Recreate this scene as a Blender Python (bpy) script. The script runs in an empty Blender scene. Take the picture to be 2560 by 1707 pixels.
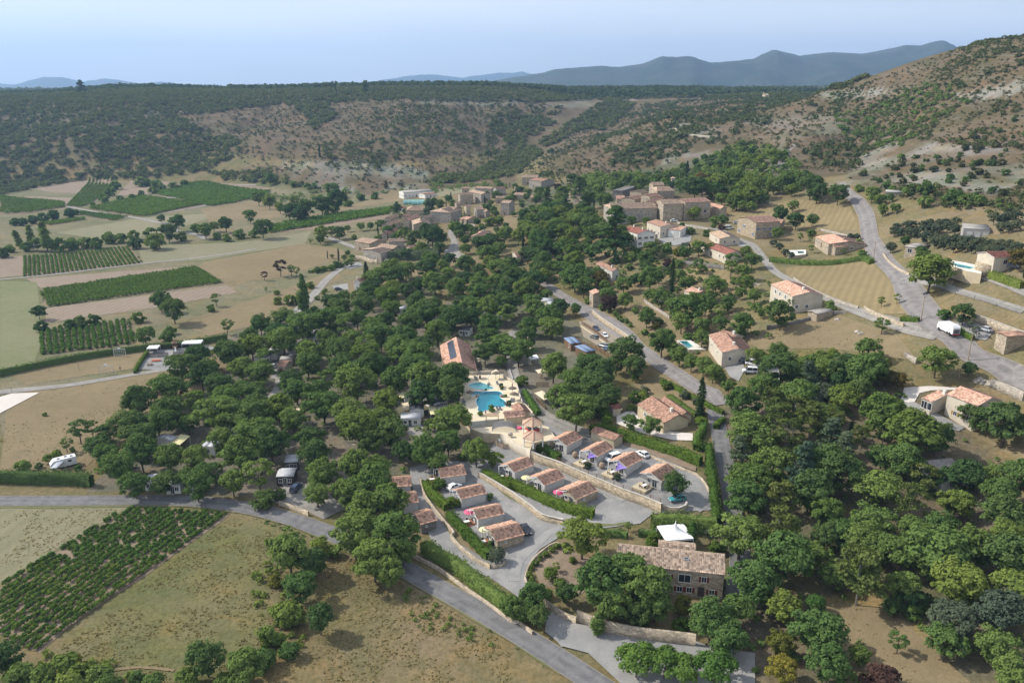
import bpy, bmesh, math, random
import numpy as np
from mathutils import Vector, Matrix
from mathutils.geometry import delaunay_2d_cdt
random.seed(7); RNG = np.random.default_rng(7)
SC = bpy.context.scene; COL = SC.collection
# ------------------------------------------------------------------ camera, sky, sun, exposure
FPX, CX, CY, HOR, ZC = 1991.0, 1280.0, 853.5, 226.0, 100.0
PITCH = math.atan((CY-HOR)/FPX)
cam = bpy.data.cameras.new('camera'); cam.sensor_width = 36; cam.lens = 36*FPX/2560
cam.clip_start = 1; cam.clip_end = 60000
camo = bpy.data.objects.new('camera', cam); COL.objects.link(camo)
camo.location = (0, 0, ZC); camo.rotation_euler = (math.pi/2-PITCH, 0, 0); SC.camera = camo
SUN_EL, SUN_AZ = math.radians(41), math.radians(-73)     # azimuth from +y (view direction), negative = left
w = bpy.data.worlds.new('World'); SC.world = w; w.use_nodes = True
nt = w.node_tree; nt.nodes.clear()
sky = nt.nodes.new('ShaderNodeTexSky'); sky.sky_type = 'NISHITA'; sky.sun_disc = False
sky.sun_elevation = SUN_EL; sky.sun_rotation = SUN_AZ
sky.altitude = 200; sky.air_density = 1.0; sky.dust_density = 2.2; sky.ozone_density = 2.5
bg = nt.nodes.new('ShaderNodeBackground'); bg.inputs[1].default_value = 0.142
tc = nt.nodes.new('ShaderNodeTexCoord'); mp = nt.nodes.new('ShaderNodeMapping'); mp.inputs['Scale'].default_value = (1.2, 1.2, 9)
nz = nt.nodes.new('ShaderNodeTexNoise'); nz.inputs['Scale'].default_value = 1.6; nz.inputs['Detail'].default_value = 5; nz.inputs['Roughness'].default_value = .55
rp = nt.nodes.new('ShaderNodeMapRange'); rp.inputs[1].default_value = .42; rp.inputs[2].default_value = .75; rp.inputs[3].default_value = .42; rp.inputs[4].default_value = .78
hz = nt.nodes.new('ShaderNodeMix'); hz.data_type = 'RGBA'; hz.inputs[7].default_value = (6.4, 6.5, 6.8, 1)
L = nt.links.new
L(tc.outputs['Generated'], mp.inputs[0]); L(mp.outputs[0], nz.inputs[0]); L(nz.outputs[0], rp.inputs[0])
sg = nt.nodes.new('ShaderNodeSeparateXYZ'); gr = nt.nodes.new('ShaderNodeMapRange'); gr.inputs[1].default_value = 0.; gr.inputs[2].default_value = .22; gr.inputs[3].default_value = .38; gr.inputs[4].default_value = 0.
mx_ = nt.nodes.new('ShaderNodeMath'); mx_.operation = 'ADD'; mx_.use_clamp = True
L(tc.outputs['Generated'], sg.inputs[0]); L(sg.outputs['Z'], gr.inputs[0]); L(gr.outputs[0], mx_.inputs[0]); L(rp.outputs[0], mx_.inputs[1]); L(mx_.outputs[0], hz.inputs[0]); L(sky.outputs[0], hz.inputs[6]); L(hz.outputs[2], bg.inputs[0])
o_ = nt.nodes.new('ShaderNodeOutputWorld'); L(bg.outputs[0], o_.inputs[0])
sd = bpy.data.lights.new('sun', 'SUN'); sd.energy = 4.2; sd.angle = math.radians(.55); sd.color = (1, .94, .84)
so = bpy.data.objects.new('sun', sd); COL.objects.link(so)
sdir = Vector((math.sin(SUN_AZ)*math.cos(SUN_EL), math.cos(SUN_AZ)*math.cos(SUN_EL), math.sin(SUN_EL)))
so.rotation_euler = (-sdir).to_track_quat('-Z', 'Y').to_euler(); so.location = (-300, 100, 600)
vs = SC.view_settings; vs.view_transform = 'Standard'; vs.look = 'None'; vs.exposure = 0.42; vs.gamma = 1; vs.use_curve_mapping = False
cy = SC.cycles
cy.max_bounces = 5; cy.diffuse_bounces = 2; cy.glossy_bounces = 2; cy.transmission_bounces = 3; cy.volume_bounces = 0; cy.transparent_max_bounces = 6
cy.volume_step_rate = 10; cy.caustics_reflective = False; cy.caustics_refractive = False; cy.use_denoising = True

# ------------------------------------------------------------------ pixels <-> world
def D(*p): return [(x*2560/2352, y*2560/2352) for x, y in p]              # whole photograph
def T(c, r, *p):                                                         # quarter-size tiles of it
    ox, oy = (c-1)*640, (100, 427, 853, 1280)[r-1]
    return [(ox+x/3.672, oy+y/3.672) for x, y in p]
def Z(ox, oy, *p): return [(ox+x/7.35, oy+y/7.35) for x, y in p]
cp, sp = math.cos(PITCH), math.sin(PITCH)
def rays(px):
    px = np.atleast_2d(np.asarray(px, float)); a = (px[:, 0]-CX)/FPX; b = (CY-px[:, 1])/FPX
    return np.stack([a, cp+b*sp, -sp+b*cp], 1)
def project(P):
    P = np.atleast_2d(np.asarray(P, float)); x, y, z = P[:, 0], P[:, 1], P[:, 2]-ZC
    d = y*cp-z*sp; u = y*sp+z*cp
    d = np.where(d < 1, 1, d)
    return np.stack([CX+FPX*x/d, CY-FPX*u/d], 1)

def vnoise(x, y, seed=0):
    xi, yi = np.floor(x).astype(np.int64), np.floor(y).astype(np.int64); fx, fy = x-xi, y-yi
    fx = fx*fx*(3-2*fx); fy = fy*fy*(3-2*fy)
    def h(a, b):
        n = (a*374761393+b*668265263+seed*974634777) & 0xffffffff
        n = ((n ^ (n >> 13))*1274126177) & 0xffffffff
        return ((n ^ (n >> 16)) & 0xffff)/65535.0
    return (h(xi, yi)*(1-fx)+h(xi+1, yi)*fx)*(1-fy)+(h(xi, yi+1)*(1-fx)+h(xi+1, yi+1)*fx)*fy
def fbm(x, y, o=4, seed=0):
    s, a, t = 0, 1, 0
    for i in range(o): s = s+a*vnoise(x*2**i, y*2**i, seed+i); t += a; a *= .5
    return s/t
def inpoly(px, poly):
    px = np.asarray(px, float); x, y = px[:, 0], px[:, 1]; r = np.zeros(len(px), bool); n = len(poly)
    for i in range(n):
        x1, y1 = poly[i]; x2, y2 = poly[(i+1) % n]
        if y1 == y2: continue
        c = ((y1 > y) != (y2 > y)) & (x < (x2-x1)*(y-y1)/(y2-y1)+x1); r ^= c
    return r

# ------------------------------------------------------------------ terrain heights: control points -> thin plate spline over (x/y, ln y)
CZ = [(0,1560,0),(600,1560,0),(1200,1560,0),(1400,1540,.5),(1700,1540,1.5),(2000,1560,4),(2350,1560,8),(-200,1400,0),(2550,1400,14),
(0,1300,0),(400,1300,0),(800,1250,0),(1150,1250,1),(1500,1350,2),(1700,1200,4),(2000,1300,6),(2350,1300,12),
(0,1100,0),(400,1100,0),(800,1100,1),(1150,1090,2.2),(1400,1120,4),(1600,1050,7),(1700,950,10),(2100,1050,14),(2350,1050,17),
(0,900,0),(400,900,0),(800,850,1),(1100,900,5),(1300,900,6),(1500,850,7.5),(1700,850,15),(2050,820,24),(2350,850,27),
(0,700,-1),(400,700,0),(800,700,1),(1100,750,3),(1300,750,5.5),(1500,700,14),(1800,700,24),(2000,700,28),(2350,700,38),
(0,550,-1),(400,550,0),(750,600,1),(1000,600,6),(1250,600,12),(1500,600,22),(1700,580,27),(2000,560,34),(2350,560,50),
(0,450,0),(400,450,0),(650,480,1),(800,480,3),(1000,500,12),(1180,480,16),(1350,500,22),(1500,490,30),(1650,480,32),(1850,470,38),(1980,480,41),
(0,415,2),(200,405,3),(500,412,3),(620,425,2),(750,440,2),(900,441,4),(1000,440,7),(1100,425,12),(1250,415,20),(-300,500,0),(-300,800,0),(2600,700,48)]
CD = [(0,262,1150),(200,262,1130),(400,250,1200),(-250,262,1150),(600,231,1280),(900,227,1280),(1200,226,1350),(0,300,1080),(200,300,1060),(400,310,1080),(0,360,980),(200,350,980),(400,350,1020),
(0,222,1750),(260,206,1560),(180,215,1500),(420,213,1700),(800,213,1900),(1200,213,2100),(1600,213,2200),(1900,212,2200),(-300,220,1700),
(1180,395,930),(1270,340,1080),(1440,262,1330),(1150,300,1190),(1000,330,1020),(800,330,990),(600,330,1010),(700,380,890),(850,380,880),(980,385,900),(800,280,1130),(1000,280,1140),(600,280,1150),
(1250,372,900),(1400,330,900),(1500,290,950),(1600,255,1060),(1700,236,1160),(1500,236,1420),(1420,420,668),(1600,400,690),(1600,330,800),(1700,300,810),(1750,260,900),
(1800,350,610),(1850,300,700),(1900,250,800),(1930,222,900),(1960,410,480),(2352,480,330),(2352,400,400),(2352,300,480),(2352,200,560),
(1914,201,880),(1976,184,830),(2064,165,770),(2139,151,730),(2194,138,700),(2252,123,670),(2339,103,640),(2500,60,600),(2550,300,430),
(2000,350,600),(2000,280,700),(2150,400,430),(2150,300,550),(2150,200,660),(2100,470,380)]
CW = [(-1.2,30,0),(0,30,0),(1.2,30,12),(-1,4000,88),(-.4,4000,88),(0,4000,90),(.4,4000,92),(1,4000,92),(-1,20000,60),(0,20000,60),(1,20000,60),
(.35,1300,93),(.5,1150,96),(.65,1050,98),(1,1000,105),(.9,450,95),(1.0,250,55),(-1,1300,80),(-1,900,5),(-1,400,0),(.5,2200,93),(-.6,2600,90),(0,2900,91)]
cu, cv, cz = [], [], []
for x, y, z in CZ:
    d = rays(D((x, y)))[0]; t = (z-ZC)/d[2]; X, Y = d[0]*t, d[1]*t; cu.append(X/Y); cv.append(math.log(Y)); cz.append(z)
for x, y, r in CD:
    d = rays(D((x, y)))[0]; t = r/d[1]; cu.append(d[0]/d[1]); cv.append(math.log(r)); cz.append(ZC+d[2]*t)
for u, y, z in CW: cu.append(u); cv.append(math.log(y)); cz.append(z)
cu, cv, cz = map(np.array, (cu, cv, cz)); SU = 1.6
def tps_k(a, b, c, d):
    r2 = ((a[:, None]-c[None])*SU)**2+(b[:, None]-d[None])**2
    return .5*r2*np.log(r2+1e-9)
n_ = len(cz); K = tps_k(cu, cv, cu, cv)+np.eye(n_)*2e-4; Pm = np.stack([np.ones(n_), cu, cv], 1)
sol = np.linalg.solve(np.block([[K, Pm], [Pm.T, np.zeros((3, 3))]]), np.concatenate([cz, np.zeros(3)]))
NU, NV = 400, 560; U0, U1, V0, V1 = -1.15, 1.15, math.log(35), math.log(19000)
gu, gv = np.linspace(U0, U1, NU), np.linspace(V0, V1, NV)
GU, GV = np.meshgrid(gu, gv)
fu, fv = GU.ravel(), GV.ravel(); HH = np.empty(NU*NV)
for s in range(0, NU*NV, 20000):
    e = s+20000; HH[s:e] = tps_k(fu[s:e], fv[s:e], cu, cv) @ sol[:n_]+sol[n_]+sol[n_+1]*fu[s:e]+sol[n_+2]*fv[s:e]
YY = np.exp(fv); XX = fu*YY
Zs = np.clip(HH, -3, 140)
PXg = project(np.stack([XX, YY, Zs], 1))                                   # where each terrain vertex stands in the photograph
# relief on the hills only
slope_mask = np.clip((Zs-14)/25, 0, 1)*np.clip((YY-380)/250, 0, 1)*(Zs < 135)
far = np.clip((3200-YY)/1000, 0, 1)
rel = (fbm(XX/90, YY/90, 4, 3)-.5)*11+(fbm(XX/25, YY/25, 3, 9)-.5)*4
rel2 = -np.abs(vnoise(XX/38+1.5*vnoise(XX/80, YY/80, 5), YY/160, 21)-.5)*9+2
edge = np.clip((97-Zs)/30, .12, 1)
Zs = Zs+(rel*edge+rel2*2.2*np.clip((94-Zs)/25, 0, 1)*np.clip((Zs-10)/20, 0, 1))*slope_mask*far*.8
terr = (PXg[:, 0] > 1240) & (PXg[:, 0] < 2150) & (YY > 560) & (YY < 1250)
tz = Zs/4.2+.8*vnoise(XX/60, YY/60, 33); st = (np.floor(tz)+np.clip((tz-np.floor(tz)-.55)/.25, 0, 1))-tz
Zs = Zs+np.where(terr, st*4.2*.75*np.clip((Zs-40)/15, 0, 1), 0)
Zs = Zs+(fbm(XX/330, YY/330, 3, 91)-.47)*14*np.clip((Zs-84)/10, 0, 1)*np.clip((YY-1350)/300, 0, 1)*np.clip((5000-YY)/1500, 0, 1)
bad = inpoly(PXg, D((600,372),(760,362),(1010,385),(1010,447),(820,447),(690,432),(600,418)))
Zs = Zs+np.where(bad, (np.abs(vnoise(XX/16+fbm(XX/30, YY/30, 2, 71), YY/90, 70)-.5)*11-2.5)*np.clip((Zs-3)/6, 0, 1), 0)
ZG = Zs.reshape(NV, NU)
def Hs(x, y):
    x, y = np.asarray(x, float), np.maximum(np.asarray(y, float), 36)
    a = np.clip((x/y-U0)/(U1-U0)*(NU-1), 0, NU-1.001); b = np.clip((np.log(y)-V0)/(V1-V0)*(NV-1), 0, NV-1.001)
    i, j = a.astype(int), b.astype(int); fa, fb = a-i, b-j
    return (ZG[j, i]*(1-fa)+ZG[j, i+1]*fa)*(1-fb)+(ZG[j+1, i]*(1-fa)+ZG[j+1, i+1]*fa)*fb
def H(x, y): return float(Hs(x, y))
YSTEP = np.exp(np.linspace(math.log(60), math.log(9000), 600))
def hits(px, h=0.0):
    """ground points (raised by h) seen at these pixels"""
    d = rays(px); d = d/d[:, 1:2]; n = len(d); ys = YSTEP
    below = ZC+d[:, 2:3]*ys[None] < Hs(d[:, 0:1]*ys[None], np.repeat(ys[None], n, 0))+h
    k = np.where(below.any(1), below.argmax(1), len(ys)-1); lo, hi = ys[np.maximum(k-1, 0)].copy(), ys[k].copy()
    for _ in range(14):
        m = (lo+hi)/2; b = ZC+d[:, 2]*m < Hs(d[:, 0]*m, m)+h; hi = np.where(b, m, hi); lo = np.where(b, lo, m)
    x, y = d[:, 0]*hi, hi
    return np.stack([x, y, Hs(x, y)], 1)
def at(p, h=0.0): return Vector(hits([p], h)[0])
def atz(p, z):
    d = rays([p])[0]; t = (z-ZC)/d[2]; return Vector((d[0]*t, d[1]*t, z))
def slant(P): return math.sqrt(P[0]**2+P[1]**2+(P[2]-ZC)**2)

# ------------------------------------------------------------------ scene helpers
def tag(o, label=None, cat=None, group=None, kind=None):
    if label: o['label'] = label
    if cat: o['category'] = cat
    if group: o['group'] = group
    if kind: o['kind'] = kind
    return o
def empty(name, loc=(0, 0, 0), rz=0, sc=1):
    o = bpy.data.objects.new(name, None); o.location = loc; o.rotation_euler = (0, 0, rz); o.empty_display_size = .3
    o.scale = (sc, sc, sc) if not hasattr(sc, '__len__') else sc
    COL.objects.link(o); return o
def link(name, me, parent=None):
    o = bpy.data.objects.new(name, me); COL.objects.link(o)
    if parent: o.parent = parent
    return o
def copy_tree(o, parent=None):
    c = o.copy(); COL.objects.link(c); c.parent = parent
    for ch in list(o.children): copy_tree(ch, c)
    return c
def np_mesh(name, V, F, mats, mi=None, smooth=False, uv=None, attr=None):
    """V (n,3), F (m,k) faces all of k corners"""
    V = np.asarray(V, np.float32); F = np.asarray(F, np.int32); me = bpy.data.meshes.new(name)
    m, k = F.shape; me.vertices.add(len(V)); me.vertices.foreach_set('co', V.ravel())
    me.loops.add(m*k); me.loops.foreach_set('vertex_index', F.ravel())
    me.polygons.add(m); me.polygons.foreach_set('loop_start', np.arange(0, m*k, k, dtype=np.int32))
    if mi is not None: me.polygons.foreach_set('material_index', np.asarray(mi, np.int32))
    if smooth: me.polygons.foreach_set('use_smooth', np.ones(m, bool))
    for x in (mats if isinstance(mats, (list, tuple)) else [mats]): me.materials.append(x)
    me.update(calc_edges=True)
    if uv is not None:
        l = me.uv_layers.new(name='uv'); l.data.foreach_set('uv', np.asarray(uv, np.float32)[F.ravel()].ravel())
    if attr is not None:
        for nm, a in attr.items():
            at_ = me.attributes.new(nm, 'FLOAT_COLOR', 'POINT'); at_.data.foreach_set('color', np.asarray(a, np.float32).ravel())
    me.validate(); return me
class MB:
    def __init__(s): s.v, s.f, s.m = [], [], []
    def add(s, vs, fs, m=0):
        b = len(s.v); s.v += [tuple(v) for v in vs]; s.f += [tuple(b+i for i in f) for f in fs]; s.m += [m]*len(fs); return s
    def box(s, x0, y0, z0, x1, y1, z1, m=0, M=None):
        vs = [Vector(v) for v in ((x0,y0,z0),(x1,y0,z0),(x1,y1,z0),(x0,y1,z0),(x0,y0,z1),(x1,y0,z1),(x1,y1,z1),(x0,y1,z1))]
        if M is not None: vs = [M @ v for v in vs]
        return s.add(vs, [(3,2,1,0),(4,5,6,7),(0,1,5,4),(1,2,6,5),(2,3,7,6),(3,0,4,7)], m)
    def bar(s, a, b, r=.05, m=0, n=4, r2=None):
        a, b = Vector(a), Vector(b); d = (b-a); r2 = r if r2 is None else r2
        if d.length < 1e-6: return s
        q = d.to_track_quat('Z', 'Y'); vs = []
        for p, rr in ((a, r), (b, r2)):
            for k in range(n):
                t = 2*math.pi*(k+.5)/n; vs.append(p+q @ Vector((rr*math.cos(t), rr*math.sin(t), 0)))
        return s.add(vs, [tuple(range(n-1, -1, -1)), tuple(range(n, 2*n))]+[(k, (k+1) % n, n+(k+1) % n, n+k) for k in range(n)], m)
    def lathe(s, prof, n=12, c=(0, 0, 0), m=0, cap=True):
        vs = [(c[0]+r*math.cos(2*math.pi*k/n), c[1]+r*math.sin(2*math.pi*k/n), c[2]+z) for r, z in prof for k in range(n)]
        fs = [(i*n+k, i*n+(k+1) % n, (i+1)*n+(k+1) % n, (i+1)*n+k) for i in range(len(prof)-1) for k in range(n)]
        if cap: fs += [tuple(range(n-1, -1, -1)), tuple(range((len(prof)-1)*n, len(prof)*n))]
        return s.add(vs, fs, m)
    def build(s, name, mats, parent=None, smooth=False, loc=None):
        me = bpy.data.meshes.new(name); me.from_pydata(s.v, [], s.f)
        for x in (mats if isinstance(mats, (list, tuple)) else [mats]): me.materials.append(x)
        me.polygons.foreach_set('material_index', np.array(s.m, np.int32))
        if smooth: me.polygons.foreach_set('use_smooth', np.ones(len(s.f), bool))
        me.update(); o = link(name, me, parent)
        if loc is not None: o.location = loc
        return o

# ------------------------------------------------------------------ materials
def newmat(name):
    m = bpy.data.materials.new(name); m.use_nodes = True; t = m.node_tree; t.nodes.clear()
    out = t.nodes.new('ShaderNodeOutputMaterial'); return m, t, out
def nd(t, typ, **kw):
    n = t.nodes.new(typ)
    for k, v in kw.items():
        if k.startswith('i'): n.inputs[int(k[1:])].default_value = v
        else: setattr(n, k, v)
    return n
def c4(c): return (c[0], c[1], c[2], 1)
def mixc(t, fac, a, b, typ='MIX'):
    n = t.nodes.new('ShaderNodeMix'); n.data_type = 'RGBA'; n.blend_type = typ
    for i, s in ((0, fac), (6, a), (7, b)):
        if hasattr(s, 'is_linked') or hasattr(s, 'links'): t.links.new(s, n.inputs[i])
        else: n.inputs[i].default_value = s if i == 0 else c4(s)
    return n.outputs[2]
def noise(t, scale, det=4, rough=.55, vec=None, dist=0):
    n = nd(t, 'ShaderNodeTexNoise'); n.inputs['Scale'].default_value = scale; n.inputs['Detail'].default_value = det
    n.inputs['Roughness'].default_value = rough; n.inputs['Distortion'].default_value = dist
    if vec is None: vec = nd(t, 'ShaderNodeNewGeometry').outputs['Position']
    t.links.new(vec, n.inputs['Vector']); return n.outputs['Fac']
def ramp(t, fac, lo, hi, a=0., b=1.):
    n = nd(t, 'ShaderNodeMapRange', i1=lo, i2=hi, i3=a, i4=b); t.links.new(fac, n.inputs[0]); return n.outputs[0]
def mathn(t, op, a, b):
    n = nd(t, 'ShaderNodeMath', operation=op)
    for i, s in ((0, a), (1, b)):
        if hasattr(s, 'links'): t.links.new(s, n.inputs[i])
        else: n.inputs[i].default_value = s
    return n.outputs[0]
def surf(t, out, col, rough=.9, bump=None, bstr=.4, bdist=.1, spec=.2, metal=0):
    b = nd(t, 'ShaderNodeBsdfPrincipled'); b.inputs['Roughness'].default_value = rough
    b.inputs['Specular IOR Level'].default_value = spec; b.inputs['Metallic'].default_value = metal
    if hasattr(col, 'links'): t.links.new(col, b.inputs['Base Color'])
    else: b.inputs['Base Color'].default_value = c4(col)
    if bump is not None:
        bn = nd(t, 'ShaderNodeBump'); bn.inputs['Strength'].default_value = bstr; bn.inputs['Distance'].default_value = bdist
        t.links.new(bump, bn.inputs['Height']); t.links.new(bn.outputs[0], b.inputs['Normal'])
    t.links.new(b.outputs[0], out.inputs[0]); return b
_mc = {}
def plain(name, c, rough=.7, var=.25, scale=1.5, spec=.25, metal=0):
    """painted, rendered or woven surfaces: colour with wear"""
    if name in _mc: return _mc[name]
    m, t, out = newmat(name); f = noise(t, scale, 5, .6); g = noise(t, scale*6, 3)
    c2 = tuple(x*(1-var) for x in c); c3 = tuple(min(1, x*(1+var*.5)) for x in c)
    col = mixc(t, ramp(t, f, .35, .7), c2, c3); col = mixc(t, ramp(t, g, .3, .8, 0, var), col, tuple(x*.6 for x in c))
    surf(t, out, col, rough, spec=spec, metal=metal); _mc[name] = m; return m
def leafmat(name, c1, c2, c3=None, sc=.25):
    if name in _mc: return _mc[name]
    m, t, out = newmat(name); oi = nd(t, 'ShaderNodeObjectInfo')
    f = noise(t, sc, 3, .6); g = noise(t, 2.6, 2, .6)
    col = mixc(t, ramp(t, f, .35, .65), c1, c2)
    col = mixc(t, ramp(t, g, .35, .7), col, c3 or tuple(x*1.35 for x in c2))
    col = mixc(t, oi.outputs['Random'], mixc(t, 1., col, (.72, .8, .8), 'MULTIPLY'), mixc(t, 1., col, (1.3, 1.16, 1.0), 'MULTIPLY'))
    a = nd(t, 'ShaderNodeBsdfDiffuse'); b = nd(t, 'ShaderNodeBsdfTranslucent'); mx = nd(t, 'ShaderNodeMixShader', i0=.28)
    t.links.new(col, a.inputs[0]); t.links.new(mixc(t, 1., col, (1.1, 1.2, .7), 'MULTIPLY'), b.inputs[0])
    t.links.new(a.outputs[0], mx.inputs[1]); t.links.new(b.outputs[0], mx.inputs[2]); t.links.new(mx.outputs[0], out.inputs[0])
    _mc[name] = m; return m
def groundmat(name, c1, c2, c3, s1=.03, s2=.4, fine=3., stripes=None, amt=.5, bstr=.5):
    if name in _mc: return _mc[name]
    m, t, out = newmat(name); a = noise(t, s1, 5, .6, dist=.4); b = noise(t, s2, 5, .65); c = noise(t, fine, 4, .7)
    col = mixc(t, ramp(t, a, .38, .62), c1, c2); col = mixc(t, ramp(t, b, .45, .72, 0, .8), col, c3)
    col = mixc(t, ramp(t, c, .35, .75, 0, amt), col, tuple(x*.5 for x in c1))
    if stripes:
        ang, per, ds = stripes; geo = nd(t, 'ShaderNodeNewGeometry'); mp = nd(t, 'ShaderNodeMapping'); mp.inputs['Rotation'].default_value = (0, 0, ang)
        t.links.new(geo.outputs['Position'], mp.inputs[0]); wv = nd(t, 'ShaderNodeTexWave'); wv.inputs['Scale'].default_value = math.pi*2/20/per*1.0
        wv.inputs['Distortion'].default_value = .8; wv.inputs['Detail Scale'].default_value = .3; t.links.new(mp.outputs[0], wv.inputs[0])
        col = mixc(t, ramp(t, wv.outputs['Fac'], 0, 1, 0, ds), col, tuple(x*.55 for x in c2))
    surf(t, out, col, .95, c, bstr, .25, spec=.1); _mc[name] = m; return m
# ------------------------------------------------------------------ terrain sheet
TAN, TAN2, OLIVE = (.185, .15, .088), (.24, .19, .12), (.15, .15, .08)
SCRUB, ROCK, FLOOR, CAMP = (.132, .101, .069), (.27, .262, .255), (.075, .075, .045), (.17, .15, .125)
gc = np.tile(np.array(TAN), (NU*NV, 1)); PXg = project(np.stack([XX, YY, Zs], 1))
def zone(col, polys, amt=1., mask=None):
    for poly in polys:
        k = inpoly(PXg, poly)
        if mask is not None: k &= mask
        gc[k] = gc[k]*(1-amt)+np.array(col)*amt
hill = (YY > 500) & (Zs > 24)
gc[hill] = SCRUB
zone((.185,.165,.11), [D((0,420),(1000,430),(1000,700),(0,1000))])
zone(OLIVE, [D((0,1160),(290,1160),(0,1345)), D((0,640),(90,640),(100,770),(75,840),(0,872)), D((315,567),(700,540),(690,592),(340,606))], .8)
zone((.17,.15,.08), [D((130,1480),(520,1190),(640,1200),(600,1568),(0,1568))])
zone((.2,.155,.095), [D((640,1400),(760,1280),(900,1300),(1200,1480),(1400,1600),(560,1600))])
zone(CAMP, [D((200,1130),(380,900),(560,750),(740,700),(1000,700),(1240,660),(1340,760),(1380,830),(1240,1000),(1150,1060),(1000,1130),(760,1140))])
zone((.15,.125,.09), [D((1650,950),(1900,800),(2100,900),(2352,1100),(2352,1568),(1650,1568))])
zone((.29,.205,.125), [D((1890,1370),(2000,1360),(2120,1420),(2200,1568),(2000,1568))])
zone((.2,.165,.1), [D((1660,470),(1850,455),(2150,560),(2352,600),(2352,850),(1700,800),(1240,640),(1240,560))], .8)
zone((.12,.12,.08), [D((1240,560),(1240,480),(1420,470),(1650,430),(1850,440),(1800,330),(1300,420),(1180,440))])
zone(SCRUB, [D((500,392),(620,385),(1180,380),(1190,430),(1100,432),(1000,446),(800,446),(690,432),(600,415))])
zone((.12,.125,.06), [D((490,395),(620,402),(700,436),(640,436),(560,420))], .7)
zone(SCRUB, [D((1940,200),(2352,80),(2600,60),(2600,490),(2352,485),(2200,470),(2060,455),(1960,420),(1880,300))])
# rock: cliffs and gullies on steep ground
gz = ZG; dzu = np.gradient(gz, axis=1)/(gu[1]-gu[0])/YY.reshape(NV, NU); dzv = np.gradient(gz, axis=0)/(gv[1]-gv[0])/YY.reshape(NV, NU)
slp = np.sqrt(dzu**2+dzv**2).ravel()
rn = fbm(XX/30, YY/60, 4, 50)
rk = np.zeros(NU*NV)
for poly, a in ((D((640,375),(760,368),(900,375),(985,392),(985,445),(820,445),(700,428)), .85), (D((200,250),(420,255),(400,270),(0,285),(0,262)), .5), (D((860,225),(1460,228),(1440,250),(1200,245),(900,238)), .45), (D((1700,270),(1950,262),(1960,300),(1780,330)), .35),
        (T(4,1,(660,1310),(830,1080),(1100,950),(1350,920),(1700,960),(2350,1020),(2352,1300),(2100,1420),(1500,1330)), .72),
        (T(4,1,(60,520),(300,490),(900,470),(1250,450),(1500,480),(1200,500),(700,520)), .9), (T(4,1,(1700,520),(2352,370),(2352,480),(1900,560)), .8),
        (T(3,1,(1330,1130),(1450,1050),(1900,1020),(1850,1110),(1600,1140)), .7), (T(3,1,(1520,760),(1600,740),(2000,850),(1880,880),(1560,850)), .6),
        (T(1,1,(0,680),(700,690),(900,740),(600,790),(0,800)), .4)):
    k = inpoly(PXg, poly); rk[k] = np.maximum(rk[k], np.clip((rn[k]-(.40 if a < .7 else .30))*5, 0, 1)*a)
gc = gc*(1-rk[:, None])+np.array(ROCK)*rk[:, None]
gc[YY > 1500] = (.07, .09, .045)
F = (np.arange(NV-1)[:, None]*NU+np.arange(NU-1)[None]).ravel(); F = np.stack([F, F+1, F+NU+1, F+NU], 1)
m, t, out = newmat('ground'); atn = nd(t, 'ShaderNodeAttribute', attribute_name='soil'); col = atn.outputs['Color']
n1 = noise(t, .022, 6, .62, dist=.5); n2 = noise(t, .13, 5, .65); n5 = noise(t, .055, 5, .7, dist=1.2); n6 = noise(t, .35, 5, .7); n3 = noise(t, 1.1, 5, .72)
geo = nd(t, 'ShaderNodeNewGeometry'); mpn = nd(t, 'ShaderNodeMapping'); mpn.inputs['Scale'].default_value = (.03, .03, .55); t.links.new(geo.outputs['Position'], mpn.inputs[0])
n4 = noise(t, 1., 4, .6, vec=mpn.outputs[0])
col = mixc(t, ramp(t, n1, .4, .62, 0, .75), col, mixc(t, 1., col, (.62, .78, .55), 'MULTIPLY'))
col = mixc(t, ramp(t, n2, .42, .7, 0, .8), col, mixc(t, 1., col, (1.35, 1.22, 1.1), 'MULTIPLY'))
col = mixc(t, ramp(t, n5, .5, .66, 0, .55), col, mixc(t, 1., col, (1.28, 1.0, .72), 'MULTIPLY')); col = mixc(t, ramp(t, n6, .48, .66, 0, .5), col, mixc(t, 1., col, (.55, .62, .42), 'MULTIPLY'))
col = mixc(t, ramp(t, n3, .42, .72, 0, .75), col, mixc(t, 1., col, (.45, .5, .42), 'MULTIPLY'))
sepz = nd(t, 'ShaderNodeSeparateXYZ'); t.links.new(geo.outputs['Position'], sepz.inputs[0])
hm = ramp(t, sepz.outputs['Z'], 20, 45, 0, 1)
col = mixc(t, mathn(t, 'MULTIPLY', ramp(t, n4, .52, .75, 0, .35), hm), col, (.26, .24, .21))
surf(t, out, col, .97, mathn(t, 'ADD', n3, n4), .6, .5, spec=.08)
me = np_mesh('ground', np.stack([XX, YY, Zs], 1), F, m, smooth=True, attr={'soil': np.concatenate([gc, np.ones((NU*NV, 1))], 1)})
tag(link('ground', me), 'dry valley floor rising to scrubby limestone hills', kind='structure')

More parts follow.
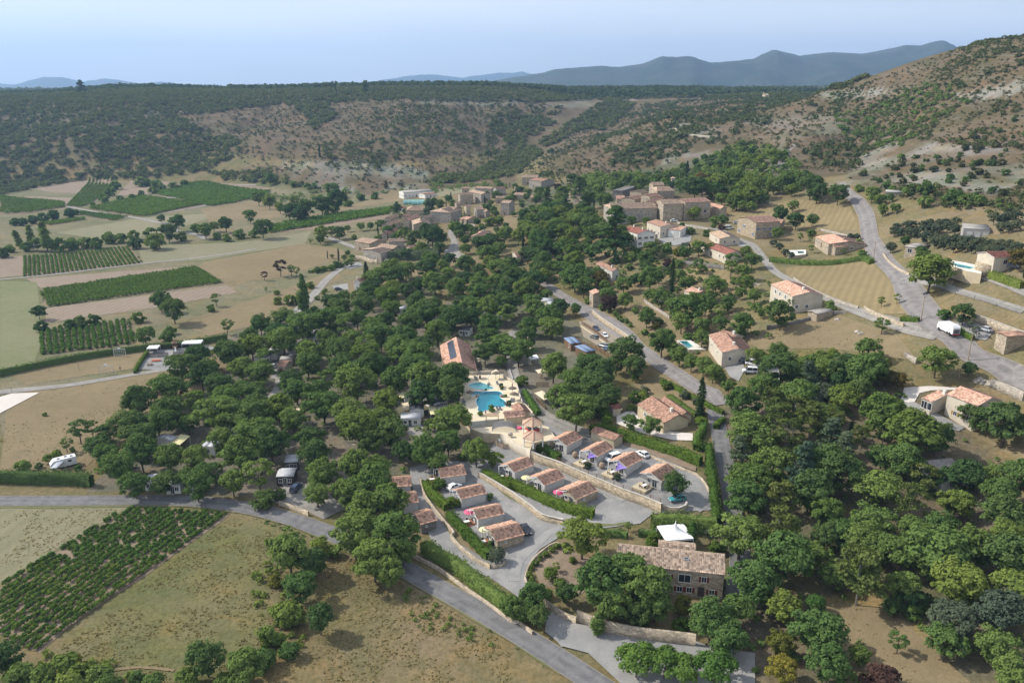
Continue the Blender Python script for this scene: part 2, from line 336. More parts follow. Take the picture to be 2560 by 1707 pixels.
def ground_at(x, y): return Hs(x, y)
_sheet_n = [0]
def sheet(name, px, mat, off=.06, step=2, kind='structure', label=None, world=None, dens=12):
    """a thin sheet laid on the ground inside a pixel outline"""
    if world is None:
        q = []
        for i in range(len(px)):
            a, b = np.array(px[i]), np.array(px[(i+1) % len(px)]); n = max(1, int(np.linalg.norm(b-a)/dens))
            q += [tuple(a+(b-a)*k/n) for k in range(n)]
        W = hits(q)
    else: W = np.array(world)
    W[:, 1] = np.maximum(W[:, 1], 40)
    su = 1/((gu[1]-gu[0])*step); sv = 1/((gv[1]-gv[0])*step)
    a = (W[:, 0]/W[:, 1])*su; b = np.log(W[:, 1])*sv
    i0, i1, j0, j1 = int(a.min())-1, int(a.max())+2, int(b.min())-1, int(b.max())+2
    I, J = np.meshgrid(np.arange(i0, i1), np.arange(j0, j1)); g = np.stack([I.ravel(), J.ravel()], 1).astype(float)
    g = g[inpoly(g, list(zip(a, b)))]
    pts = [Vector((x, y)) for x, y in zip(a, b)]+[Vector((x, y)) for x, y in g]; nb = len(a)
    r = delaunay_2d_cdt(pts, [(k, (k+1) % nb) for k in range(nb)], [], 1, 1e-5)
    vv = np.array([(v.x, v.y) for v in r[0]]); y = np.exp(vv[:, 1]/sv); x = vv[:, 0]/su*y
    _sheet_n[0] = (_sheet_n[0]+1) % 9
    V = np.stack([x, y, Hs(x, y)+off+_sheet_n[0]*.004], 1)
    tri = np.array([f for f in r[2] if len(f) == 3], np.int32)
    c = V[tri]; nz_ = np.cross(c[:, 1]-c[:, 0], c[:, 2]-c[:, 0])[:, 2]; tri[nz_ < 0] = tri[nz_ < 0][:, ::-1]
    o = link(name, np_mesh(name, V, tri, mat, smooth=True)); tag(o, label, kind=kind); return o
def smooth_line(P, step=3.):
    P = [np.array(p[:2], float) for p in P]
    if len(P) > 2:
        Q = []; E = [2*P[0]-P[1]]+P+[2*P[-1]-P[-2]]
        for i in range(1, len(E)-2):
            p0, p1, p2, p3 = E[i-1:i+3]; n = max(1, int(np.linalg.norm(p2-p1)/step))
            for k in range(n):
                s = k/n; Q.append(.5*((2*p1)+(-p0+p2)*s+(2*p0-5*p1+4*p2-p3)*s*s+(-p0+3*p1-3*p2+p3)*s**3))
        Q.append(P[-1])
    else:
        n = max(1, int(np.linalg.norm(P[1]-P[0])/step)); Q = [P[0]+(P[1]-P[0])*k/n for k in range(n+1)]
    return np.array(Q)
def tang(Q):
    d = np.gradient(Q, axis=0); return d/np.maximum(np.linalg.norm(d, axis=1, keepdims=True), 1e-6)
def ribbon(name, px, width, mat, off=.12, label=None, kind='structure', nc=5, wob=0, world=None):
    Q = smooth_line(hits(px) if world is None else world, 3.); t_ = tang(Q); nrm = np.stack([-t_[:, 1], t_[:, 0]], 1)
    wd = np.interp(np.linspace(0, 1, len(Q)), np.linspace(0, 1, len(width)), width) if hasattr(width, '__len__') else np.full(len(Q), float(width))
    s = np.linspace(-.5, .5, nc); wv = wob*(fbm(np.arange(len(Q))*.35, np.zeros(len(Q)), 3, 5)-.5)
    P = Q[:, None]+nrm[:, None]*(s[None, :, None]*(wd+wv*2)[:, None, None]); x, y = P[..., 0].ravel(), P[..., 1].ravel()
    _sheet_n[0] = (_sheet_n[0]+1) % 9
    z = Hs(x, y)+off+_sheet_n[0]*.004; n = len(Q); L_ = np.concatenate([[0], np.cumsum(np.linalg.norm(np.diff(Q, axis=0), axis=1))])
    uv = np.stack([np.tile(s+.5, n), np.repeat(L_, nc)], 1)
    F = (np.arange(n-1)[:, None]*nc+np.arange(nc-1)[None]).ravel(); F = np.stack([F, F+nc, F+nc+1, F+1], 1)[:, ::-1]
    V = np.stack([x, y, z], 1); c = V[F]; flip = np.cross(c[:, 1]-c[:, 0], c[:, 2]-c[:, 0])[:, 2].mean() < 0
    if flip: F = F[:, ::-1]
    o = link(name, np_mesh(name, V, F, mat, smooth=True, uv=uv)); tag(o, label, kind=kind); return Q
def roadmat(name, c, track=.25):
    m, t, out = newmat(name); uv = nd(t, 'ShaderNodeUVMap', uv_map='uv'); s = nd(t, 'ShaderNodeSeparateXYZ'); t.links.new(uv.outputs[0], s.inputs[0])
    a = noise(t, .3, 6, .72, dist=1.); b = noise(t, 3., 4, .7); d = mathn(t, 'ABSOLUTE', mathn(t, 'SUBTRACT', mathn(t, 'ABSOLUTE', mathn(t, 'SUBTRACT', s.outputs[0], .5), 0), .22), 0)
    col = mixc(t, ramp(t, a, .35, .7), tuple(x*.66 for x in c), tuple(x*1.25 for x in c))
    col = mixc(t, ramp(t, d, .02, .14, track, 0), col, tuple(min(1, x*1.5) for x in c)); col = mixc(t, ramp(t, b, .45, .8, 0, .4), col, tuple(x*.6 for x in c))
    ed = ramp(t, mathn(t, 'ADD', mathn(t, 'ABSOLUTE', mathn(t, 'SUBTRACT', s.outputs[0], .5), 0), mathn(t, 'MULTIPLY', b, .1)), .5, .56, 0, .8)
    col = mixc(t, ed, col, (.27, .22, .15)); surf(t, out, col, .9, b, .3, .05, spec=.2); return m
ASPH = roadmat('asphalt', (.15, .147, .146)); ASPH2 = roadmat('asphalt_worn', (.2, .185, .175)); TRACK = roadmat('pale_track', (.245, .23, .205), .3)
GRAVEL = groundmat('gravel', (.2, .2, .197), (.27, .265, .255), (.36, .345, .32), .09, .22, 3., amt=.45)
GRAVELP = groundmat('gravel_pale', (.25, .248, .24), (.32, .31, .29), (.2, .198, .195), .06, .3, 4., amt=.3)
SAND = groundmat('sand', (.55, .5, .45), (.6, .56, .5), (.5, .45, .4), .1, .6, 3., amt=.15)
DRY = groundmat('dry_grass', (.205, .158, .09), (.24, .187, .108), (.16, .138, .07), .03, .25, 2.2, amt=.55)
DRYY = groundmat('yellow_grass', (.275, .215, .11), (.24, .19, .1), (.2, .16, .085), .03, .2, 2., stripes=(.5, 3., .35))
GREENF = groundmat('green_field', (.15, .165, .075), (.19, .19, .1), (.22, .2, .12), .02, .2, 2.)
MEAD = groundmat('meadow', (.21, .2, .12), (.25, .22, .14), (.17, .175, .095), .02, .2, 2., stripes=(.2, 4., .3))
SOIL = groundmat('vineyard_soil', (.22, .165, .115), (.27, .21, .15), (.16, .125, .09), .05, .5, 3.)
PLOUGH = groundmat('stubble', (.27, .21, .155), (.24, .185, .135), (.3, .25, .19), .02, .3, 2., stripes=(.1, 3.5, .3))
WEED = groundmat('verge', (.13, .15, .06), (.19, .17, .09), (.1, .12, .05), .1, .6, 3.)

# fields, D coordinates
sheet('meadow', D((315,567),(560,556),(715,532),(700,560),(470,597),(330,606)), MEAD)
sheet('meadow', D((0,1162),(300,1163),(290,1168),(0,1340)), MEAD)
sheet('field', D((470,602),(700,560),(770,570),(815,582),(640,640),(520,650),(455,612)), DRY)
sheet('field', D((0,590),(52,588),(58,632),(0,638)), PLOUGH)
sheet('field', D((60,640),(440,612),(450,618),(95,662)), PLOUGH)
sheet('field', D((105,708),(520,655),(545,672),(370,705),(105,742)), PLOUGH)
sheet('field', D((0,645),(85,648),(100,775),(75,845),(0,865)), GREENF)
sheet('field', D((410,745),(560,705),(690,690),(640,735),(480,772)), DRY)
sheet('field', D((430,735),(640,670),(770,620),(790,640),(660,690)), DRY)
sheet('field', D((75,430),(215,413),(190,445),(100,440)), PLOUGH); sheet('field', D((15,462),(60,452),(190,455),(160,470)), PLOUGH)
sheet('field', D((300,415),(400,418),(350,445),(270,450)), PLOUGH)
sheet('field', D((130,535),(330,500),(530,487),(360,540),(230,550)), MEAD); sheet('field', D((460,480),(620,455),(640,500),(480,510)), DRY)
sheet('field', D((820,478),(1015,445),(905,432),(830,465),(690,500)), DRY); sheet('field', D((620,470),(690,470),(640,500),(600,510)), DRY)
sheet('field', D((945,440),(1080,430),(1140,430),(1010,452)), MEAD)
sheet('field', D((840,632),(985,600),(1100,590),(1060,625),(930,640),(830,690),(790,682),(770,660)), DRY)
sheet('field', D((20,900),(340,858),(380,820),(560,800),(500,880),(330,1000),(220,1050),(190,1080),(0,1080)), DRY)
sheet('field', D((30,865),(80,830),(330,800),(355,840),(200,862),(60,885)), DRY)
sheet('field', D((1670,492),(1830,458),(1950,468),(1975,530),(1870,530),(1700,520)), DRYY)
sheet('field', D((1805,615),(2000,600),(2040,640),(2090,720),(2010,722),(1880,690),(1810,650)), DRYY)
sheet('field', D((2020,525),(2180,485),(2220,490),(2040,545)), DRY); sheet('field', D((1010,530),(1190,490),(1200,520),(1060,570)), DRY)
sheet('field', D((1660,805),(1900,715),(2060,770),(2110,830),(1900,800)), DRY); sheet('field', D((1450,880),(1560,880),(1640,940),(1520,930)), DRY)
sheet('field', D((1890,1385),(1960,1390),(2080,1400),(2100,1450),(2230,1568),(1950,1568)), DRY); sheet('field', D((2020,1260),(2090,1270),(2060,1310)), DRY)
sheet('field', D((1210,610),(1380,560),(1420,600),(1290,640)), DRY); sheet('field', D((1410,700),(1500,700),(1650,790),(1560,800),(1470,760)), DRY)
sheet('field', T(3,2,(1550,880),(2000,880),(2000,1050),(1650,1050)), DRYY); sheet('field', T(3,2,(1130,1160),(1450,1300),(1600,1480),(1450,1470)), DRY)
sheet('field', D((1220,1290),(1275,1250),(1400,1300),(1330,1370),(1240,1340)), SOIL)
sheet('field', T(4,3,(680,560),(860,640),(1400,1000),(1300,1010),(900,760)), DRY); sheet('field', T(4,3,(1750,800),(2100,930),(2352,1000),(2352,1120),(1950,900)), DRY)
# vineyards ground
VY = {'near': D((0,1350),(290,1168),(530,1178),(512,1196),(410,1266),(330,1326),(250,1376),(150,1446),(92,1500),(20,1470),(0,1455)),
 'a': T(1,2,(225,790),(1190,700),(1310,850),(225,975)), 'b': T(1,2,(375,1100),(1810,885),(2060,1030),(420,1255)),
 'c': T(1,2,(370,1470),(1180,1372),(1225,1590),(390,1690)), 'v1': T(1,2,(0,232),(600,297),(590,335),(180,398),(0,395)),
 'v2': T(1,2,(830,62),(1060,58),(1090,110),(860,300),(740,335),(620,325),(750,190)), 'v3': T(1,2,(890,300),(1320,238),(1880,315),(1330,425),(820,350)),
 'v4': D((345,443),(370,434),(455,418),(560,424),(622,432),(618,446),(540,466),(485,474)), 'v5': T(1,2,(740,380),(1190,430),(1050,460),(720,400)),
 'v6': T(1,2,(400,488),(560,447),(800,435),(780,452),(460,500)), 'v7': T(2,2,(120,512),(640,412),(1258,347),(1190,440),(900,480),(520,540),(120,575))}
for k, v in VY.items(): sheet('vineyard_soil', v, SOIL, .08)
# roads
R1 = ribbon('road', D((-60,1151),(120,1151),(250,1150),(400,1150),(500,1157),(600,1174),(700,1203),(800,1243),(900,1292),(1000,1347),(1100,1402),(1200,1462),(1300,1525),(1400,1592)), 5.2, ASPH, .2)
ribbon('verge', D((-60,1163),(250,1163),(400,1161),(500,1170),(600,1188),(700,1220),(800,1262),(900,1312),(1000,1367),(1100,1424),(1200,1488),(1290,1548)), 1.6, WEED, .14, wob=1.5)
ribbon('track', T(1,3,(-60,475),(300,440),(600,410),(900,362),(1200,312),(1500,266),(1700,240),(1900,200)), [5,5,4,4,4,3.5,3.5,3], TRACK, .16)
ribbon('road', T(2,2,(220,1440),(330,1325),(480,1195),(560,1105),(650,1000),(750,920),(830,865)), 5, TRACK, .16)
ribbon('road', T(2,2,(640,612),(700,628),(800,665),(930,712)), 4, TRACK, .16)
ribbon('path', T(2,2,(1795,545),(1790,590),(1820,640),(1815,700),(1800,760),(1850,810)), [4,4,4,6,9,14], TRACK, .16)
sheet('courtyard', T(2,2,(800,890),(860,840),(960,845),(985,870),(870,905)), GRAVELP, .15)
sheet('courtyard', T(2,2,(690,1060),(840,1035),(850,1090),(760,1110)), GRAVELP, .15)
ribbon('road', T(3,3,(1900,590),(1830,480),(1700,430),(1500,300),(1290,160),(1150,60))+T(3,2,(1000,1500),(800,1360),(650,1270),(520,1190),(400,1110),(250,1000),(200,960)), [5.5,5.5,5.5,6,6,9,10,8,6,5,5,4,4], ASPH2, .2)
RR = ribbon('road', T(4,2,(640,120),(740,215),(830,290),(895,400),(920,520),(935,620),(985,720),(1065,830),(1165,930),(1250,1040),(1340,1180),(1450,1320),(1570,1440),(1720,1540))+D((2230,815),(2300,845),(2380,880)), [6,6,6.5,7,7,7,7,7,8,7,6.5,6.5,9,9,8,7.5,7.5], ASPH2, .22)
ribbon('road', T(4,1,(310,1280),(200,1205),(140,1120),(165,1040),(235,990),(215,968)), 7, ASPH2, .3)
ribbon('lane', T(3,2,(1620,500),(1750,525),(1900,545),(2080,630),(2200,680),(2280,770),(2352,860))+T(4,2,(60,925),(200,1010),(400,1108),(600,1198),(750,1262),(950,1335),(1150,1398),(1350,1462),(1580,1510)), [4,4,4,4,4,4,4,4,4,4,4,5,5,6,7], TRACK, .2)
ribbon('lane', T(4,2,(1240,980),(1400,1010),(1550,1040),(1750,1110),(2000,1180),(2352,1290)), [9,6,3,3,3,3], TRACK, .2)
ribbon('lane', T(4,2,(1930,970),(2100,1020),(2250,1080),(2380,1140)), 2.5, TRACK, .2)
ribbon('road', D((1640,940),(1650,985),(1662,1050),(1678,1120),(1688,1200),(1700,1290),(1690,1370)), 4.6, ASPH, .2)
ribbon('lane', D((1180,760),(1175,800),(1180,860),(1205,905),(1235,945),(1290,975),(1350,1000)), [4.5,4,4,4,4,5,6], TRACK, .18)
ribbon('lane', D((640,870),(655,830),(690,790),(740,750)), 6, TRACK, .18); ribbon('lane', D((640,1130),(700,1140),(770,1180)), [12,9,7], TRACK, .15)
ribbon('lane', D((560,960),(640,900),(650,850)), 5, TRACK, .18); ribbon('lane', D((990,1060),(960,1000),(940,960)), 5, TRACK, .16)
ribbon('track', T(1,2,(-40,1005),(480,955),(1250,862),(1900,790),(2352,720)), 3, TRACK, .16)
ribbon('track', T(1,2,(610,330),(830,370),(1190,425),(1400,465),(1560,500),(1640,560)), 4, TRACK, .14); ribbon('track', T(1,2,(1330,232),(1880,312),(1330,425)), 3.5, TRACK, .14)
ribbon('track', T(1,2,(1720,570),(1810,590),(1890,630)), 4, TRACK, .14); ribbon('track', T(1,2,(1780,100),(2352,130)), 3.5, TRACK, .14)
ribbon('footpath', D((150,1500),(240,1540),(320,1532),(400,1540)), .7, DRY, .14)
# gravel yards
sheet('gravel_yard', D((940,1075),(1010,1060),(1110,1060),(1140,1010),(1250,970),(1330,985),(1390,1010),(1480,1035),(1560,1068),(1610,1100),(1635,1140),(1636,1172),(1500,1180),(1470,1203),(1400,1212),(1300,1225),(1240,1262),(1212,1300),(1210,1350),(1190,1372),(1130,1330),(1050,1292),(990,1240),(955,1160)), GRAVEL, .16, step=1)
sheet('gravel_yard', T(3,4,(330,900),(600,1030),(700,1050),(900,1095),(1680,1185),(1780,1230),(2230,1300),(2230,1620),(1040,1620),(700,1300),(470,1240),(300,1100)), GRAVELP, .25, step=1)
sheet('gravel_yard', T(4,3,(-30,180),(100,260),(110,380),(-30,300))+[], GRAVELP, .16)
sheet('driveway', T(3,3,(1920,200),(2120,195),(2140,260),(2080,370),(2000,330),(1960,260)), GRAVELP, .17)
sheet('driveway', T(4,3,(1215,560),(1250,430),(1480,415),(1740,430),(1740,450),(1500,455),(1390,480),(1340,570)), SAND, .17)
sheet('driveway', T(4,3,(1240,570),(1340,560),(1500,640),(1750,770),(1820,790),(1750,830),(1500,760),(1330,640)), GRAVELP, .17)
sheet('driveway', T(3,3,(960,690),(1100,630),(1160,700),(1400,830),(1660,850),(1660,915),(1480,910),(1200,850),(960,760)), SAND, .17)
sheet('sand_court', T(1,3,(-80,540),(110,482),(365,474),(0,665),(-200,760)), SAND, .18)
sheet('playground', T(1,3,(1240,260),(1370,80),(1860,40),(2000,60),(1900,140),(1700,230),(1500,265)), GRAVEL, .15)
sheet('parking', D((1330,740),(1350,735),(1440,790),(1400,812),(1340,775)), ASPH2, .24)
sheet('courtyard', T(3,2,(1300,590),(1500,560),(1650,600),(1640,650),(1500,690),(1400,680)), GRAVELP, .2); sheet('courtyard', T(3,2,(2000,600),(2090,620),(2200,700),(2100,700),(1990,650)), GRAVELP, .2)
sheet('courtyard', T(4,2,(1640,1390),(1900,1400),(2080,1470),(2000,1560),(1850,1540)), GRAVELP, .2)
sheet('earth_strip', D((985,1095),(1002,1090),(1020,1150),(1060,1210),(1140,1280),(1120,1290),(1040,1240),(1000,1170)), DRY, .24, step=1)
sheet('earth_strip', Z(1480,1060,(580,340),(1150,440),(1700,700),(1920,800),(1900,880),(1600,770),(1080,560),(600,400)), SOIL, .24, step=1)

# worn pale wheel tracks and weedy edges in the villa lanes
for px, wd in ((Z(1240,1060,(620,620),(900,740),(1300,920),(1700,1100),(2340,1420)), 1.6), (Z(960,1120,(1700,560),(1950,720),(2150,900),(2340,1080)), 1.6), (T(3,3,(1640,1330),(1760,1420),(1780,1500),(1700,1560)), 1.8), (T(3,4,(60,420),(200,320),(330,200),(480,120),(700,110),(1100,100)), 1.8), (T(3,4,(20,640),(30,520),(80,430),(180,340)), 1.8), (T(3,4,(420,1200),(600,1130),(800,1260),(1000,1480)), 2.2)): ribbon('wheel_track', px, wd, GRAVELP, .205, wob=1.2)
for px in (Z(1240,1060,(640,620),(820,700),(1100,810),(1300,880),(1700,1060)), Z(1240,1060,(20,1180),(300,1360),(480,1480)), T(3,4,(480,85),(800,125),(1050,110)), Z(960,1120,(1850,560),(2100,720),(2340,880))): ribbon('weedy_edge', px, .9, WEED, .205, wob=1.4)
# ------------------------------------------------------------------ blue hills beyond the plateau
HILL = groundmat('hill_wood', (.03, .045, .03), (.04, .056, .034), (.085, .085, .075), .0012, .004, .02, amt=.6, bstr=.0)
def hills(name, sky_, dist, depth, base, label, seed, rocky=0):
    px = np.array(sky_, float); xs = np.linspace(px[0, 0], px[-1, 0], 260); ys = np.interp(xs, px[:, 0], px[:, 1])+(fbm(xs/14, xs*0, 4, seed)-.5)*3.2
    d = rays(np.stack([xs, ys], 1)); d = d/d[:, 1:2]; top = ZC+d[:, 2]*dist; n = 40; V = []
    for j in range(n):
        s = j/(n-1); y = dist-depth*.7+depth*s; r = math.sin(min(s/.7, 1)*math.pi/2)**1.15 if s < .7 else math.cos((s-.7)/.3*math.pi/2)
        x = d[:, 0]*dist*(1+(y-dist)/dist*.9); nzs = (fbm(x/700, np.full_like(x, y/500), 5, seed+3)-.5); g = -np.abs(vnoise(x/420+nzs, np.full_like(x, y/1500), seed+8)-.5)
        h = base+(top-base)*r; h = h+(nzs*90+g*150+25)*min(1, abs(s-.7)*3)*(top-base)/330*(.9 if s < .7 else .2)
        V.append(np.stack([x, np.full_like(x, y), np.maximum(h, base-20)], 1))
    V = np.concatenate(V); m_ = len(xs); F = (np.arange(n-1)[:, None]*m_+np.arange(m_-1)[None]).ravel(); F = np.stack([F, F+1, F+m_+1, F+m_], 1)
    tag(link(name, np_mesh(name, V, F, HILL, smooth=True)), label, kind='structure')
hills('far_hills', [(-300,214),(0,209),(38,213),(70,203),(109,192.6),(152,193),(185,200),(210,205),(235,201),(261,197.5),(300,201),(351,210),(403,205),(430,206),(442,211),(449,217),(470,226)], 11500, 2500, 70, 'low pale blue hills on the left horizon', 11)
hills('far_hills', [(560,226),(640,214),(700,212),(762,210),(785,214),(803,217),(840,213),(880,210),(950,208),(1000,214),(1080,222),(1150,228)], 8200, 2000, 70, 'blue ridge behind the plateau edge left of centre', 17)
hills('far_hills', [(890,222),(918,207.6),(975,198),(1010,192),(1062,186.6),(1108,188.5),(1157,195),(1185,190.4),(1253,182.5),(1280,183),(1304,180),(1332,186.6),(1400,200),(1500,215)], 13500, 2500, 60, 'pale blue mountain at the centre of the horizon', 23)
hills('mountain_ridge', [(1120,226),(1206,209),(1280,194),(1362,181.7),(1394,174),(1476,169),(1498,166.7),(1547,169.5),(1607,161),(1653,142),(1688,143.6),(1721,139.5),(1770,157),(1797,159),(1852,151.7),(1879,149),(1920,130),(1936,125),(1999,140),(2067,131),(2151,134),(2192,130),(2260,117),(2301,115),(2339,105),(2358,106),(2388,123),(2426,128.6),(2560,140),(2900,170)], 6200, 2600, 75, 'long wooded blue mountain ridge on the right horizon', 31)
# haze
hb = MB(); hb.box(-16500, -300, -5, 16500, 16500, 950)
m, t, out = newmat('haze'); pv = nd(t, 'ShaderNodeVolumePrincipled'); pv.inputs['Color'].default_value = (.40, .64, 1, 1); pv.inputs['Density'].default_value = 9.5e-5
pv.inputs['Anisotropy'].default_value = .25; t.links.new(pv.outputs[0], out.inputs['Volume'])
tag(hb.build('haze', m), 'thin blue summer haze over the valley', kind='stuff')
# ------------------------------------------------------------------ foliage
LEAF = {'dark': leafmat('leaf_dark', (0.052, 0.090, 0.034), (0.078, 0.129, 0.045), (0.112, 0.174, 0.062)),
 'mid': leafmat('leaf_mid', (0.075, 0.127, 0.037), (0.110, 0.176, 0.051), (0.160, 0.231, 0.073)),
 'light': leafmat('leaf_light', (.095, .145, .035), (.13, .185, .045), (.175, .23, .065)),
 'yellow': leafmat('leaf_yellow', (.12, .135, .03), (.165, .165, .035), (.2, .19, .045)),
 'olive': leafmat('leaf_olive', (0.066, 0.088, 0.055), (0.094, 0.116, 0.075), (0.132, 0.160, 0.110)),
 'pine': leafmat('leaf_pine', (.07, .1, .034), (.1, .135, .042), (.14, .175, .06)),
 'cypress': leafmat('leaf_cypress', (.026, .05, .022), (.036, .064, .026), (.05, .085, .034)),
 'cedar': leafmat('leaf_cedar', (.055, .085, .056), (.075, .11, .07), (.1, .14, .09)),
 'orange': leafmat('leaf_orange', (.13, .09, .03), (.18, .12, .035), (.12, .12, .04)),
 'purple': leafmat('leaf_purple', (.055, .035, .035), (.075, .045, .042), (.095, .06, .05)),
 'hedge': leafmat('leaf_hedge', (0.055, 0.099, 0.020), (0.083, 0.138, 0.026), (0.121, 0.187, 0.039), .12),
 'bright': leafmat('leaf_bright', (0.054, 0.114, 0.024), (0.078, 0.150, 0.034), (0.120, 0.204, 0.054)),
 'vine': leafmat('leaf_vine', (0.062, 0.118, 0.027), (0.095, 0.168, 0.038), (0.146, 0.213, 0.050), .08),
 'scrub': leafmat('leaf_scrub', (.055, .065, .038), (.078, .09, .046), (.11, .12, .06), .03),
 'grass': leafmat('leaf_grass', (.25, .205, .11), (.3, .245, .13), (.2, .19, .09), .1),
 'far': leafmat('leaf_far', (0.047, 0.071, 0.035), (0.073, 0.100, 0.042), (0.118, 0.142, 0.059), .012)}
BARK = plain('bark', (.12, .095, .075), .95, .4, 1.2); BARKG = plain('bark_grey', (.2, .19, .175), .95, .3, 1.2)
def cards(P, N, size, rng, jit=.6, asp=.75):
    """one leaf-clump quad per point P facing about N"""
    n = len(P); N = N+rng.normal(0, jit, (n, 3)); N /= np.linalg.norm(N, axis=1, keepdims=True)+1e-9
    R = rng.normal(0, 1, (n, 3)); U = np.cross(N, R); U /= np.linalg.norm(U, axis=1, keepdims=True)+1e-9; W = np.cross(N, U)
    s = (size if hasattr(size, '__len__') else np.full(n, size))*rng.uniform(.65, 1.35, n); U = U*s[:, None]; W = W*(s*asp)[:, None]
    bend = N*(s*.25)[:, None]
    V = np.stack([P-U-W*.6-bend, P+U*.7-W, P+U+W*.6-bend, P-U*.7+W], 1).reshape(-1, 3)
    return V, np.arange(n*4, dtype=np.int32).reshape(-1, 4)
def sph(n, rng):
    v = rng.normal(0, 1, (n, 3)); return v/np.linalg.norm(v, axis=1, keepdims=True)
def lobes(kind, rng):
    """(centre, radii, weight) clumps of a crown; the tree is 1 high, its foot at 0"""
    L_ = []
    if kind == 'round':
        for k in range(52):
            d = sph(1, rng)[0]; d[2] = d[2] if k % 3 else abs(d[2]); r = rng.uniform(.62, 1.08)
            c = np.array([d[0]*.38*r, d[1]*.38*r, .53+d[2]*.34*r]); q = rng.uniform(.055, .15); L_.append((c, (q, q*rng.uniform(.8, 1.2), q*rng.uniform(.7, 1.05))))
        for k in range(7): L_.append((np.array([rng.uniform(-.18, .18), rng.uniform(-.18, .18), rng.uniform(.45, .75)]), (.18, .18, .17)))
    elif kind == 'open':
        for k in range(20):
            d = sph(1, rng)[0]; c = np.array([d[0]*.3, d[1]*.3, .62+d[2]*.26]); q = rng.uniform(.07, .13); L_.append((c, (q, q, q*.7)))
    elif kind == 'pine':
        for k in range(26):
            z = rng.uniform(.38, .97); R = .34*(1-abs((z-.6)/.55)**2)*rng.uniform(.3, 1.05); a = rng.uniform(0, 6.28)
            q = rng.uniform(.055, .11); L_.append((np.array([R*math.cos(a), R*math.sin(a), z]), (q*1.3, q*1.3, q*.55)))
    elif kind == 'cedar':
        for k in range(46):
            z = rng.uniform(.12, .97); R = .3*(1.05-z)**.8*rng.uniform(.25, 1.1); a = rng.uniform(0, 6.28); q = .05+.05*(1-z)
            L_.append((np.array([R*math.cos(a), R*math.sin(a), z]), (q*1.5, q*1.5, q*.45)))
    elif kind == 'column':
        for k in range(30):
            z = k/29*.93+.04; R = .085*math.sin(math.pi*min(1, (z*.9+.1)))**.55; a = rng.uniform(0, 6.28)
            L_.append((np.array([R*.25*math.cos(a), R*.25*math.sin(a), z]), (R*.85, R*.85, .06)))
    elif kind == 'poplar':
        for k in range(34):
            z = k/33*.85+.13; R = .13*math.sin(math.pi*min(1, z*.92+.04))**.6; a = rng.uniform(0, 6.28)
            L_.append((np.array([R*.45*math.cos(a), R*.45*math.sin(a), z]), (R*.75, R*.75, .07)))
    elif kind == 'bush':
        for k in range(20):
            d = sph(1, rng)[0]; c = np.array([d[0]*.42, d[1]*.42, .42+d[2]*.32]); q = rng.uniform(.16, .26); L_.append((c, (q, q, q*.85)))
    elif kind == 'ball': L_.append((np.array([0, 0, .5]), (.5, .5, .5)))
    elif kind == 'mop':
        for k in range(26):
            d = sph(1, rng)[0]; d[2] = abs(d[2])*.9-.25; c = np.array([d[0]*.42, d[1]*.42, .58+d[2]*.3]); q = rng.uniform(.11, .17); L_.append((c, (q, q, q*1.1)))
        L_.append((np.array([0, 0, .6]), (.3, .3, .26)))
    return L_
NCARD = {'round': (78, .0245), 'open': (60, .026), 'pine': (70, .023), 'cedar': (44, .024), 'column': (60, .014), 'poplar': (62, .02), 'bush': (70, .06), 'ball': (650, .055), 'mop': (80, .034)}
_tm = {}
def crown_mesh(kind, var, colour, lod=0):
    k_ = (kind, var, colour, lod)
    if k_ in _tm: return _tm[k_]
    rng = np.random.default_rng(abs(hash((kind, var*7+3))) % 1000 if False else var*101+len(kind)*13+ord(kind[0])); VV, FF, b = [], [], 0; nc, cs = NCARD[kind]
    if lod: nc, cs = max(5, int(nc/(3.2 if lod == 1 else 9))), cs*(1.7 if lod == 1 else 2.9)
    sx, sy = rng.uniform(.9, 1.12, 2); lean = rng.normal(0, .03, 2) if kind not in ('column', 'ball') else (0, 0)
    for c, r in lobes(kind, rng):
        d = sph(nc, rng); d[:, 2] = np.where(d[:, 2] < -.35, -d[:, 2], d[:, 2]); rad = rng.uniform(.6, 1.14, (nc, 1))
        if kind == 'pine': rad = rng.uniform(.3, 1.15, (nc, 1))
        P = c+d*np.array(r)*rad; P[:, 0] = P[:, 0]*sx+lean[0]*P[:, 2]; P[:, 1] = P[:, 1]*sy+lean[1]*P[:, 2]
        N = d+np.array([0, 0, .35])+(P-np.array([0, 0, .5]))*.8
        V, F = cards(P, N, cs, rng, .45 if kind != 'pine' else .9); VV.append(V); FF.append(F+b); b += len(V)
    me = np_mesh('crown', np.concatenate(VV), np.concatenate(FF), LEAF[colour]); _tm[k_] = me; return me
_tk = {}
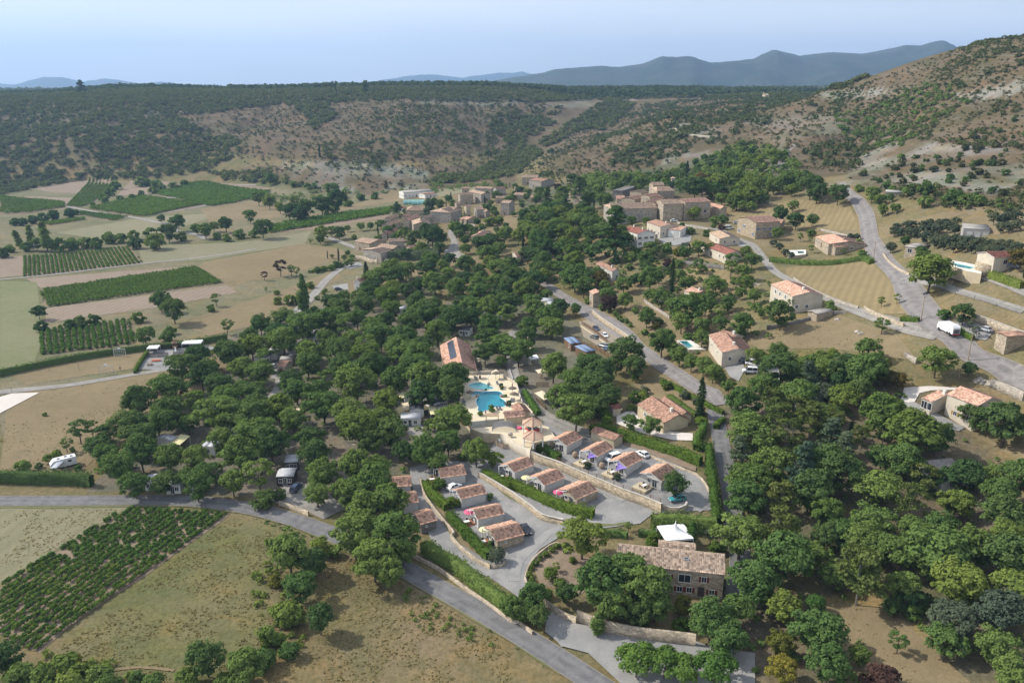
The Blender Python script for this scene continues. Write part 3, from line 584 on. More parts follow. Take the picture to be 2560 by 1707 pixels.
def trunk_mesh(kind, var):
    if (kind, var) in _tk: return _tk[(kind, var)]
    rng = random.Random(var*17+len(kind)); mb = MB(); top = {'round': .5, 'open': .6, 'pine': .9, 'cedar': .9, 'column': .5, 'poplar': .8, 'mop': .45}.get(kind, .4)
    r0 = {'column': .012, 'pine': .014, 'poplar': .016}.get(kind, .026); p = Vector((0, 0, -.06)); q = Vector((rng.uniform(-.02, .02), rng.uniform(-.02, .02), top*.45))
    e = Vector((rng.uniform(-.04, .04), rng.uniform(-.04, .04), top)); mb.bar(p, q, r0, n=6, r2=r0*.8); mb.bar(q, e, r0*.8, n=6, r2=r0*.35)
    for k in range({'column': 0, 'poplar': 2, 'pine': 7}.get(kind, 6)):
        a = rng.uniform(0, 6.28); s = rng.uniform(.5, 1) if kind == 'pine' else rng.uniform(.05, .6); b = q.lerp(e, s); l = rng.uniform(.16, .27)
        mb.bar(b, b+Vector((l*math.cos(a), l*math.sin(a), rng.uniform(.04, .2) if kind != 'pine' else .04)), r0*.4, n=4, r2=r0*.12)
    o = mb.build('trunk', BARKG if kind == 'pine' else BARK); me = o.data; bpy.data.objects.remove(o); _tk[(kind, var)] = me; return me
LAND = {k: D(v)[0] for k, v in {'turquoise swimming pool': (1118, 915), 'stone farmhouse with red shutters': (1545, 1300), 'long tiled restaurant roof': (1050, 815),
 'white camper': (145, 1065), 'sand court': (30, 920), 'play area': (420, 815), 'small white gabled house': (815, 657), 'village manor with blue hedge': (870, 575), 'three-storey village house': (1025, 495),
 'square stone barn': (1560, 478), 'grey villa below the barn': (1465, 545), 'house with blue shutters': (1750, 520), 'tan gabled villa': (1830, 680), 'cream house with orange door': (1675, 800),
 'tan tiled house by the hedge': (1520, 950), 'cream two-storey house': (2200, 925), 'grey shed roof': (2170, 1075), 'white refuse truck': (2177, 758), 'round tower house': (2280, 600), 'flat concrete house': (2240, 528),
 'upper row of villas': (1440, 1060), 'middle row of villas': (1265, 1100), 'lower row of villas': (1120, 1160), 'western row of villas': (945, 1160), 'stone hut beside the road': (1370, 685), 'near vineyard': (250, 1310), 'white marquee': (1545, 1228),
 'bend of the near road': (760, 1215), 'road junction on the right': (2150, 790), 'grey gravel fork': (1230, 1240), 'right-hand clearing': (2030, 1440), 'bottom car park': (1500, 1500), 'shingle cliff': (800, 410), 'white barn': (1000, 440), 'middle vineyard': (300, 655), 'striped vineyard': (190, 600), 'car park fence': (1400, 790), 'red-roofed garden hut': (1410, 935), 'grassy field above the lane': (1930, 650), 'three-storey stone house on the rise': (1240, 495)}.items()}
_O1 = 'first second third fourth fifth sixth seventh eighth ninth'.split()
ORD = ['nearest', 'second', 'third', 'fourth', 'fifth', 'sixth', 'seventh', 'eighth', 'ninth', 'tenth', 'eleventh', 'twelfth', 'thirteenth', 'fourteenth', 'fifteenth', 'sixteenth', 'seventeenth', 'eighteenth', 'nineteenth', 'twentieth']
ORD += [t_+'-'+o for t_ in ('twenty', 'thirty', 'forty', 'fifty', 'sixty') for o in _O1]
_lab = []
def later(o, px, desc, cat, group=None): _lab.append((o, px, desc, cat, group))
def autolabel():
    """say of each plant where it stands: rank, side and the nearest thing one can find"""
    B = {}
    for o, px, desc, cat, group in _lab:
        k = min(LAND, key=lambda n: math.hypot(LAND[n][0]-px[0], (LAND[n][1]-px[1])*1.3)); dx, dy = px[0]-LAND[k][0], px[1]-LAND[k][1]
        side = ('to the right of' if dx > 0 else 'to the left of') if abs(dx) > abs(dy)*1.1 else ('in front of' if dy > 0 else 'behind')
        B.setdefault((desc, k, side), []).append((math.hypot(dx, dy), o, cat, group))
    for (desc, k, side), lst in B.items():
        lst.sort(key=lambda q: q[0])
        for i, (d_, o, cat, group) in enumerate(lst):
            n = ORD[min(i, len(ORD)-1)] if len(lst) > 1 else ''
            tag(o, (n+' '+desc+' '+side+' the '+k).strip(), cat, group)
DESC = {'round': 'tree', 'open': 'loose open tree', 'pine': 'pine tree', 'cedar': 'cedar', 'column': 'cypress', 'poplar': 'tall poplar', 'bush': 'bush', 'ball': 'clipped round bush', 'mop': 'leafy mop-headed tree'}
CNAME = {'dark': 'dark green', 'mid': 'green', 'light': 'light green', 'yellow': 'yellowing', 'olive': 'silvery olive', 'pine': 'yellow-green', 'cypress': 'dark', 'cedar': 'blue-grey', 'orange': 'orange-brown', 'purple': 'purple', 'hedge': 'bright green', 'bright': 'bright green', 'scrub': 'grey-green'}
RN_ = {'dark': 'dark_oak_tree', 'light': 'pale_oak_tree', 'yellow': 'pale_oak_tree', 'olive': 'olive_tree', 'orange': 'maple_tree', 'purple': 'plum_tree'}  # dark and pale round trees: one oak shape, told apart by leaf colour alone
ONAME = {'round': 'oak_tree', 'open': 'young_tree', 'pine': 'pine_tree', 'cedar': 'cedar_tree', 'column': 'cypress_tree', 'poplar': 'poplar_tree', 'bush': 'bush', 'ball': 'clipped_bush', 'mop': 'mulberry_tree'}
RAD = {'round': .5, 'open': .42, 'pine': .36, 'cedar': .33, 'column': .09, 'poplar': .15, 'bush': .6, 'ball': .5, 'mop': .55}
def oname(kind, colour): return RN_.get(colour, 'oak_tree') if kind == 'round' else ONAME[kind]
TREES = []; PLANTED = {}; DEFER = []
_vi = [0]
def plant(kind, colour, loc, h, wide=1., label=None, group=None, px=None):
    _vi[0] += 1; v = _vi[0] % (6 if kind == 'round' else 3); d_ = math.hypot(loc[0], loc[1]); px = project([loc])[0] if px is None else px
    lod = 0 if d_/max(h, 1) < 45 or d_ < 330 else (1 if d_ < 700 else 2)
    if kind in ('bush', 'ball') and d_/h > 70: lod = max(lod, 1)
    t = empty(oname(kind, colour), loc, random.uniform(0, 6.28), (h*wide, h*wide*random.uniform(.93, 1.07), h*random.uniform(.95, 1.05)))
    c = link('crown', crown_mesh(kind, v, colour, lod), t)
    if kind not in ('bush', 'ball'): link('trunk', trunk_mesh(kind, v), t)
    if label: tag(t, label, 'tree' if kind not in ('bush', 'ball') else 'bush', group)
    else: later(t, px, CNAME[colour]+' '+DESC[kind], 'tree' if kind not in ('bush', 'ball') else 'bush', group)
    PLANTED[oname(kind, colour)] = PLANTED.get(oname(kind, colour), 0)+1
    TREES.append((loc[0], loc[1], h*RAD[kind]*wide)); return t
def tree_px(kind, colour, cx, cy, r, asp=1., **kw):
    """crown centre and radius in photograph pixels -> a tree standing on the ground there"""
    hh = 6.
    for _ in range(4):
        P = at((cx, cy), hh*.6); mpp = slant(P)/FPX; R = r*mpp; hh = R/RAD[kind]/asp if kind not in ('column', 'poplar') else r*2*mpp
    return plant(kind, colour, (P[0], P[1], P[2]), hh, kw.pop('wide', 1.) if kind in ('column', 'poplar') else kw.pop('wide', asp), **kw)

def fill(poly, spacing, kinds, hr, seed, holes=(), group=None, keep=1., limit=None):
    """stands of trees: blue-noise points on the ground inside an outline of the photograph"""
    W = hits(poly); rng = np.random.default_rng(seed); x0, x1, y0, y1 = W[:, 0].min(), W[:, 0].max(), W[:, 1].min(), W[:, 1].max()
    n = int((x1-x0)*(y1-y0)/spacing**2*9); C_ = rng.uniform((x0, y0), (x1, y1), (n, 2)); z = Hs(C_[:, 0], C_[:, 1]); P3 = np.stack([C_[:, 0], C_[:, 1], z+4], 1); px = project(P3)
    ok = inpoly(px, poly); C_, z, px = C_[ok], z[ok], px[ok]; out = []; cell = {}
    for (x, y), zz, p in zip(C_, z, px):
        if any(math.hypot(p[0]-hx, (p[1]-hy)*hs) < hr_ for hx, hy, hr_, hs in holes) or rng.random() > keep: continue
        i, j = int(x//spacing), int(y//spacing); bad = False
        for a in (-1, 0, 1):
            for b in (-1, 0, 1):
                for (xx, yy) in cell.get((i+a, j+b), ()):
                    if (xx-x)**2+(yy-y)**2 < spacing**2: bad = True
        if bad: continue
        if any((tx-x)**2+(ty-y)**2 < (tr*.75+spacing*.35)**2 for tx, ty, tr in TREES[-0:] if abs(ty-y) < 12): continue
        cell.setdefault((i, j), []).append((x, y)); out.append((x, y, zz, p))
    if limit: out = out[:limit]
    for x, y, zz, p in out:
        k, c = kinds[int(rng.random()*len(kinds))]; h_ = rng.uniform(*hr); DEFER.append((h_/math.hypot(x, y), k, c, (x, y, zz-.1), h_, rng.uniform(.9, 1.2), group, p))
    return out

def settle():
    """the largest in view stand one by one, at most 300 of a name; the rest are one joined wood"""
    DEFER.sort(key=lambda q: -q[0]); VV, FF, b = [], [], 0; rng = np.random.default_rng(2)
    for sz, k, c, loc, h, wd, group, p in DEFER:
        if PLANTED.get(oname(k, c), 0) < 300: plant(k, c, loc, h, wd, group=group, px=p); continue
        me = crown_mesh(k, int(rng.random()*3), 'mid', 1); n = len(me.vertices); v = np.empty(n*3, np.float32); me.vertices.foreach_get('co', v); v = v.reshape(-1, 3)
        a = rng.random()*6.28; R = np.array([[math.cos(a), -math.sin(a), 0], [math.sin(a), math.cos(a), 0], [0, 0, 1]]); VV.append((v*np.array([wd, wd, 1])*h)@R.T+np.array(loc)); FF.append(np.arange(n).reshape(-1, 4)+b); b += n
    print('joined', len(VV))
    if VV: tag(link('distant_trees', np_mesh('distant_trees', np.concatenate(VV), np.concatenate(FF), LEAF['mid'])), 'smaller trees standing among the houses and in the woods behind', kind='stuff')
# ------------------------------------------------------------------ trees placed one by one (crown centre x, y, radius in D pixels)
def TR(kind, colour, *l, **kw):
    for e in l:
        (x, y), = D(e[:2]); tree_px(kind, colour, x, y, e[2]*2560/2352*1.08, e[3] if len(e) > 3 else 1., **kw)
def TT(c, r, kind, colour, *l, **kw):
    for e in l:
        (x, y), = T(c, r, e[:2]); tree_px(kind, colour, x, y, e[2]/3.672*(1.1 if kind == 'round' else 1.), e[3] if len(e) > 3 else 1., **kw)
# foreground
TT(2,4,'round','mid',(300,330,190),(400,650,150)); TT(2,4,'round','dark',(520,430,140),(580,940,135,.9)); TT(2,4,'bush','light',(280,900,140),(140,1120,110),(600,290,100),(700,340,70)); TT(2,4,'bush','yellow',(180,610,75))
TT(2,4,'bush','mid',(300,1240,90),(60,1330,110),(1000,420,90)); TT(2,4,'round','mid',(900,150,210),(1080,400,200),(1260,170,230),(1200,540,150),(1350,350,130))
TT(1,4,'round','dark',(1890,1320,150),(20,1310,130)); TT(1,4,'round','mid',(2250,1400,160)); TT(1,4,'bush','light',(560,1440,160),(700,1500,140),(1720,1500,110),(350,1510,130),(1000,1520,100),(2050,1550,100)); TT(1,4,'bush','mid',(880,1500,120),(150,1500,130),(1400,1540,90),(1250,1500,60)); TT(1,4,'bush','yellow',(680,1350,70))
# farmhouse garden
TT(3,4,'round','light',(650,190,200)); TT(3,4,'round','mid',(820,620,230),(1230,640,240),(1060,530,190),(1320,820,150),(900,820,170)); TT(3,4,'round','dark',(1150,900,130))
TT(3,4,'round','mid',(190,760,140),(1830,960,190),(2000,1130,170),(2060,880,150)); TT(3,4,'round','dark',(250,930,110)); TT(3,4,'poplar','mid',(790,1010,110),wide=2.1)
TT(3,4,'mop','bright',(1150,1330,190),(1400,1360,170),(1570,1420,160),(1870,1420,180)); TT(3,4,'round','dark',(500,720,100)); TT(3,4,'ball','hedge',(355,560,66)); TT(3,4,'open','light',(405,490,45),(1070,120,45))
TT(3,4,'bush','light',(215,455,38),(260,410,30),(315,375,36),(365,335,34),(420,300,36),(175,500,30),(160,560,34),(180,605,34),(320,740,60),(440,640,60)); TT(3,4,'bush','yellow',(1570,830,85)); TT(3,4,'bush','hedge',(560,430,36),(490,350,24),(1300,240,80),(1880,300,70),(1440,630,80),(1560,1010,80),(1200,990,60))
TT(3,4,'poplar','bright',(1650,180,110),wide=1.5); TT(3,4,'bush','dark',(1900,650,70)); TT(3,4,'open','olive',(1830,210,70)); TT(2,4,'ball','olive',(2210,385,75)); TT(2,4,'bush','mid',(2160,290,45))
TT(3,4,'round','mid',(-5,850,120),(100,900,90))
# villas and campsite edge
TT(3,3,'round','dark',(1510,1300,110)); TT(3,3,'round','mid',(1090,730,80),(1270,760,100)); TT(3,3,'column','cypress',(1740,480,200),wide=1.35); TT(3,3,'ball','hedge',(1130,335,38)); TT(3,3,'bush','hedge',(1740,720,60),(925,560,55),(860,650,70),(870,720,60),(1730,850,40),(1730,940,60),(1420,390,55),(420,1040,28)); TT(3,3,'bush','olive',(1210,440,50),(700,1130,36),(965,1235,36),(1590,480,50),(1690,540,40)); TT(3,3,'bush','light',(1130,490,65),(1210,490,60),(90,350,70),(1080,600,40),(1110,600,36),(1390,360,36)); TT(3,3,'round','light',(2250,130,90,1.1)); TT(3,3,'bush','olive',(1740,640,45))
TT(3,3,'round','mid',(590,620,180),(460,500,150),(380,200,150),(700,200,140),(560,330,130)); TT(3,3,'round','dark',(640,470,140),(760,380,150),(830,260,150),(900,480,130),(1060,80,160),(1130,220,110),(780,560,110),(960,190,90)); TT(3,3,'round','mid',(1540,120,90),(1650,180,80),(1760,210,90),(1850,280,85),(1480,60,80),(1990,400,70),(1930,330,50)); TT(3,3,'open','light',(2200,430,60),(2330,400,60)); TT(3,3,'bush','mid',(2190,370,35),(2120,440,60))
TT(2,3,'round','dark',(2100,80,110),(1800,320,160),(1790,430,150),(2240,40,60)); TT(2,3,'round','light',(2250,180,55),(2180,1060,85),(1600,750,60)); TT(2,3,'round','mid',(2020,990,140),(1580,970,160),(1760,900,130),(1650,1100,110)); TT(2,3,'round','dark',(1250,820,150),(1060,900,130),(1350,990,110),(1480,950,60)); TT(2,3,'bush','hedge',(1680,1290,70),(1810,1460,70),(215,270,25),(255,275,25)); TT(2,3,'bush','dark',(210,1390,60),(60,1420,110),(1900,1050,50))
TT(2,3,'round','mid',(1060,1270,170),(830,1380,140),(1230,1430,170),(1000,1500,150),(620,1200,150),(560,1380,120),(1130,1130,110)); TT(2,3,'round','orange',(470,30,70)); TT(2,3,'round','yellow',(120,30,40))
# campsite left border
TT(1,3,'round','mid',(1290,1000,150),(1550,1050,130),(1100,1120,150),(1230,1290,120),(1780,1060,120),(1900,1180,110),(2200,1020,170),(2130,1270,120),(960,1030,110)); TT(1,3,'round','dark',(1180,730,150),(1560,620,140),(960,820,80),(1850,300,130),(2100,80,140),(1500,1270,110),(1700,1240,90)); TT(1,3,'open','mid',(720,800,95),(840,790,70),(605,940,55),(1665,210,55),(1210,560,70),(1320,480,70)); TT(1,3,'round','mid',(1420,390,60),(1500,330,55),(1860,620,90),(2080,480,110),(1730,740,90),(2230,420,90)); TT(1,3,'ball','hedge',(1898,98,28),(440,1070,40),(520,1035,42),(1600,290,40)); TT(1,3,'bush','mid',(200,1130,62),(355,1135,30),(665,985,24),(710,1150,32),(410,665,20))
TT(1,3,'bush','vine',(1260,1520,50),(1400,1510,50)) if False else None
# left fields
TT(1,2,'round','mid',(1470,1170,95),(1330,1490,85)); TT(1,2,'round','dark',(1590,1260,105),(1540,550,75),(350,1280,60),(1480,430,38),(2070,470,70)); TT(1,2,'open','mid',(1980,1170,50),(2080,1410,65)); TT(1,2,'bush','light',(1270,1330,60),(1420,630,85),(1660,590,50),(1940,1250,40)); TT(1,2,'bush','dark',(1240,650,60),(740,1370,60),(850,1350,55),(640,1390,50),(370,1415,50),(20,740,50),(490,390,50),(390,420,45),(300,440,40),(200,455,40),(130,460,35),(640,375,45),(690,370,30))
TT(1,2,'poplar','mid',(410,590,110),wide=1.6); TT(1,2,'poplar','mid',(165,610,70),wide=1.7); TT(1,2,'poplar','light',(275,580,75),wide=1.4); TT(1,2,'round','mid',(1630,460,70),(1880,530,70),(1800,520,50),(330,660,50),(2290,400,60),(1960,500,45)); TT(1,2,'bush','mid',(560,660,70),(660,650,60),(780,640,60),(880,650,60),(1000,600,60),(1100,600,55),(1220,580,50),(1380,560,60),(240,680,50),(480,660,50),(90,700,40),(1990,590,40),(2080,600,45),(2200,570,50),(2320,570,40),(1290,90,50),(1350,100,40),(1430,110,50),(1480,130,40),(1590,125,40),(1690,100,35),(1400,170,35),(1290,200,30),(1210,230,30),(1100,245,28),(950,240,40),(1010,180,45),(1060,120,45),(960,260,30),(850,300,22),(1560,1450,50),(1530,1500,60))
TT(2,2,'round','dark',(60,500,90),(300,360,70),(450,330,90),(600,290,90),(740,250,95),(380,390,60)); TT(2,2,'round','light',(700,160,70),(130,60,50),(350,260,50),(20,240,60),(120,270,60),(220,330,50)); TT(2,2,'bush','mid',(640,340,50),(720,340,45),(850,290,40),(960,230,40),(1090,220,40),(430,430,30),(340,110,35),(470,130,30),(540,130,30)); TT(2,2,'orange' and 'poplar','orange',(1190,120,40),wide=1.6)
TT(2,2,'poplar','mid',(415,1120,175),wide=.95); TT(2,2,'poplar','mid',(450,1150,120),wide=1.1); TT(2,2,'column','cypress',(1010,930,100),wide=1.7); TT(2,2,'column','cypress',(755,760,62),(655,762,38),(1210,600,38),(1788,225,40)); TT(2,2,'open','purple',(220,870,70),(75,955,36)); TT(2,2,'open','mid',(320,900,45),(370,910,40),(240,1330,60),(500,640,22),(90,1080,20)); TT(2,2,'round','dark',(760,550,62),(1600,310,60),(1690,300,50),(1290,340,48)) ; TT(2,2,'round','light',(600,560,70),(590,620,45),(690,540,50)); TT(2,2,'round','mid',(880,790,30),(870,830,36),(830,850,28),(810,790,30),(840,750,30),(730,850,32),(700,780,20),(1030,740,26),(960,500,40),(1050,500,35),(840,520,32),(1210,540,50),(1340,580,55),(1820,500,60),(1940,520,50),(1280,600,40))
TT(2,2,'bush','light',(190,1180,45),(310,1170,60),(390,1170,50),(500,1040,40),(190,1110,30),(900,600,30),(1510,680,60),(2150,450,60),(2230,440,50),(1890,580,24),(2070,500,30)); TT(2,2,'bush','mid',(560,900,36),(620,890,32),(690,880,36),(770,860,30),(1140,600,26),(420,1330,60),(620,1110,26),(560,1160,26),(640,1090,20)); TT(2,2,'cedar','cedar',(1590,330,70)) ; TT(2,2,'round','dark',(1450,590,75),(1620,580,110),(1560,530,70),(1700,600,70),(1690,700,60),(2130,640,80),(2050,650,70),(2000,540,50),(1880,530,60),(2030,460,40)); TT(2,2,'round','mid',(2250,600,70),(2300,560,60),(2230,700,65),(2180,760,50)); TT(2,2,'cedar','dark',(1283,340,46)); 
# village centre
TT(3,2,'column','cypress',(1473,940,175),wide=.95); TT(3,2,'column','cypress',(195,1040,95),wide=1.3); TT(3,2,'column','cypress',(1600,40,60),(1525,90,50),(750,330,75),(845,120,50),(100,620,90)); TT(3,2,'cedar','dark',(960,520,165),wide=1.2) ; TT(3,2,'round','dark',(850,270,85),(700,250,80),(1680,130,110),(1750,140,80),(230,870,80),(710,480,100),(300,420,90),(1240,800,90),(1290,700,85),(1240,880,80)); TT(3,2,'round','mid',(250,620,110),(410,500,90),(140,520,80),(330,390,80),(1420,1350,1),(1270,970,110),(1130,980,60),(1030,1020,85),(580,950,130),(480,900,100),(660,1040,100),(1040,1180,75),(1250,1130,60),(1720,690,70),(1870,1060,100),(1980,1200,75),(1620,1240,160),(1780,1200,110),(1560,1360,110),(1740,1400,80),(1920,1380,75),(2110,1390,110),(1490,1230,90),(1240,1340,85),(590,1260,60),(310,1120,60),(1540,950,70),(2130,920,75),(2210,800,75),(2150,740,60),(1380,1540,140),(2290,1290,50),(1820,700,50),(1100,450,45),(1230,450,40),(1230,370,32),(2230,1130,70),(2100,1110,55))
TT(3,2,'round','light',(570,570,75),(460,180,65),(250,180,50),(420,240,45),(700,650,50),(950,130,55),(1670,380,60),(480,640,55),(230,370,60),(60,590,70),(1890,90,90),(2040,50,90),(2180,130,110),(2200,210,90),(2070,250,80)); TT(3,2,'round','orange',(820,970,80),(1740,60,60)); TT(3,2,'purple' and 'round','purple',(890,1200,80)); TT(3,2,'bush','purple',(560,700,60),(1420,830,45),(420,140,40),(1925,510,34)); TT(3,2,'bush','yellow',(1330,1410,40),(500,620,40),(1530,730,50)); TT(3,2,'bush','olive',(420,640,50),(390,720,50),(385,850,40),(1600,690,60),(430,220,40),(1830,960,32),(1200,1000,40),(1420,900,40)); TT(3,2,'bush','mid',(320,790,50),(440,800,40),(560,810,70),(950,810,45),(1080,870,40),(1060,800,40),(1140,740,60),(1430,690,60),(1530,840,50),(1720,830,45),(700,1180,40),(830,1240,40),(890,1270,30),(950,1300,30),(985,1340,30),(1050,1370,28),(1010,1365,24),(1130,1270,40),(1220,1470,36),(1090,1410,24),(1350,1370,40),(1640,540,40),(1780,560,40),(1860,440,50),(1940,430,45),(1850,500,25),(1560,490,30),(2250,1240,50),(2190,1370,40),(1620,1510,50),(1700,1490,40),(60,830,40),(880,760,30),(395,990,18),(2110,1450,60),(1640,1000,40),(2040,1000,40)); TT(3,2,'ball','hedge',(1395,1380,1)) if False else None
TT(3,2,'pine','pine',(2010,860,60),(1660,960,50),(1690,570,1)) if False else TT(3,2,'open','mid',(2015,880,75),(1660,950,55),(730,820,30)); TT(3,2,'round','dark',(630,100,60),(560,60,60),(640,340,70)) ; TT(3,2,'cedar','dark',(620,150,80),(490,300,70),(680,300,90),(320,230,70))
TT(3,2,'round','mid',(1180,90,70),(1290,80,55),(1430,40,60),(800,160,55),(1400,110,40),(1060,60,55),(950,40,50),(2330,100,60),(2300,250,60),(1930,240,60),(1880,150,60),(2030,290,60),(2120,310,50),(2200,320,50)) 
# right slopes, gardens and road
TT(4,2,'round','dark',(120,380,80),(260,440,75),(400,120,105),(460,180,85),(650,190,90),(340,60,80)); TT(4,2,'round','mid',(410,440,55),(960,200,70),(230,310,50),(1030,260,50),(90,560,55),(1120,240,40),(190,60,80),(60,110,80)); TT(4,2,'round','light',(220,160,55),(1060,350,50),(1170,330,45)); TT(4,2,'round','light',(1500,900,180,1.15)); TT(4,2,'round','dark',(1260,630,50),(1800,1290,90),(1420,740,55),(120,1290,130)); TT(4,2,'bush','mid',(1620,1300,55),(580,1230,60),(1410,780,70),(400,560,40),(835,645,36),(620,480,1),(1190,80,1),(840,150,40),(1100,120,40),(870,750,40),(1300,160,60),(1450,140,60),(1450,270,60),(1820,240,60),(1710,210,75),(1950,250,50),(2060,1430,1)) ; TT(4,2,'open','light',(1045,1190,40),(1190,1165,38),(700,735,30),(300,600,34),(400,710,32),(1050,1410,80,1.3),(390,625,24)); TT(4,2,'orange' and 'round','orange',(2330,790,90)); TT(4,2,'open','olive',(1770,1360,45),(1860,1410,40),(1920,1470,42),(620,690,30)); TT(4,2,'column','cypress',(2352+10,900,60))
TT(4,2,'round','olive',*[(1150+i*70+random.uniform(-18,18), 560+random.uniform(-16,16)-i*6, 46) for i in range(9)], *[(1190+i*75+random.uniform(-18,18), 505-i*7+random.uniform(-10,10), 40) for i in range(8)], *[(1450+i*85, 600+i*9+random.uniform(-10,10), 52) for i in range(11)], *[(1540+i*85, 650+i*12+random.uniform(-10,10), 50) for i in range(9)], *[(2080+i*70, 430+random.uniform(-25,35), 48) for i in range(4)], *[(2150+i*70, 490+random.uniform(-15,15), 48) for i in range(3)], (1130,690,50), (50,650,34),(110,690,36),(160,740,34),(210,770,34),(760,600,34),(820,600,30),(730,660,30))
TT(4,3,'round','mid',(100,90,90),(940,60,110),(1560,140,140),(1060,560,120),(380,190,110),(560,230,120),(300,300,90),(430,310,80)); TT(4,3,'round','dark',(730,200,140),(860,420,110),(780,480,80),(1330,770,95),(1560,850,140),(1900,660,115),(2200,700,190),(1850,240,60),(660,360,90)); TT(4,3,'round','orange',(1030,200,95),(1100,330,80),(1210,340,70)); TT(4,3,'column','cypress',(760,820,110),wide=1.2); TT(4,3,'round','light',(500,150,90),(600,110,60),(300,190,60)); TT(4,3,'round','mid',(2290,1200,130),(2080,1190,90),(1500,1240,100),(1250,1080,160),(1050,1050,120)); TT(4,3,'pine','pine',(60,700,150),(250,640,130),(400,720,140),(600,760,110),(180,860,140),(870,880,90),(1060,860,80),(1430,1250,110),(130,1420,130),(40,560,110),(150,1080,90)); TT(4,3,'cedar','cedar',(330,1130,170),(700,980,130)); TT(4,3,'round','olive',(480,470,120),(430,560,100)); TT(4,3,'round','dark',(560,650,110),(520,820,90)); 
TT(4,4,'open','mid',(1200,1170,90)); TT(4,4,'round','olive',(1700,950,180),(2150,900,180)); TT(4,4,'pine','pine',(100,150,160),(230,130,90)); TT(4,4,'round','light',(150,850,150),(1900,300,180),(2200,200,140),(850,1300,90)); TT(4,4,'round','yellow',(120,1180,120),(130,1420,130)); TT(4,4,'round','mid',(560,1370,170),(1250,650,150),(1150,330,150),(900,250,150),(700,180,130),(440,380,130),(620,560,120),(900,500,140),(1330,150,140),(1600,130,130),(2100,1200,150),(1650,1150,150),(2250,1450,150)); TT(4,4,'bush','purple',(1030,1480,140)); TT(4,4,'ball','bright',(440,830,80)); TT(4,4,'round','dark',(540,1070,70),(1150,860,80),(1330,780,100),(530,210,120)); TT(4,4,'bush','mid',(1330,900,80))
N_HAND = len(TREES)
# the campsite wood, the wood on the right, the garden trees of the village: stands
def holes(*l):
    o = []
    for c, r, x, y, q in l:
        (a, b), = T(c, r, (x, y)); o.append((a, b, q/3.672, 1.3))
    return o
HC = holes((2,3,1430,600,130),(2,3,1680,660,130),(2,3,1440,720,110),(2,3,1200,1000,90),(2,3,950,1080,60),(2,3,930,600,70),(2,3,280,1200,90),(2,3,330,1060,60),(2,3,380,680,60),(2,3,240,200,90),(2,3,60,120,90),(2,3,350,1380,110),(2,3,650,1330,80),(2,3,1050,700,60),(2,3,1900,130,230),(2,3,1640,150,140),(2,3,1700,300,60),(2,3,840,930,40),(2,3,1700,790,80),(2,3,500,1500,120),
 (1,3,1600,880,110),(1,3,2120,780,100),(1,3,1950,960,70),(1,3,1950,610,60),(1,3,2180,630,50),(1,3,1560,370,70),(1,3,1700,1190,40),(1,3,1700,420,90),(1,3,1850,850,70),(1,3,1950,740,40),
 (2,2,420,1400,110),(2,2,330,1480,80),(2,2,530,1510,80),(2,2,1330,1290,70),(2,2,1240,1370,50),(2,2,1920,1460,60),(2,2,2200,1400,80),(2,2,2300,1480,90),(2,2,1870,1540,100),(2,2,2140,1070,70),(2,2,940,1060,90),(2,2,830,1210,30),(3,3,200,100,90),(3,3,40,200,70))
WOOD = D((215,1090),(230,1000),(330,920),(370,870),(450,820),(560,790),(600,740),(700,740),(760,690),(870,640),(1000,600),(1110,590),(1200,620),(1250,670),(1300,720),(1240,800),(1190,850),(1150,800),(1060,850),(1060,950),(1000,1050),(900,1100),(760,1150),(640,1135),(400,1120))
g1 = fill(WOOD, 9.6, [('round','mid')]*6+[('round','dark')]*5+[('round','light')]+[('open','mid')], (8, 14), 5, HC, 'oaks shading the campsite')
HR = holes((4,3,1700,600,260),(4,3,1650,1120,160),(4,3,1900,1080,150),(4,3,2100,1000,120),(4,3,950,650,130),(4,3,1250,880,100),(4,3,800,700,60),(4,4,1200,1200,260),(4,4,820,880,160),(4,4,1300,1450,300),(4,4,950,1080,260),(4,4,1250,1620,330),(4,4,1650,1560,160),(4,4,850,900,200),(4,4,380,1150,60),(4,3,2100,1250,60),(4,3,1230,600,90))
g2 = fill(D((1690,950),(1760,880),(1850,820),(2000,850),(2060,950),(2100,1020),(2120,1090),(2240,1100),(2352,1130),(2352,1568),(1760,1568),(1700,1400),(1690,1200)), 7.5, [('round','mid')]*6+[('round','dark')]*3+[('round','light')]*2+[('pine','pine')]*2+[('cedar','cedar')]*1, (8, 13), 6, HR, 'trees of the wood on the right')
g3 = fill(D((1210,590),(1200,500),(1290,470),(1390,520),(1440,560),(1400,600),(1290,640),(1240,640)), 9, [('round','mid')]*4+[('round','dark')]*3+[('round','light')]*2, (7, 12), 8, (), 'trees below the village centre')
g5 = fill(D((1240,640),(1300,590),(1430,600),(1520,560),(1700,600),(1760,680),(1740,780),(1600,790),(1480,730),(1380,690)), 11, [('round','mid')]*4+[('round','dark')]*3+[('round','light')]*2+[('open','mid')], (5, 9), 19, (), 'garden trees among the village houses', keep=.85)
HV = [(x, y, r, 1.6) for x, y, r in ((1110,535,42),(1045,552,44),(1150,522,26),(1192,527,30),(1038,518,28),(980,545,22),(1166,485,42),(1215,465,30),(1262,515,24),(1250,540,14),(930,612,34),(960,625,40),(1000,600,22),(1045,483,45),(1220,590,26),(1145,600,14),(990,580,24))]
g6 = fill(D((850,560),(880,500),(940,470),(1060,440),(1170,420),(1250,440),(1260,540),(1120,560),(1020,600),(900,585)), 11, [('round','mid')]*4+[('round','dark')]*3+[('round','light')]*2+[('column','cypress')], (4, 8), 29, HV, 'trees between the houses of the left village', keep=.6)
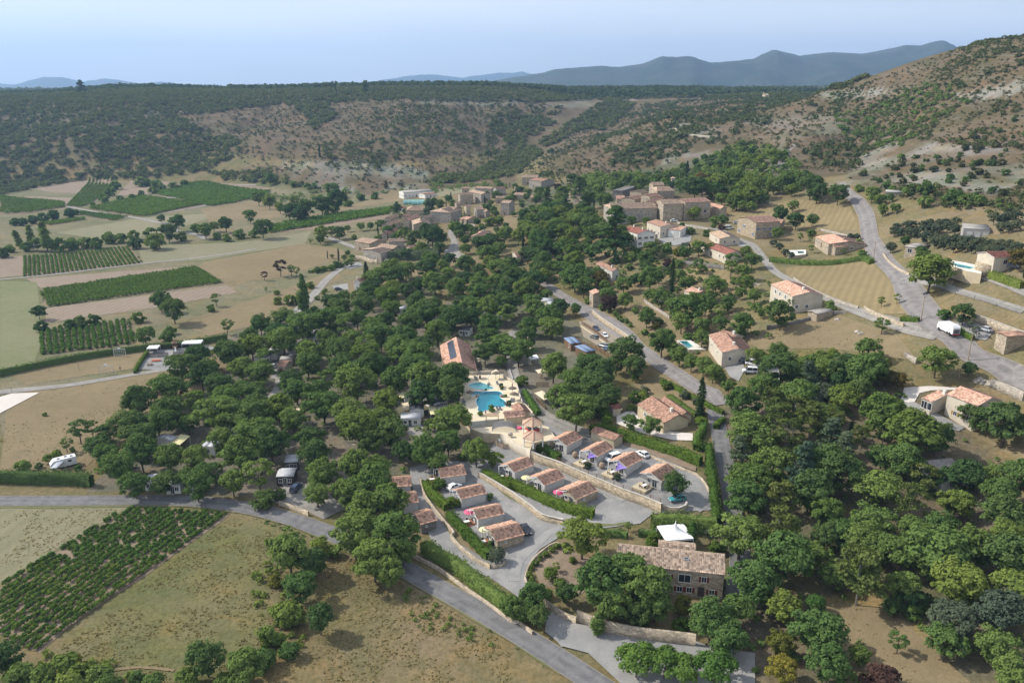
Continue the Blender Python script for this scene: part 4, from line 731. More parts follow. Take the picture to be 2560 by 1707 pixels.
g4 = fill(D((1380,420),(1500,400),(1700,330),(1800,350),(1840,430),(1700,460),(1560,430),(1450,430)), 10, [('round','mid')]*4+[('round','light')]*4+[('round','dark')]*2, (5, 9), 9, (), 'trees on the slope above the village')
# ------------------------------------------------------------------ bushes and far woods in masses
def mass(name, mat, pts, rad, nc, cs, label, flat=.75):
    """many small plants as one joined sheet of leaf clumps"""
    n = len(pts); rng = np.random.default_rng(len(name)+n); d = sph(n*nc, rng); d[:, 2] = np.where(d[:, 2] < -.2, -d[:, 2], d[:, 2]); c = np.repeat(pts, nc, 0); r = np.repeat(rad, nc)[:, None]
    r2 = r*np.array([[1, 1, flat]])*rng.uniform(.55, 1.05, (n*nc, 1)); P = c+d*r2; P[:, 2] += r[:, 0]*flat*.6
    V, F = cards(P, d+np.array([0, 0, .4]), np.repeat(rad, nc)*cs, rng, .45); tag(link(name, np_mesh(name, V, F, mat)), label, kind='stuff')
def scatter(polys, y0, y1, cell, seed, dens=1., nomask=(), clump=0, cth=.5):
    rng = np.random.default_rng(seed); ys = []; 
    x0, x1 = -.95*y1, .95*y1; n = int((x1-x0)*(y1-y0)/cell**2); P = rng.uniform((x0, y0), (x1, y1), (n, 2)); P = P[np.abs(P[:, 0]) < P[:, 1]*.95]
    z = Hs(P[:, 0], P[:, 1]); px = project(np.stack([P[:, 0], P[:, 1], z], 1)); k = np.zeros(len(P), bool)
    for p in polys: k |= inpoly(px, p)
    for p in nomask: k &= ~inpoly(px, p)
    if clump: k &= fbm(P[:, 0]/clump, P[:, 1]/clump, 3, seed) > cth
    k &= rng.random(len(P)) < dens
    return np.stack([P[k, 0], P[k, 1], z[k]], 1)
FOR = [D((-200,180),(700,180),(2100,180),(1780,222),(1450,228),(1200,236),(900,232),(640,240),(480,262),(420,262),(430,285),(540,320),(560,350),(470,395),(330,412),(180,415),(100,430),(0,450),(-200,450)),
       D((470,395),(620,400),(700,430),(640,425),(500,412)), D((1140,260),(1280,280),(1200,330),(1250,350),(1180,410),(1110,430),(1050,420),(1120,380),(1180,340),(1120,300)), D((1400,225),(1460,240),(1400,300),(1340,300),(1260,340),(1230,330),(1330,270)),
       D((1500,330),(1430,350),(1390,400),(1450,405),(1520,350),(1580,330),(1620,300),(1580,290)), D((640,235),(760,240),(770,270),(720,300),(700,260)), D((960,432),(1020,400),(1080,410),(1120,430),(1000,438))]
rg = np.random.default_rng(3)
p_ = scatter(FOR, 820, 1480, 6.0, 21, .95); mass('wooded_slope', LEAF['far'], p_, rg.uniform(2.6, 4.6, len(p_)), 22, .33, 'dark evergreen wood covering the shaded slope and plateau edge')
p_ = scatter(FOR, 1480, 2500, 11, 22, .9); mass('far_wood', LEAF['far'], p_, rg.uniform(5, 9, len(p_)), 16, .36, 'mixed wood on top of the plateau')
p_ = scatter([D((-200,195),(2352,195),(2352,215),(-200,230))], 2500, 4500, 30, 23, .9); mass('far_wood', LEAF['far'], p_, rg.uniform(10, 17, len(p_)), 10, .4, 'distant wood along the skyline')
SL = [D((415,262),(600,236),(1200,230),(1300,250),(1180,340),(1170,420),(980,400),(800,395),(680,395),(600,405),(540,370),(560,330),(430,285))]
p_ = scatter(SL, 850, 1400, 6.5, 24, .8); mass('hillside_scrub', LEAF['scrub'], p_, rg.uniform(.8, 2.4, len(p_)), 10, .42, 'low scattered scrub on the bare brown slope', .9)
p_ = scatter(SL, 850, 1400, 10, 25, .9, clump=60, cth=.54); mass('hillside_scrub', LEAF['far'], p_, rg.uniform(2, 4.2, len(p_)), 18, .36, 'thicker bushes along the folds of the brown slope')
MH = [D((1200,400),(1300,320),(1480,240),(1750,215),(1960,190),(2010,300),(1960,430),(1820,400),(1750,340),(1600,330),(1520,400),(1400,430),(1240,430))]
p_ = scatter(MH, 550, 1450, 6, 26, .7); mass('hillside_scrub', LEAF['scrub'], p_, rg.uniform(.8, 2.2, len(p_)), 12, .4, 'scrub on the terraced hill behind the village')
p_ = scatter(MH, 550, 1450, 7, 27, .85, clump=60, cth=.5); mass('hillside_scrub', LEAF['far'], p_, rg.uniform(1.8, 3.8, len(p_)), 20, .34, 'oak scrub in the folds of the terraced hill')
TOE = [D((520,395),(640,400),(680,432),(760,448),(1000,446),(1100,430),(1180,440),(1120,400),(1000,398),(980,440),(820,440),(690,420),(620,385)), D((560,455),(700,440),(800,450),(800,475),(700,490),(620,470))]
p_ = scatter(TOE, 600, 1000, 6.5, 71, .8, clump=30, cth=.42); mass('foot_scrub', LEAF['mid'], p_, rg.uniform(1.2, 3.0, len(p_)), 26, .3, 'green bushes along the foot of the brown slope')
p_ = scatter([D((600,385),(1010,390),(1000,446),(690,432))], 600, 1000, 8, 72, .6); mass('cliff_scrub', LEAF['scrub'], p_, rg.uniform(.8, 2.2, len(p_)), 18, .34, 'bushes clinging to the grey eroded cliff')
VAL = [D((1540,400),(1620,360),(1700,330),(1800,345),(1850,400),(1840,440),(1700,465),(1650,440)), D((1290,440),(1360,400),(1500,400),(1420,430),(1380,460),(1310,460))]
p_ = scatter(VAL, 480, 900, 6.5, 28, .9); mass('valley_wood', LEAF['mid'], p_, rg.uniform(2.2, 3.8, len(p_)), 42, .24, 'green wood filling the little valley behind the village')
RH = [D((1960,200),(2352,60),(2500,60),(2500,500),(2352,510),(2180,480),(2050,450),(1960,400),(1990,300),(1880,260)), D((1880,390),(1960,330),(2000,380),(1960,400))]
ROCKP = T(4,1,(660,1310),(830,1080),(1100,950),(1350,920),(1700,960),(2350,1020),(2352,1300),(2100,1420),(1500,1330))
p_ = scatter(RH, 330, 950, 3.6, 29, .7, [ROCKP]); mass('hillside_scrub', LEAF['scrub'], p_, rg.uniform(.5, 1.3, len(p_)), 16, .34, 'low grey-green scrub on the right hill')
p_ = scatter(RH, 330, 950, 4.6, 30, .85, [ROCKP], clump=45, cth=.49); mass('hillside_scrub', LEAF['far'], p_, rg.uniform(1.0, 2.4, len(p_)), 30, .28, 'thick evergreen scrub patches on the right hill')
p_ = scatter([ROCKP], 330, 950, 8, 31, .6); mass('hillside_scrub', LEAF['scrub'], p_, rg.uniform(.4, 1.2, len(p_)), 16, .34, 'thin scrub among the pale rocks')
p_ = scatter([T(4,1,(950,600),(1400,420),(1850,420),(1850,600),(1500,800),(1200,1000),(1000,1000),(700,900),(600,700))], 400, 900, 6, 32, .8); mass('hillside_scrub', LEAF['mid'], p_, rg.uniform(1.4, 3.0, len(p_)), 40, .25, 'green oak scrub on the middle of the right hill')
settle()
# the largest hillside bushes, one by one
p_ = scatter(RH, 330, 620, 11, 41, .9); p_ = p_[np.argsort(p_[:, 1])][:130]
HN = 0
for x, y, z in p_:
    HN += 1; plant('bush', ['dark', 'scrub', 'mid', 'scrub'][HN % 4], (x, y, z-.2), random.uniform(2.2, 4.2), random.uniform(.8, 1.1), label=None, group='bushes dotted over the right hill')
p_ = scatter([D((1240,640),(1180,560),(1240,480),(1420,560),(1700,600),(1800,660),(1780,800),(1640,860),(1480,760))], 200, 560, 5.0, 61, .7, clump=14, cth=.5); mass('garden_shrubs', LEAF['mid'], p_, rg.uniform(.6, 1.7, len(p_)), 26, .3, 'shrubs and low growth in the village gardens')
# undergrowth and verges in the near ground
UND = [D((1690,950),(2060,830),(2352,1120),(2352,1568),(1720,1568)), WOOD]
p_ = scatter(UND, 95, 420, 4.2, 51, .5, [T(4,4,(500,750),(800,850),(1300,1000),(1500,1300),(1900,1568),(1100,1568),(1000,1300))]); mass('undergrowth', LEAF['mid'], p_, rg.uniform(.5, 1.3, len(p_)), 22, .3, 'low undergrowth beneath the trees')
p_ = scatter([T(2,4,(1300,700),(1500,700),(1750,930),(2100,1130),(2200,1260),(1900,1180),(1500,1090),(1400,900))], 100, 220, 1.3, 52, .6); mass('tall_weeds', LEAF['light'], p_, rg.uniform(.3, .8, len(p_)), 20, .3, 'bank of tall green weeds beside the near road')
p_ = scatter([T(2,4,(1650,740),(1800,780),(2250,1080),(2352,1180),(2200,1130),(1900,940)), T(3,4,(0,1150),(300,1330),(700,1560),(500,1560),(0,1230)), T(2,4,(0,30),(400,150),(700,280),(560,300),(0,100))], 90, 260, .8, 53, .7); p_ = p_[np.min(np.hypot(p_[:, None, 0]-R1[None, :, 0], p_[:, None, 1]-R1[None, :, 1]), 1) > 3.3]; mass('verge_weeds', LEAF['mid'], p_, rg.uniform(.15, .4, len(p_)), 14, .36, 'strip of dark green weeds along the road edge')
p_ = scatter([T(2,4,(0,500),(150,480),(420,900),(620,1200),(200,1350),(0,1200)), T(1,4,(0,1350),(600,1250),(900,1400),(2000,1500),(2352,1400),(2352,1568),(0,1568))], 90, 240, 2.0, 54, .7); mass('thicket', LEAF['light'], p_, rg.uniform(.4, 1.2, len(p_)), 22, .3, 'green thicket of brambles in the foreground')
NOG = [D((950,1060),(1640,980),(1640,1200),(1400,1240),(1200,1380),(950,1200)), VY['near'], T(3,4,(330,900),(2230,1300),(2230,1620),(0,1620),(0,1100)), WOOD]
def offroad(p, Q=R1, w_=3.6): return p[np.min(np.hypot(p[:, None, 0]-Q[None, ::3, 0], p[:, None, 1]-Q[None, ::3, 1]), 1) > w_]
p_ = offroad(scatter([D((120,1500),(520,1195),(760,1250),(900,1320),(1400,1620),(0,1620)), D((0,1165),(280,1170),(0,1340))], 95, 215, .62, 55, .75, NOG, clump=7, cth=.42))
mass('dry_grass_tufts', LEAF['grass'], p_, rg.uniform(.12, .3, len(p_)), 4, .7, 'tufts of dry grass in the near fields', .3)
p_ = scatter([D((1890,1385),(2080,1400),(2230,1568),(1950,1568)), D((1660,800),(1900,715),(2110,830)), D((0,900),(340,870),(560,800),(330,1000),(190,1080),(0,1080)), D((1410,700),(1650,790),(1560,800))], 95, 420, 1.3, 56, .6, clump=10, cth=.45)
mass('dry_grass_tufts', LEAF['grass'], p_, rg.uniform(.12, .3, len(p_)), 4, .7, 'tufts of dry grass in the farther fields', .35)
# ------------------------------------------------------------------ vineyards
def rows_world(poly, a0, a1, b0, b1, n):
    """n rows from edge a0-a1 to edge b0-b1 (photograph points), clipped to the outline"""
    A0, A1, B0, B1 = hits([a0, a1, b0, b1])[:, :2]; R = []
    for i in range(n):
        s = i/(n-1); R.append((A0+(A1-A0)*s, B0+(B1-B0)*s))
    return R
def vine_points(poly, R, step, rng, gap=.06):
    P = []
    for a, b in R:
        L_ = np.linalg.norm(b-a); k = int(L_/step); s = (np.arange(k)+rng.uniform(-.2, .2, k))/max(k, 1); q = a+(b-a)*s[:, None]+rng.normal(0, .12, (k, 2)); P.append(q[rng.random(k) > gap])
    P = np.concatenate(P); z = Hs(P[:, 0], P[:, 1]); px = project(np.stack([P[:, 0], P[:, 1], z], 1)); k = inpoly(px, poly); return np.stack([P[k, 0], P[k, 1], z[k]], 1), px[k]
rv = np.random.default_rng(12)
RN = rows_world(VY['near'], D((-160,1440))[0], D((90,1500))[0], D((285,1160))[0], D((545,1172))[0], 17)
vp, vpx = vine_points(VY['near'], RN, 1.0, rv, .1); o_ = np.argsort(vp[:, 1]); vp, vpx = vp[o_], vpx[o_]
VROT = math.atan2(*(RN[9][1]-RN[9][0])[::-1]); vms = []
for v in range(5):
    r2 = np.random.default_rng(60+v); d = sph(46, r2); d[:, 2] = abs(d[:, 2]); P = d*np.array([.75, .65, .7])*r2.uniform(.5, 1.05, (46, 1))+np.array([0, 0, .5])
    V, F = cards(P, d+np.array([0, 0, .4]), .24, r2, .5); vms.append(np_mesh('vine_leaves', V, F, LEAF['vine']))
vsm = MB().bar((0, 0, -.1), (.02, .01, .75), .045, n=5); vso = vsm.build('stem', BARK); vsme = vso.data; bpy.data.objects.remove(vso)
for i in range(min(290, len(vp))):
    t_ = empty('grape_vine', vp[i], VROT+random.uniform(-.15, .15), (random.uniform(1., 1.35), random.uniform(.6, .85), random.uniform(.75, 1.25)))
    link('vine_leaves', vms[i % 5], t_); link('vine_stem', vsme, t_); tag(t_, 'bushy green grape vine in the lower rows of the near vineyard', 'grape vine', 'grape vines in the near vineyard')
q = vp[290:]; mass('vine_rows', LEAF['vine'], q, rv.uniform(.5, .78, len(q)), 40, .36, 'remaining rows of bushy vines in the near vineyard', 1.0)
for key, a0, a1, b0, b1, n, step, rad, nc in (('a',(232,795),(1195,698),(228,975),(1312,850),27,1.2,.85,26),('b',(375,1100),(1810,880),(420,1262),(2065,1030),46,1.3,1.0,20),('c',(380,1470),(1180,1368),(400,1700),(1225,1592),15,1.1,.95,30),
   ('v1',(0,228),(0,400),(605,290),(595,340),24,2,1.6,12),('v2',(825,55),(1065,55),(610,340),(830,330),8,1.5,1.3,16),('v3',(880,300),(815,350),(1320,232),(1330,428),2,2.2,1.6,11),('v5',(740,376),(720,404),(1195,425),(1050,464),10,2,1.3,10),('v6',(400,484),(470,502),(800,432),(780,454),8,2,1.3,12)):
    if key == 'v3': R = rows_world(VY[key], *T(1,2,(815,350)), *T(1,2,(1330,232)), *T(1,2,(1330,430)), *T(1,2,(1890,312)), 44)
    else: R = rows_world(VY[key], *T(1,2,a0), *T(1,2,a1), *T(1,2,b0), *T(1,2,b1), n)
    if key in ('v1', 'v5', 'v6'): pass
    q, _ = vine_points(VY[key], R, step, rv, .03); mass('vine_rows', LEAF['vine'], q, rv.uniform(rad*.8, rad*1.15, len(q)), nc, .36, {'a': 'tall straight vine rows of the striped vineyard', 'b': 'dense green vines of the middle vineyard', 'c': 'bushy vine rows beside the long hedge', 'v1': 'far vineyard at the left edge', 'v2': 'far vineyard of narrow parallel rows', 'v3': 'dark green far vineyard', 'v5': 'narrow strip of far vines', 'v6': 'bright green strip of vines'}[key], 1.)
for key, pts, lab in (('v4', D((345,445),(455,414),(485,476),(625,440)), 'wide green vineyard below the wooded slope'), ('v7', T(2,2,(120,505),(1260,340),(120,580),(1230,400)), 'bright green vineyard left of the village')):
    R = rows_world(VY[key], *pts, 44); q, _ = vine_points(VY[key], R, 2.0, rv, .02); mass('vine_rows', LEAF['bright'], q, rv.uniform(1.2, 1.8, len(q)), 11, .4, lab, 1.)
# ------------------------------------------------------------------ building materials
def stonemat(name, c, mort=.6, sc=1.6, rub=1.):
    if name in _mc: return _mc[name]
    m, t, out = newmat(name); geo = nd(t, 'ShaderNodeNewGeometry'); mpn = nd(t, 'ShaderNodeMapping'); mpn.inputs['Scale'].default_value = (1, 1, 1.7); t.links.new(geo.outputs['Position'], mpn.inputs[0])
    vo = nd(t, 'ShaderNodeTexVoronoi'); vo.inputs['Scale'].default_value = sc; t.links.new(mpn.outputs[0], vo.inputs['Vector'])
    ve = nd(t, 'ShaderNodeTexVoronoi', feature='DISTANCE_TO_EDGE'); ve.inputs['Scale'].default_value = sc; t.links.new(mpn.outputs[0], ve.inputs['Vector'])
    sx = nd(t, 'ShaderNodeSeparateColor'); t.links.new(vo.outputs['Color'], sx.inputs[0]); n = noise(t, .35, 5, .65)
    col = mixc(t, sx.outputs[0], tuple(x*.62 for x in c), tuple(min(1, x*1.3) for x in c)); col = mixc(t, ramp(t, ve.outputs['Distance'], .0, .08, mort, 0), col, tuple(x*.45 for x in c))
    col = mixc(t, ramp(t, n, .4, .75, 0, .55), col, tuple(x*.6 for x in c)); surf(t, out, col, .92, ve.outputs['Distance'], .6*rub, .12, spec=.15); _mc[name] = m; return m
def rendermat(name, c): return plain(name, c, .85, .16, .5, .2)
def tilemat(name, c, moss=.3):
    if name in _mc: return _mc[name]
    m, t, out = newmat(name); uv = nd(t, 'ShaderNodeUVMap', uv_map='uv'); vm = nd(t, 'ShaderNodeVectorMath', operation='FLOOR'); t.links.new(uv.outputs[0], vm.inputs[0])
    wn = nd(t, 'ShaderNodeTexWhiteNoise', noise_dimensions='3D'); t.links.new(vm.outputs[0], wn.inputs['Vector']); n = noise(t, .6, 5, .65); n2 = noise(t, 2.5, 4, .7)
    col = mixc(t, ramp(t, wn.outputs['Value'], 0, 1), tuple(x*.5 for x in c), tuple(min(1, x*1.45) for x in c))
    col = mixc(t, ramp(t, n, .42, .7, 0, moss), col, (.13, .11, .09)); col = mixc(t, ramp(t, n2, .55, .8, 0, .4), col, (.42, .36, .28)); surf(t, out, col, .9, None, spec=.15); _mc[name] = m; return m
M = {'lav': rendermat('render_white', (.56, .54, .50)), 'cream': rendermat('render_cream', (.56, .50, .40)), 'white': rendermat('render_bright', (.72, .70, .64)), 'buff': rendermat('render_buff', (.5, .42, .29)), 'grey': rendermat('render_grey', (.36, .34, .32)),
 'stone': stonemat('stone_tan', (.42, .35, .26)), 'sgrey': stonemat('stone_grey', (.37, .33, .275)), 'swarm': stonemat('stone_warm', (.41, .335, .235)), 'sdark': stonemat('stone_dark', (.2, .185, .165)),
 'tv': tilemat('tiles_villa', (.47, .285, .2), .15), 'tp': tilemat('tiles_pink', (.50, .30, .22), .12), 'to': tilemat('tiles_old', (.42, .30, .215), .3), 'tr': tilemat('tiles_red', (.26, .105, .08), .25), 'tf': tilemat('tiles_farm', (.45, .335, .25), .25), 'tb': tilemat('tiles_brown', (.34, .20, .145), .25),
 'wp': plain('white_paint', (.75, .75, .73), .5, .1), 'glass': plain('dark_glass', (.03, .035, .04), .15, .1, 1, .6), 'shr': plain('shutter_red', (.18, .045, .035), .6), 'shb': plain('shutter_blue', (.12, .2, .38), .6), 'shw': plain('shutter_white', (.6, .6, .57), .6), 'sho': plain('shutter_ochre', (.38, .22, .06), .6), 'wood': plain('brown_wood', (.2, .125, .075), .8), 'woodp': plain('pale_wood', (.36, .26, .17), .8), 'wdark': plain('dark_wood', (.07, .055, .045), .8),
 'bluem': plain('blue_metal', (.2, .27, .4), .5, .2), 'metal': plain('grey_metal', (.4, .42, .45), .45, .15, 1, .4), 'mdark': plain('dark_metal', (.12, .12, .13), .5), 'black': plain('black_rubber', (.02, .02, .02), .7), 'sheet': plain('roof_sheet', (.45, .46, .48), .5, .2), 'fibre': plain('fibre_cement', (.33, .31, .28), .85, .3), 'canvas': plain('cream_canvas', (.62, .52, .36), .8, .12), 'canvasy': plain('yellow_canvas', (.6, .55, .3), .8, .12), 'canvasw': plain('white_canvas', (.8, .8, .79), .7, .06),
 'deck': groundmat('pool_deck', (.60, .51, .36), (.66, .57, .41), (.52, .45, .33), .2, .8, 4, amt=.12, bstr=.1), 'conc': plain('concrete', (.36, .35, .33), .9, .25), 'cap': plain('wall_caps', (.46, .43, .37), .85, .2), 'lime': plain('pool_copings', (.68, .66, .58), .8, .1), 'red': plain('red_plastic', (.5, .03, .03), .4), 'pink': plain('pink_plastic', (.65, .1, .2), .5), 'purp': plain('purple_canvas', (.24, .17, .48), .7, .1), 'straw': plain('straw_thatch', (.17, .14, .11), .95, .35, 4), 'yel': plain('yellow_plastic', (.6, .6, .08), .5), 'orange': plain('orange_plastic', (.6, .15, .05), .5), 'teal': plain('teal_sheet', (.18, .36, .33), .5), 'blue': plain('blue_plastic', (.05, .18, .45), .5), 'turf': plain('artificial_turf', (.07, .14, .03), .9), 'terra': plain('terracotta', (.35, .16, .09), .8)}
def roofslope(L_, S, pitch_drop, tile=True, ox=0, cw=.42, rl=.55):
    """one slope hanging from the ridge line (y=0) to y=S; returns V, F, uv"""
    if not tile:
        V = np.array([(ox-L_/2, 0, 0), (ox+L_/2, 0, 0), (ox+L_/2, S, -pitch_drop), (ox-L_/2, S, -pitch_drop)], float); V = np.concatenate([V, V-np.array([0, 0, .1])])
        F = np.array([(0, 1, 2, 3), (7, 6, 5, 4), (0, 4, 5, 1), (1, 5, 6, 2), (2, 6, 7, 3), (3, 7, 4, 0)]); return V, F, V[:, :2].copy()
    n = max(3, int(L_/cw)); m = max(2, int(math.hypot(S, pitch_drop)/rl)); xs = np.linspace(-L_/2, L_/2, n*4+1); prof = np.tile([0, .07, .1, .07], n); prof = np.append(prof, 0)
    V, uv = [], []
    for j in range(m):
        for e in (0, 1):
            s = (j+e)/m; lift = .045*(1 if e else 0)
            V.append(np.stack([xs+ox, np.full_like(xs, S*s), -pitch_drop*s+prof+lift+.02], 1)); uv.append(np.stack([np.arange(len(xs))/4+.01, np.full(len(xs), j+(.02 if not e else .98))], 1))
    V = np.concatenate(V); uv = np.concatenate(uv); k = len(xs); R = 2*m; F = (np.arange(R-1)[:, None]*k+np.arange(k-1)[None]).ravel(); F = np.stack([F, F+1, F+k+1, F+k], 1); return V, F, uv
_wc = {}
def wmesh(kind, w_, h_, mat=None):
    k = (kind, round(w_, 2), round(h_, 2), mat)
    if k in _wc: return _wc[k]
    mb = MB()
    if kind == 'frame':
        f = .09
        for a in ((-w_/2-f, -.02, -f, -w_/2, .06, h_+f), (w_/2, -.02, -f, w_/2+f, .06, h_+f), (-w_/2, -.02, h_, w_/2, .06, h_+f), (-w_/2-.05, -.02, -f-.03, w_/2+.05, .12, -.005), (-.03, -.02, 0, .03, .05, h_)): mb.box(*a)
        o = mb.build('window', M['wp'] if mat is None else M[mat])
    elif kind == 'pane': mb.box(-w_/2+.005, -.02, .005, w_/2-.005, .025, h_-.005); o = mb.build('pane', M['glass'])
    elif kind == 'shutter':
        mb.box(0, -.02, 0, w_*.5, .05, h_); mb.box(.03, .05, .12*h_, w_*.5-.03, .07, .2*h_); mb.box(.03, .05, .78*h_, w_*.5-.03, .07, .86*h_); o = mb.build('shutter', M[mat])
    elif kind == 'door': mb.box(-w_/2, -.02, 0, w_/2, .05, h_); mb.box(-w_/2-.1, -.02, 0, -w_/2, .09, h_+.1); mb.box(w_/2, -.02, 0, w_/2+.1, .09, h_+.1); mb.box(-w_/2, -.02, h_, w_/2, .09, h_+.1); o = mb.build('door', M[mat])
    me = o.data; bpy.data.objects.remove(o); _wc[k] = me; return me
def opening(parent, pos, ang, w_, h_, shut=None, door=None):
    if door:
        d = link('door', wmesh('door', w_, h_, door), parent); d.location = pos; d.rotation_euler = (0, 0, ang); return d
    f = link('window', wmesh('frame', w_, h_), parent); f.location = pos; f.rotation_euler = (0, 0, ang); link('pane', wmesh('pane', w_, h_), f)
    if shut:
        for s in (-1, 1):
            q = link('shutter', wmesh('shutter', w_, h_, shut), f); q.location = (w_/2+.1 if s > 0 else -w_/2-.1-w_*.5, 0, 0)
    return f
def frame_from(A, B, E, wh, rise):
    """photograph points of ridge ends and of the near eave -> centre, yaw, length, half width"""
    P = hits([A, B], wh+rise); c = P.mean(0)
    for _ in range(3):
        zb = H(c[0], c[1]); PA, PB, PE = atz(A, zb+wh+rise), atz(B, zb+wh+rise), atz(E, zb+wh); c = (PA+PB)/2
    d = (PB-PA); d.z = 0; L_ = d.length; d.normalize(); n = Vector((-d.y, d.x, 0)); s = (PE-PA).dot(n)
    if s < 0: d = -d; n = -n; s = -s                          # +y of the building looks to the near eave
    ang = math.atan2(d.y, d.x); return Vector((c[0], c[1], zb)), ang, L_, s
def house(label, A, B, E, wh=3., rise=1.4, wall='stone', roof='to', far=None, hip=0, over=.3, name='house', cat='house', group=None, tile=True, shut=None, near='auto', ends='auto', door='wood', chim=0, porch=0, gables=True, ext=0, doorside='N'):
    c, ang, L_, W = frame_from(A, B, E, wh, rise); W = min(max(W, 2.3), 8.5); L_ = min(max(L_, 4 if wh > 4.4 else 2.6), 34); far_ = W if far is None else (far if far > 0 else W*-far)
    t = empty(name, c, ang); tag(t, label, cat, group); Lw = L_+2*hip-2*over; Wn, Wf = W-over, far_-over-porch; wz = lambda y, w_: wh+rise*(1-abs(y)/w_)
    zr, zn = wh+rise-.12, wh-.05; mb = MB(); x0, x1 = -Lw/2, Lw/2; b0 = -2.5
    zN, zF = wh+rise*(1-Wn/W)-.12, wh+rise*(1-Wf/far_)-.12 if Wf > 0 else wh
    if hip: zR = None
    vs = [(x0, Wn, b0), (x1, Wn, b0), (x1, -Wf, b0), (x0, -Wf, b0), (x0, Wn, zN), (x1, Wn, zN), (x1, -Wf, zF), (x0, -Wf, zF)]
    if hip: mb.add(vs, [(0, 4, 5, 1), (1, 5, 6, 2), (2, 6, 7, 3), (3, 7, 4, 0), (4, 7, 6, 5)])
    else: mb.add(vs+[(x0, 0, zr), (x1, 0, zr)], [(0, 4, 5, 1), (1, 5, 9, 6, 2), (2, 6, 7, 3), (3, 7, 8, 4, 0), (4, 8, 9, 5), (8, 7, 6, 9)])
    mb.build('wall', M[wall], t)
    # roof
    VV, FF, UU, b = [], [], [], 0; Lr = L_+2*hip
    for sgn, S in ((1, W), (-1, far_)):
        V, F, uv = roofslope(Lr, S, rise, tile)
        if hip:
            k = 1-V[:, 1]/S; V[:, 0] *= (1-k)+k*(L_/Lr)
        if sgn < 0: V[:, 1] *= -1; F = F[:, ::-1]
        V[:, 2] += wh+rise; VV.append(V); FF.append(F+b); UU.append(uv); b += len(V)
    if hip:
        for sgn in (-1, 1):
            V = np.array([(sgn*L_/2, 0, wh+rise), (sgn*Lr/2, W, wh+.04), (sgn*Lr/2, -far_, wh+.04), (sgn*L_/2, 0, wh+rise-.05)], float); VV.append(V); FF.append(np.array([[0, 1, 2, 3]]) if sgn < 0 else np.array([[0, 2, 1, 3]])); FF[-1] = FF[-1]+b; UU.append(V[:, :2]*2); b += 4
    r = link('roof', np_mesh('roof', np.concatenate(VV), np.concatenate(FF), M[roof], uv=np.concatenate(UU)), t)
    rc = MB(); 
    for k in range(max(2, int(L_/1.2))):
        a = -L_/2+k*L_/max(2, int(L_/1.2)); rc.bar((a, 0, wh+rise+.06), (a+L_/max(2, int(L_/1.2))*.97, 0, wh+rise+.06), .14, n=6, r2=.12)
    if tile: rc.build('ridge_tiles', M[roof], t)
    if not hip and gables:
        vb = MB()
        for x in (-Lr/2+.04, Lr/2-.04):
            for y in (W, -far_): vb.bar((x, 0, wh+rise-.08), (x, y, wh-.08), .07)
        vb.build('verge_board', M['wp'] if wall in ('lav', 'white', 'cream') else M['wood'], t)
    if porch:
        for x in (x0+.2, x0+Lw*.5): MB().box(x-.09, -far_+.25, -.6, x+.09, -far_+.43, wh-.12).build('post', M['wp'], t)
        MB().box(x0, -far_+.24, wh-.2, x1, -far_+.44, wh-.05).build('beam', M['wp'], t)
    if chim:
        for k in range(chim):
            x = (-.3+.55*k)*L_; q = MB().box(x-.35, .25, wh+rise*.5, x+.35, .85, wh+rise+.9); q.box(x-.42, .18, wh+rise+.9, x+.42, .92, wh+rise+1.0); q.build('chimney', M['lime'] if wall in ('cream', 'white', 'buff') else M[wall], t)
    rnd = random.Random(len(label)*7+int(A[0]))
    def fillface(p0, ang_, Lf, hmax, skip=.25, nodoor=True):
        rows = max(1, int((hmax-.6)/2.7)); cols = max(1, int(Lf/3.4))
        for rr in range(rows):
            for cc in range(cols):
                if rnd.random() < skip: continue
                x = (cc+.5)/cols*Lf-Lf/2+rnd.uniform(-.3, .3); z = .9+rr*2.8; hh = 1.15 if rr else 1.2
                p = Vector((x*math.cos(ang_), x*math.sin(ang_), z))+Vector(p0)
                if rr == 0 and cc == cols//2 and not nodoor: p.z = 0; opening(t, p, ang_, 1., 2.1, door=door)
                else: opening(t, p, ang_, .85 if not shut else .95, hh, shut)
    if near == 'auto': fillface((0, Wn, 0), 0, Lw, zN if zN < 50 else wh, .25, False)
    elif near:
        for (u, z, w_, h_, *o_) in near:
            opening(t, (u*Lw/2, Wn, z), 0, w_, h_, shut if not o_ else o_[0], door=None if len(o_) < 2 else o_[1])
    if ends == 'auto':
        mid = (Wn-Wf)/2
        for x, a_ in ((x0, math.pi/2), (x1, -math.pi/2)): fillface((x, mid, 0), a_, Wn+Wf, wh, .3)
    t['_dim'] = (Lw, Wn, Wf); t.pop('_dim') if False else None
    del t['_dim']; return t, Lw, Wn, Wf
def z2(o, *p): return Z(o[0], o[1], *p)
ZA, ZB, ZC_, ZD, ZE, ZF, ZG_ = (960, 1120), (1240, 1060), (1480, 1060), (960, 500), (1480, 440), (1080, 820), (1140, 920)
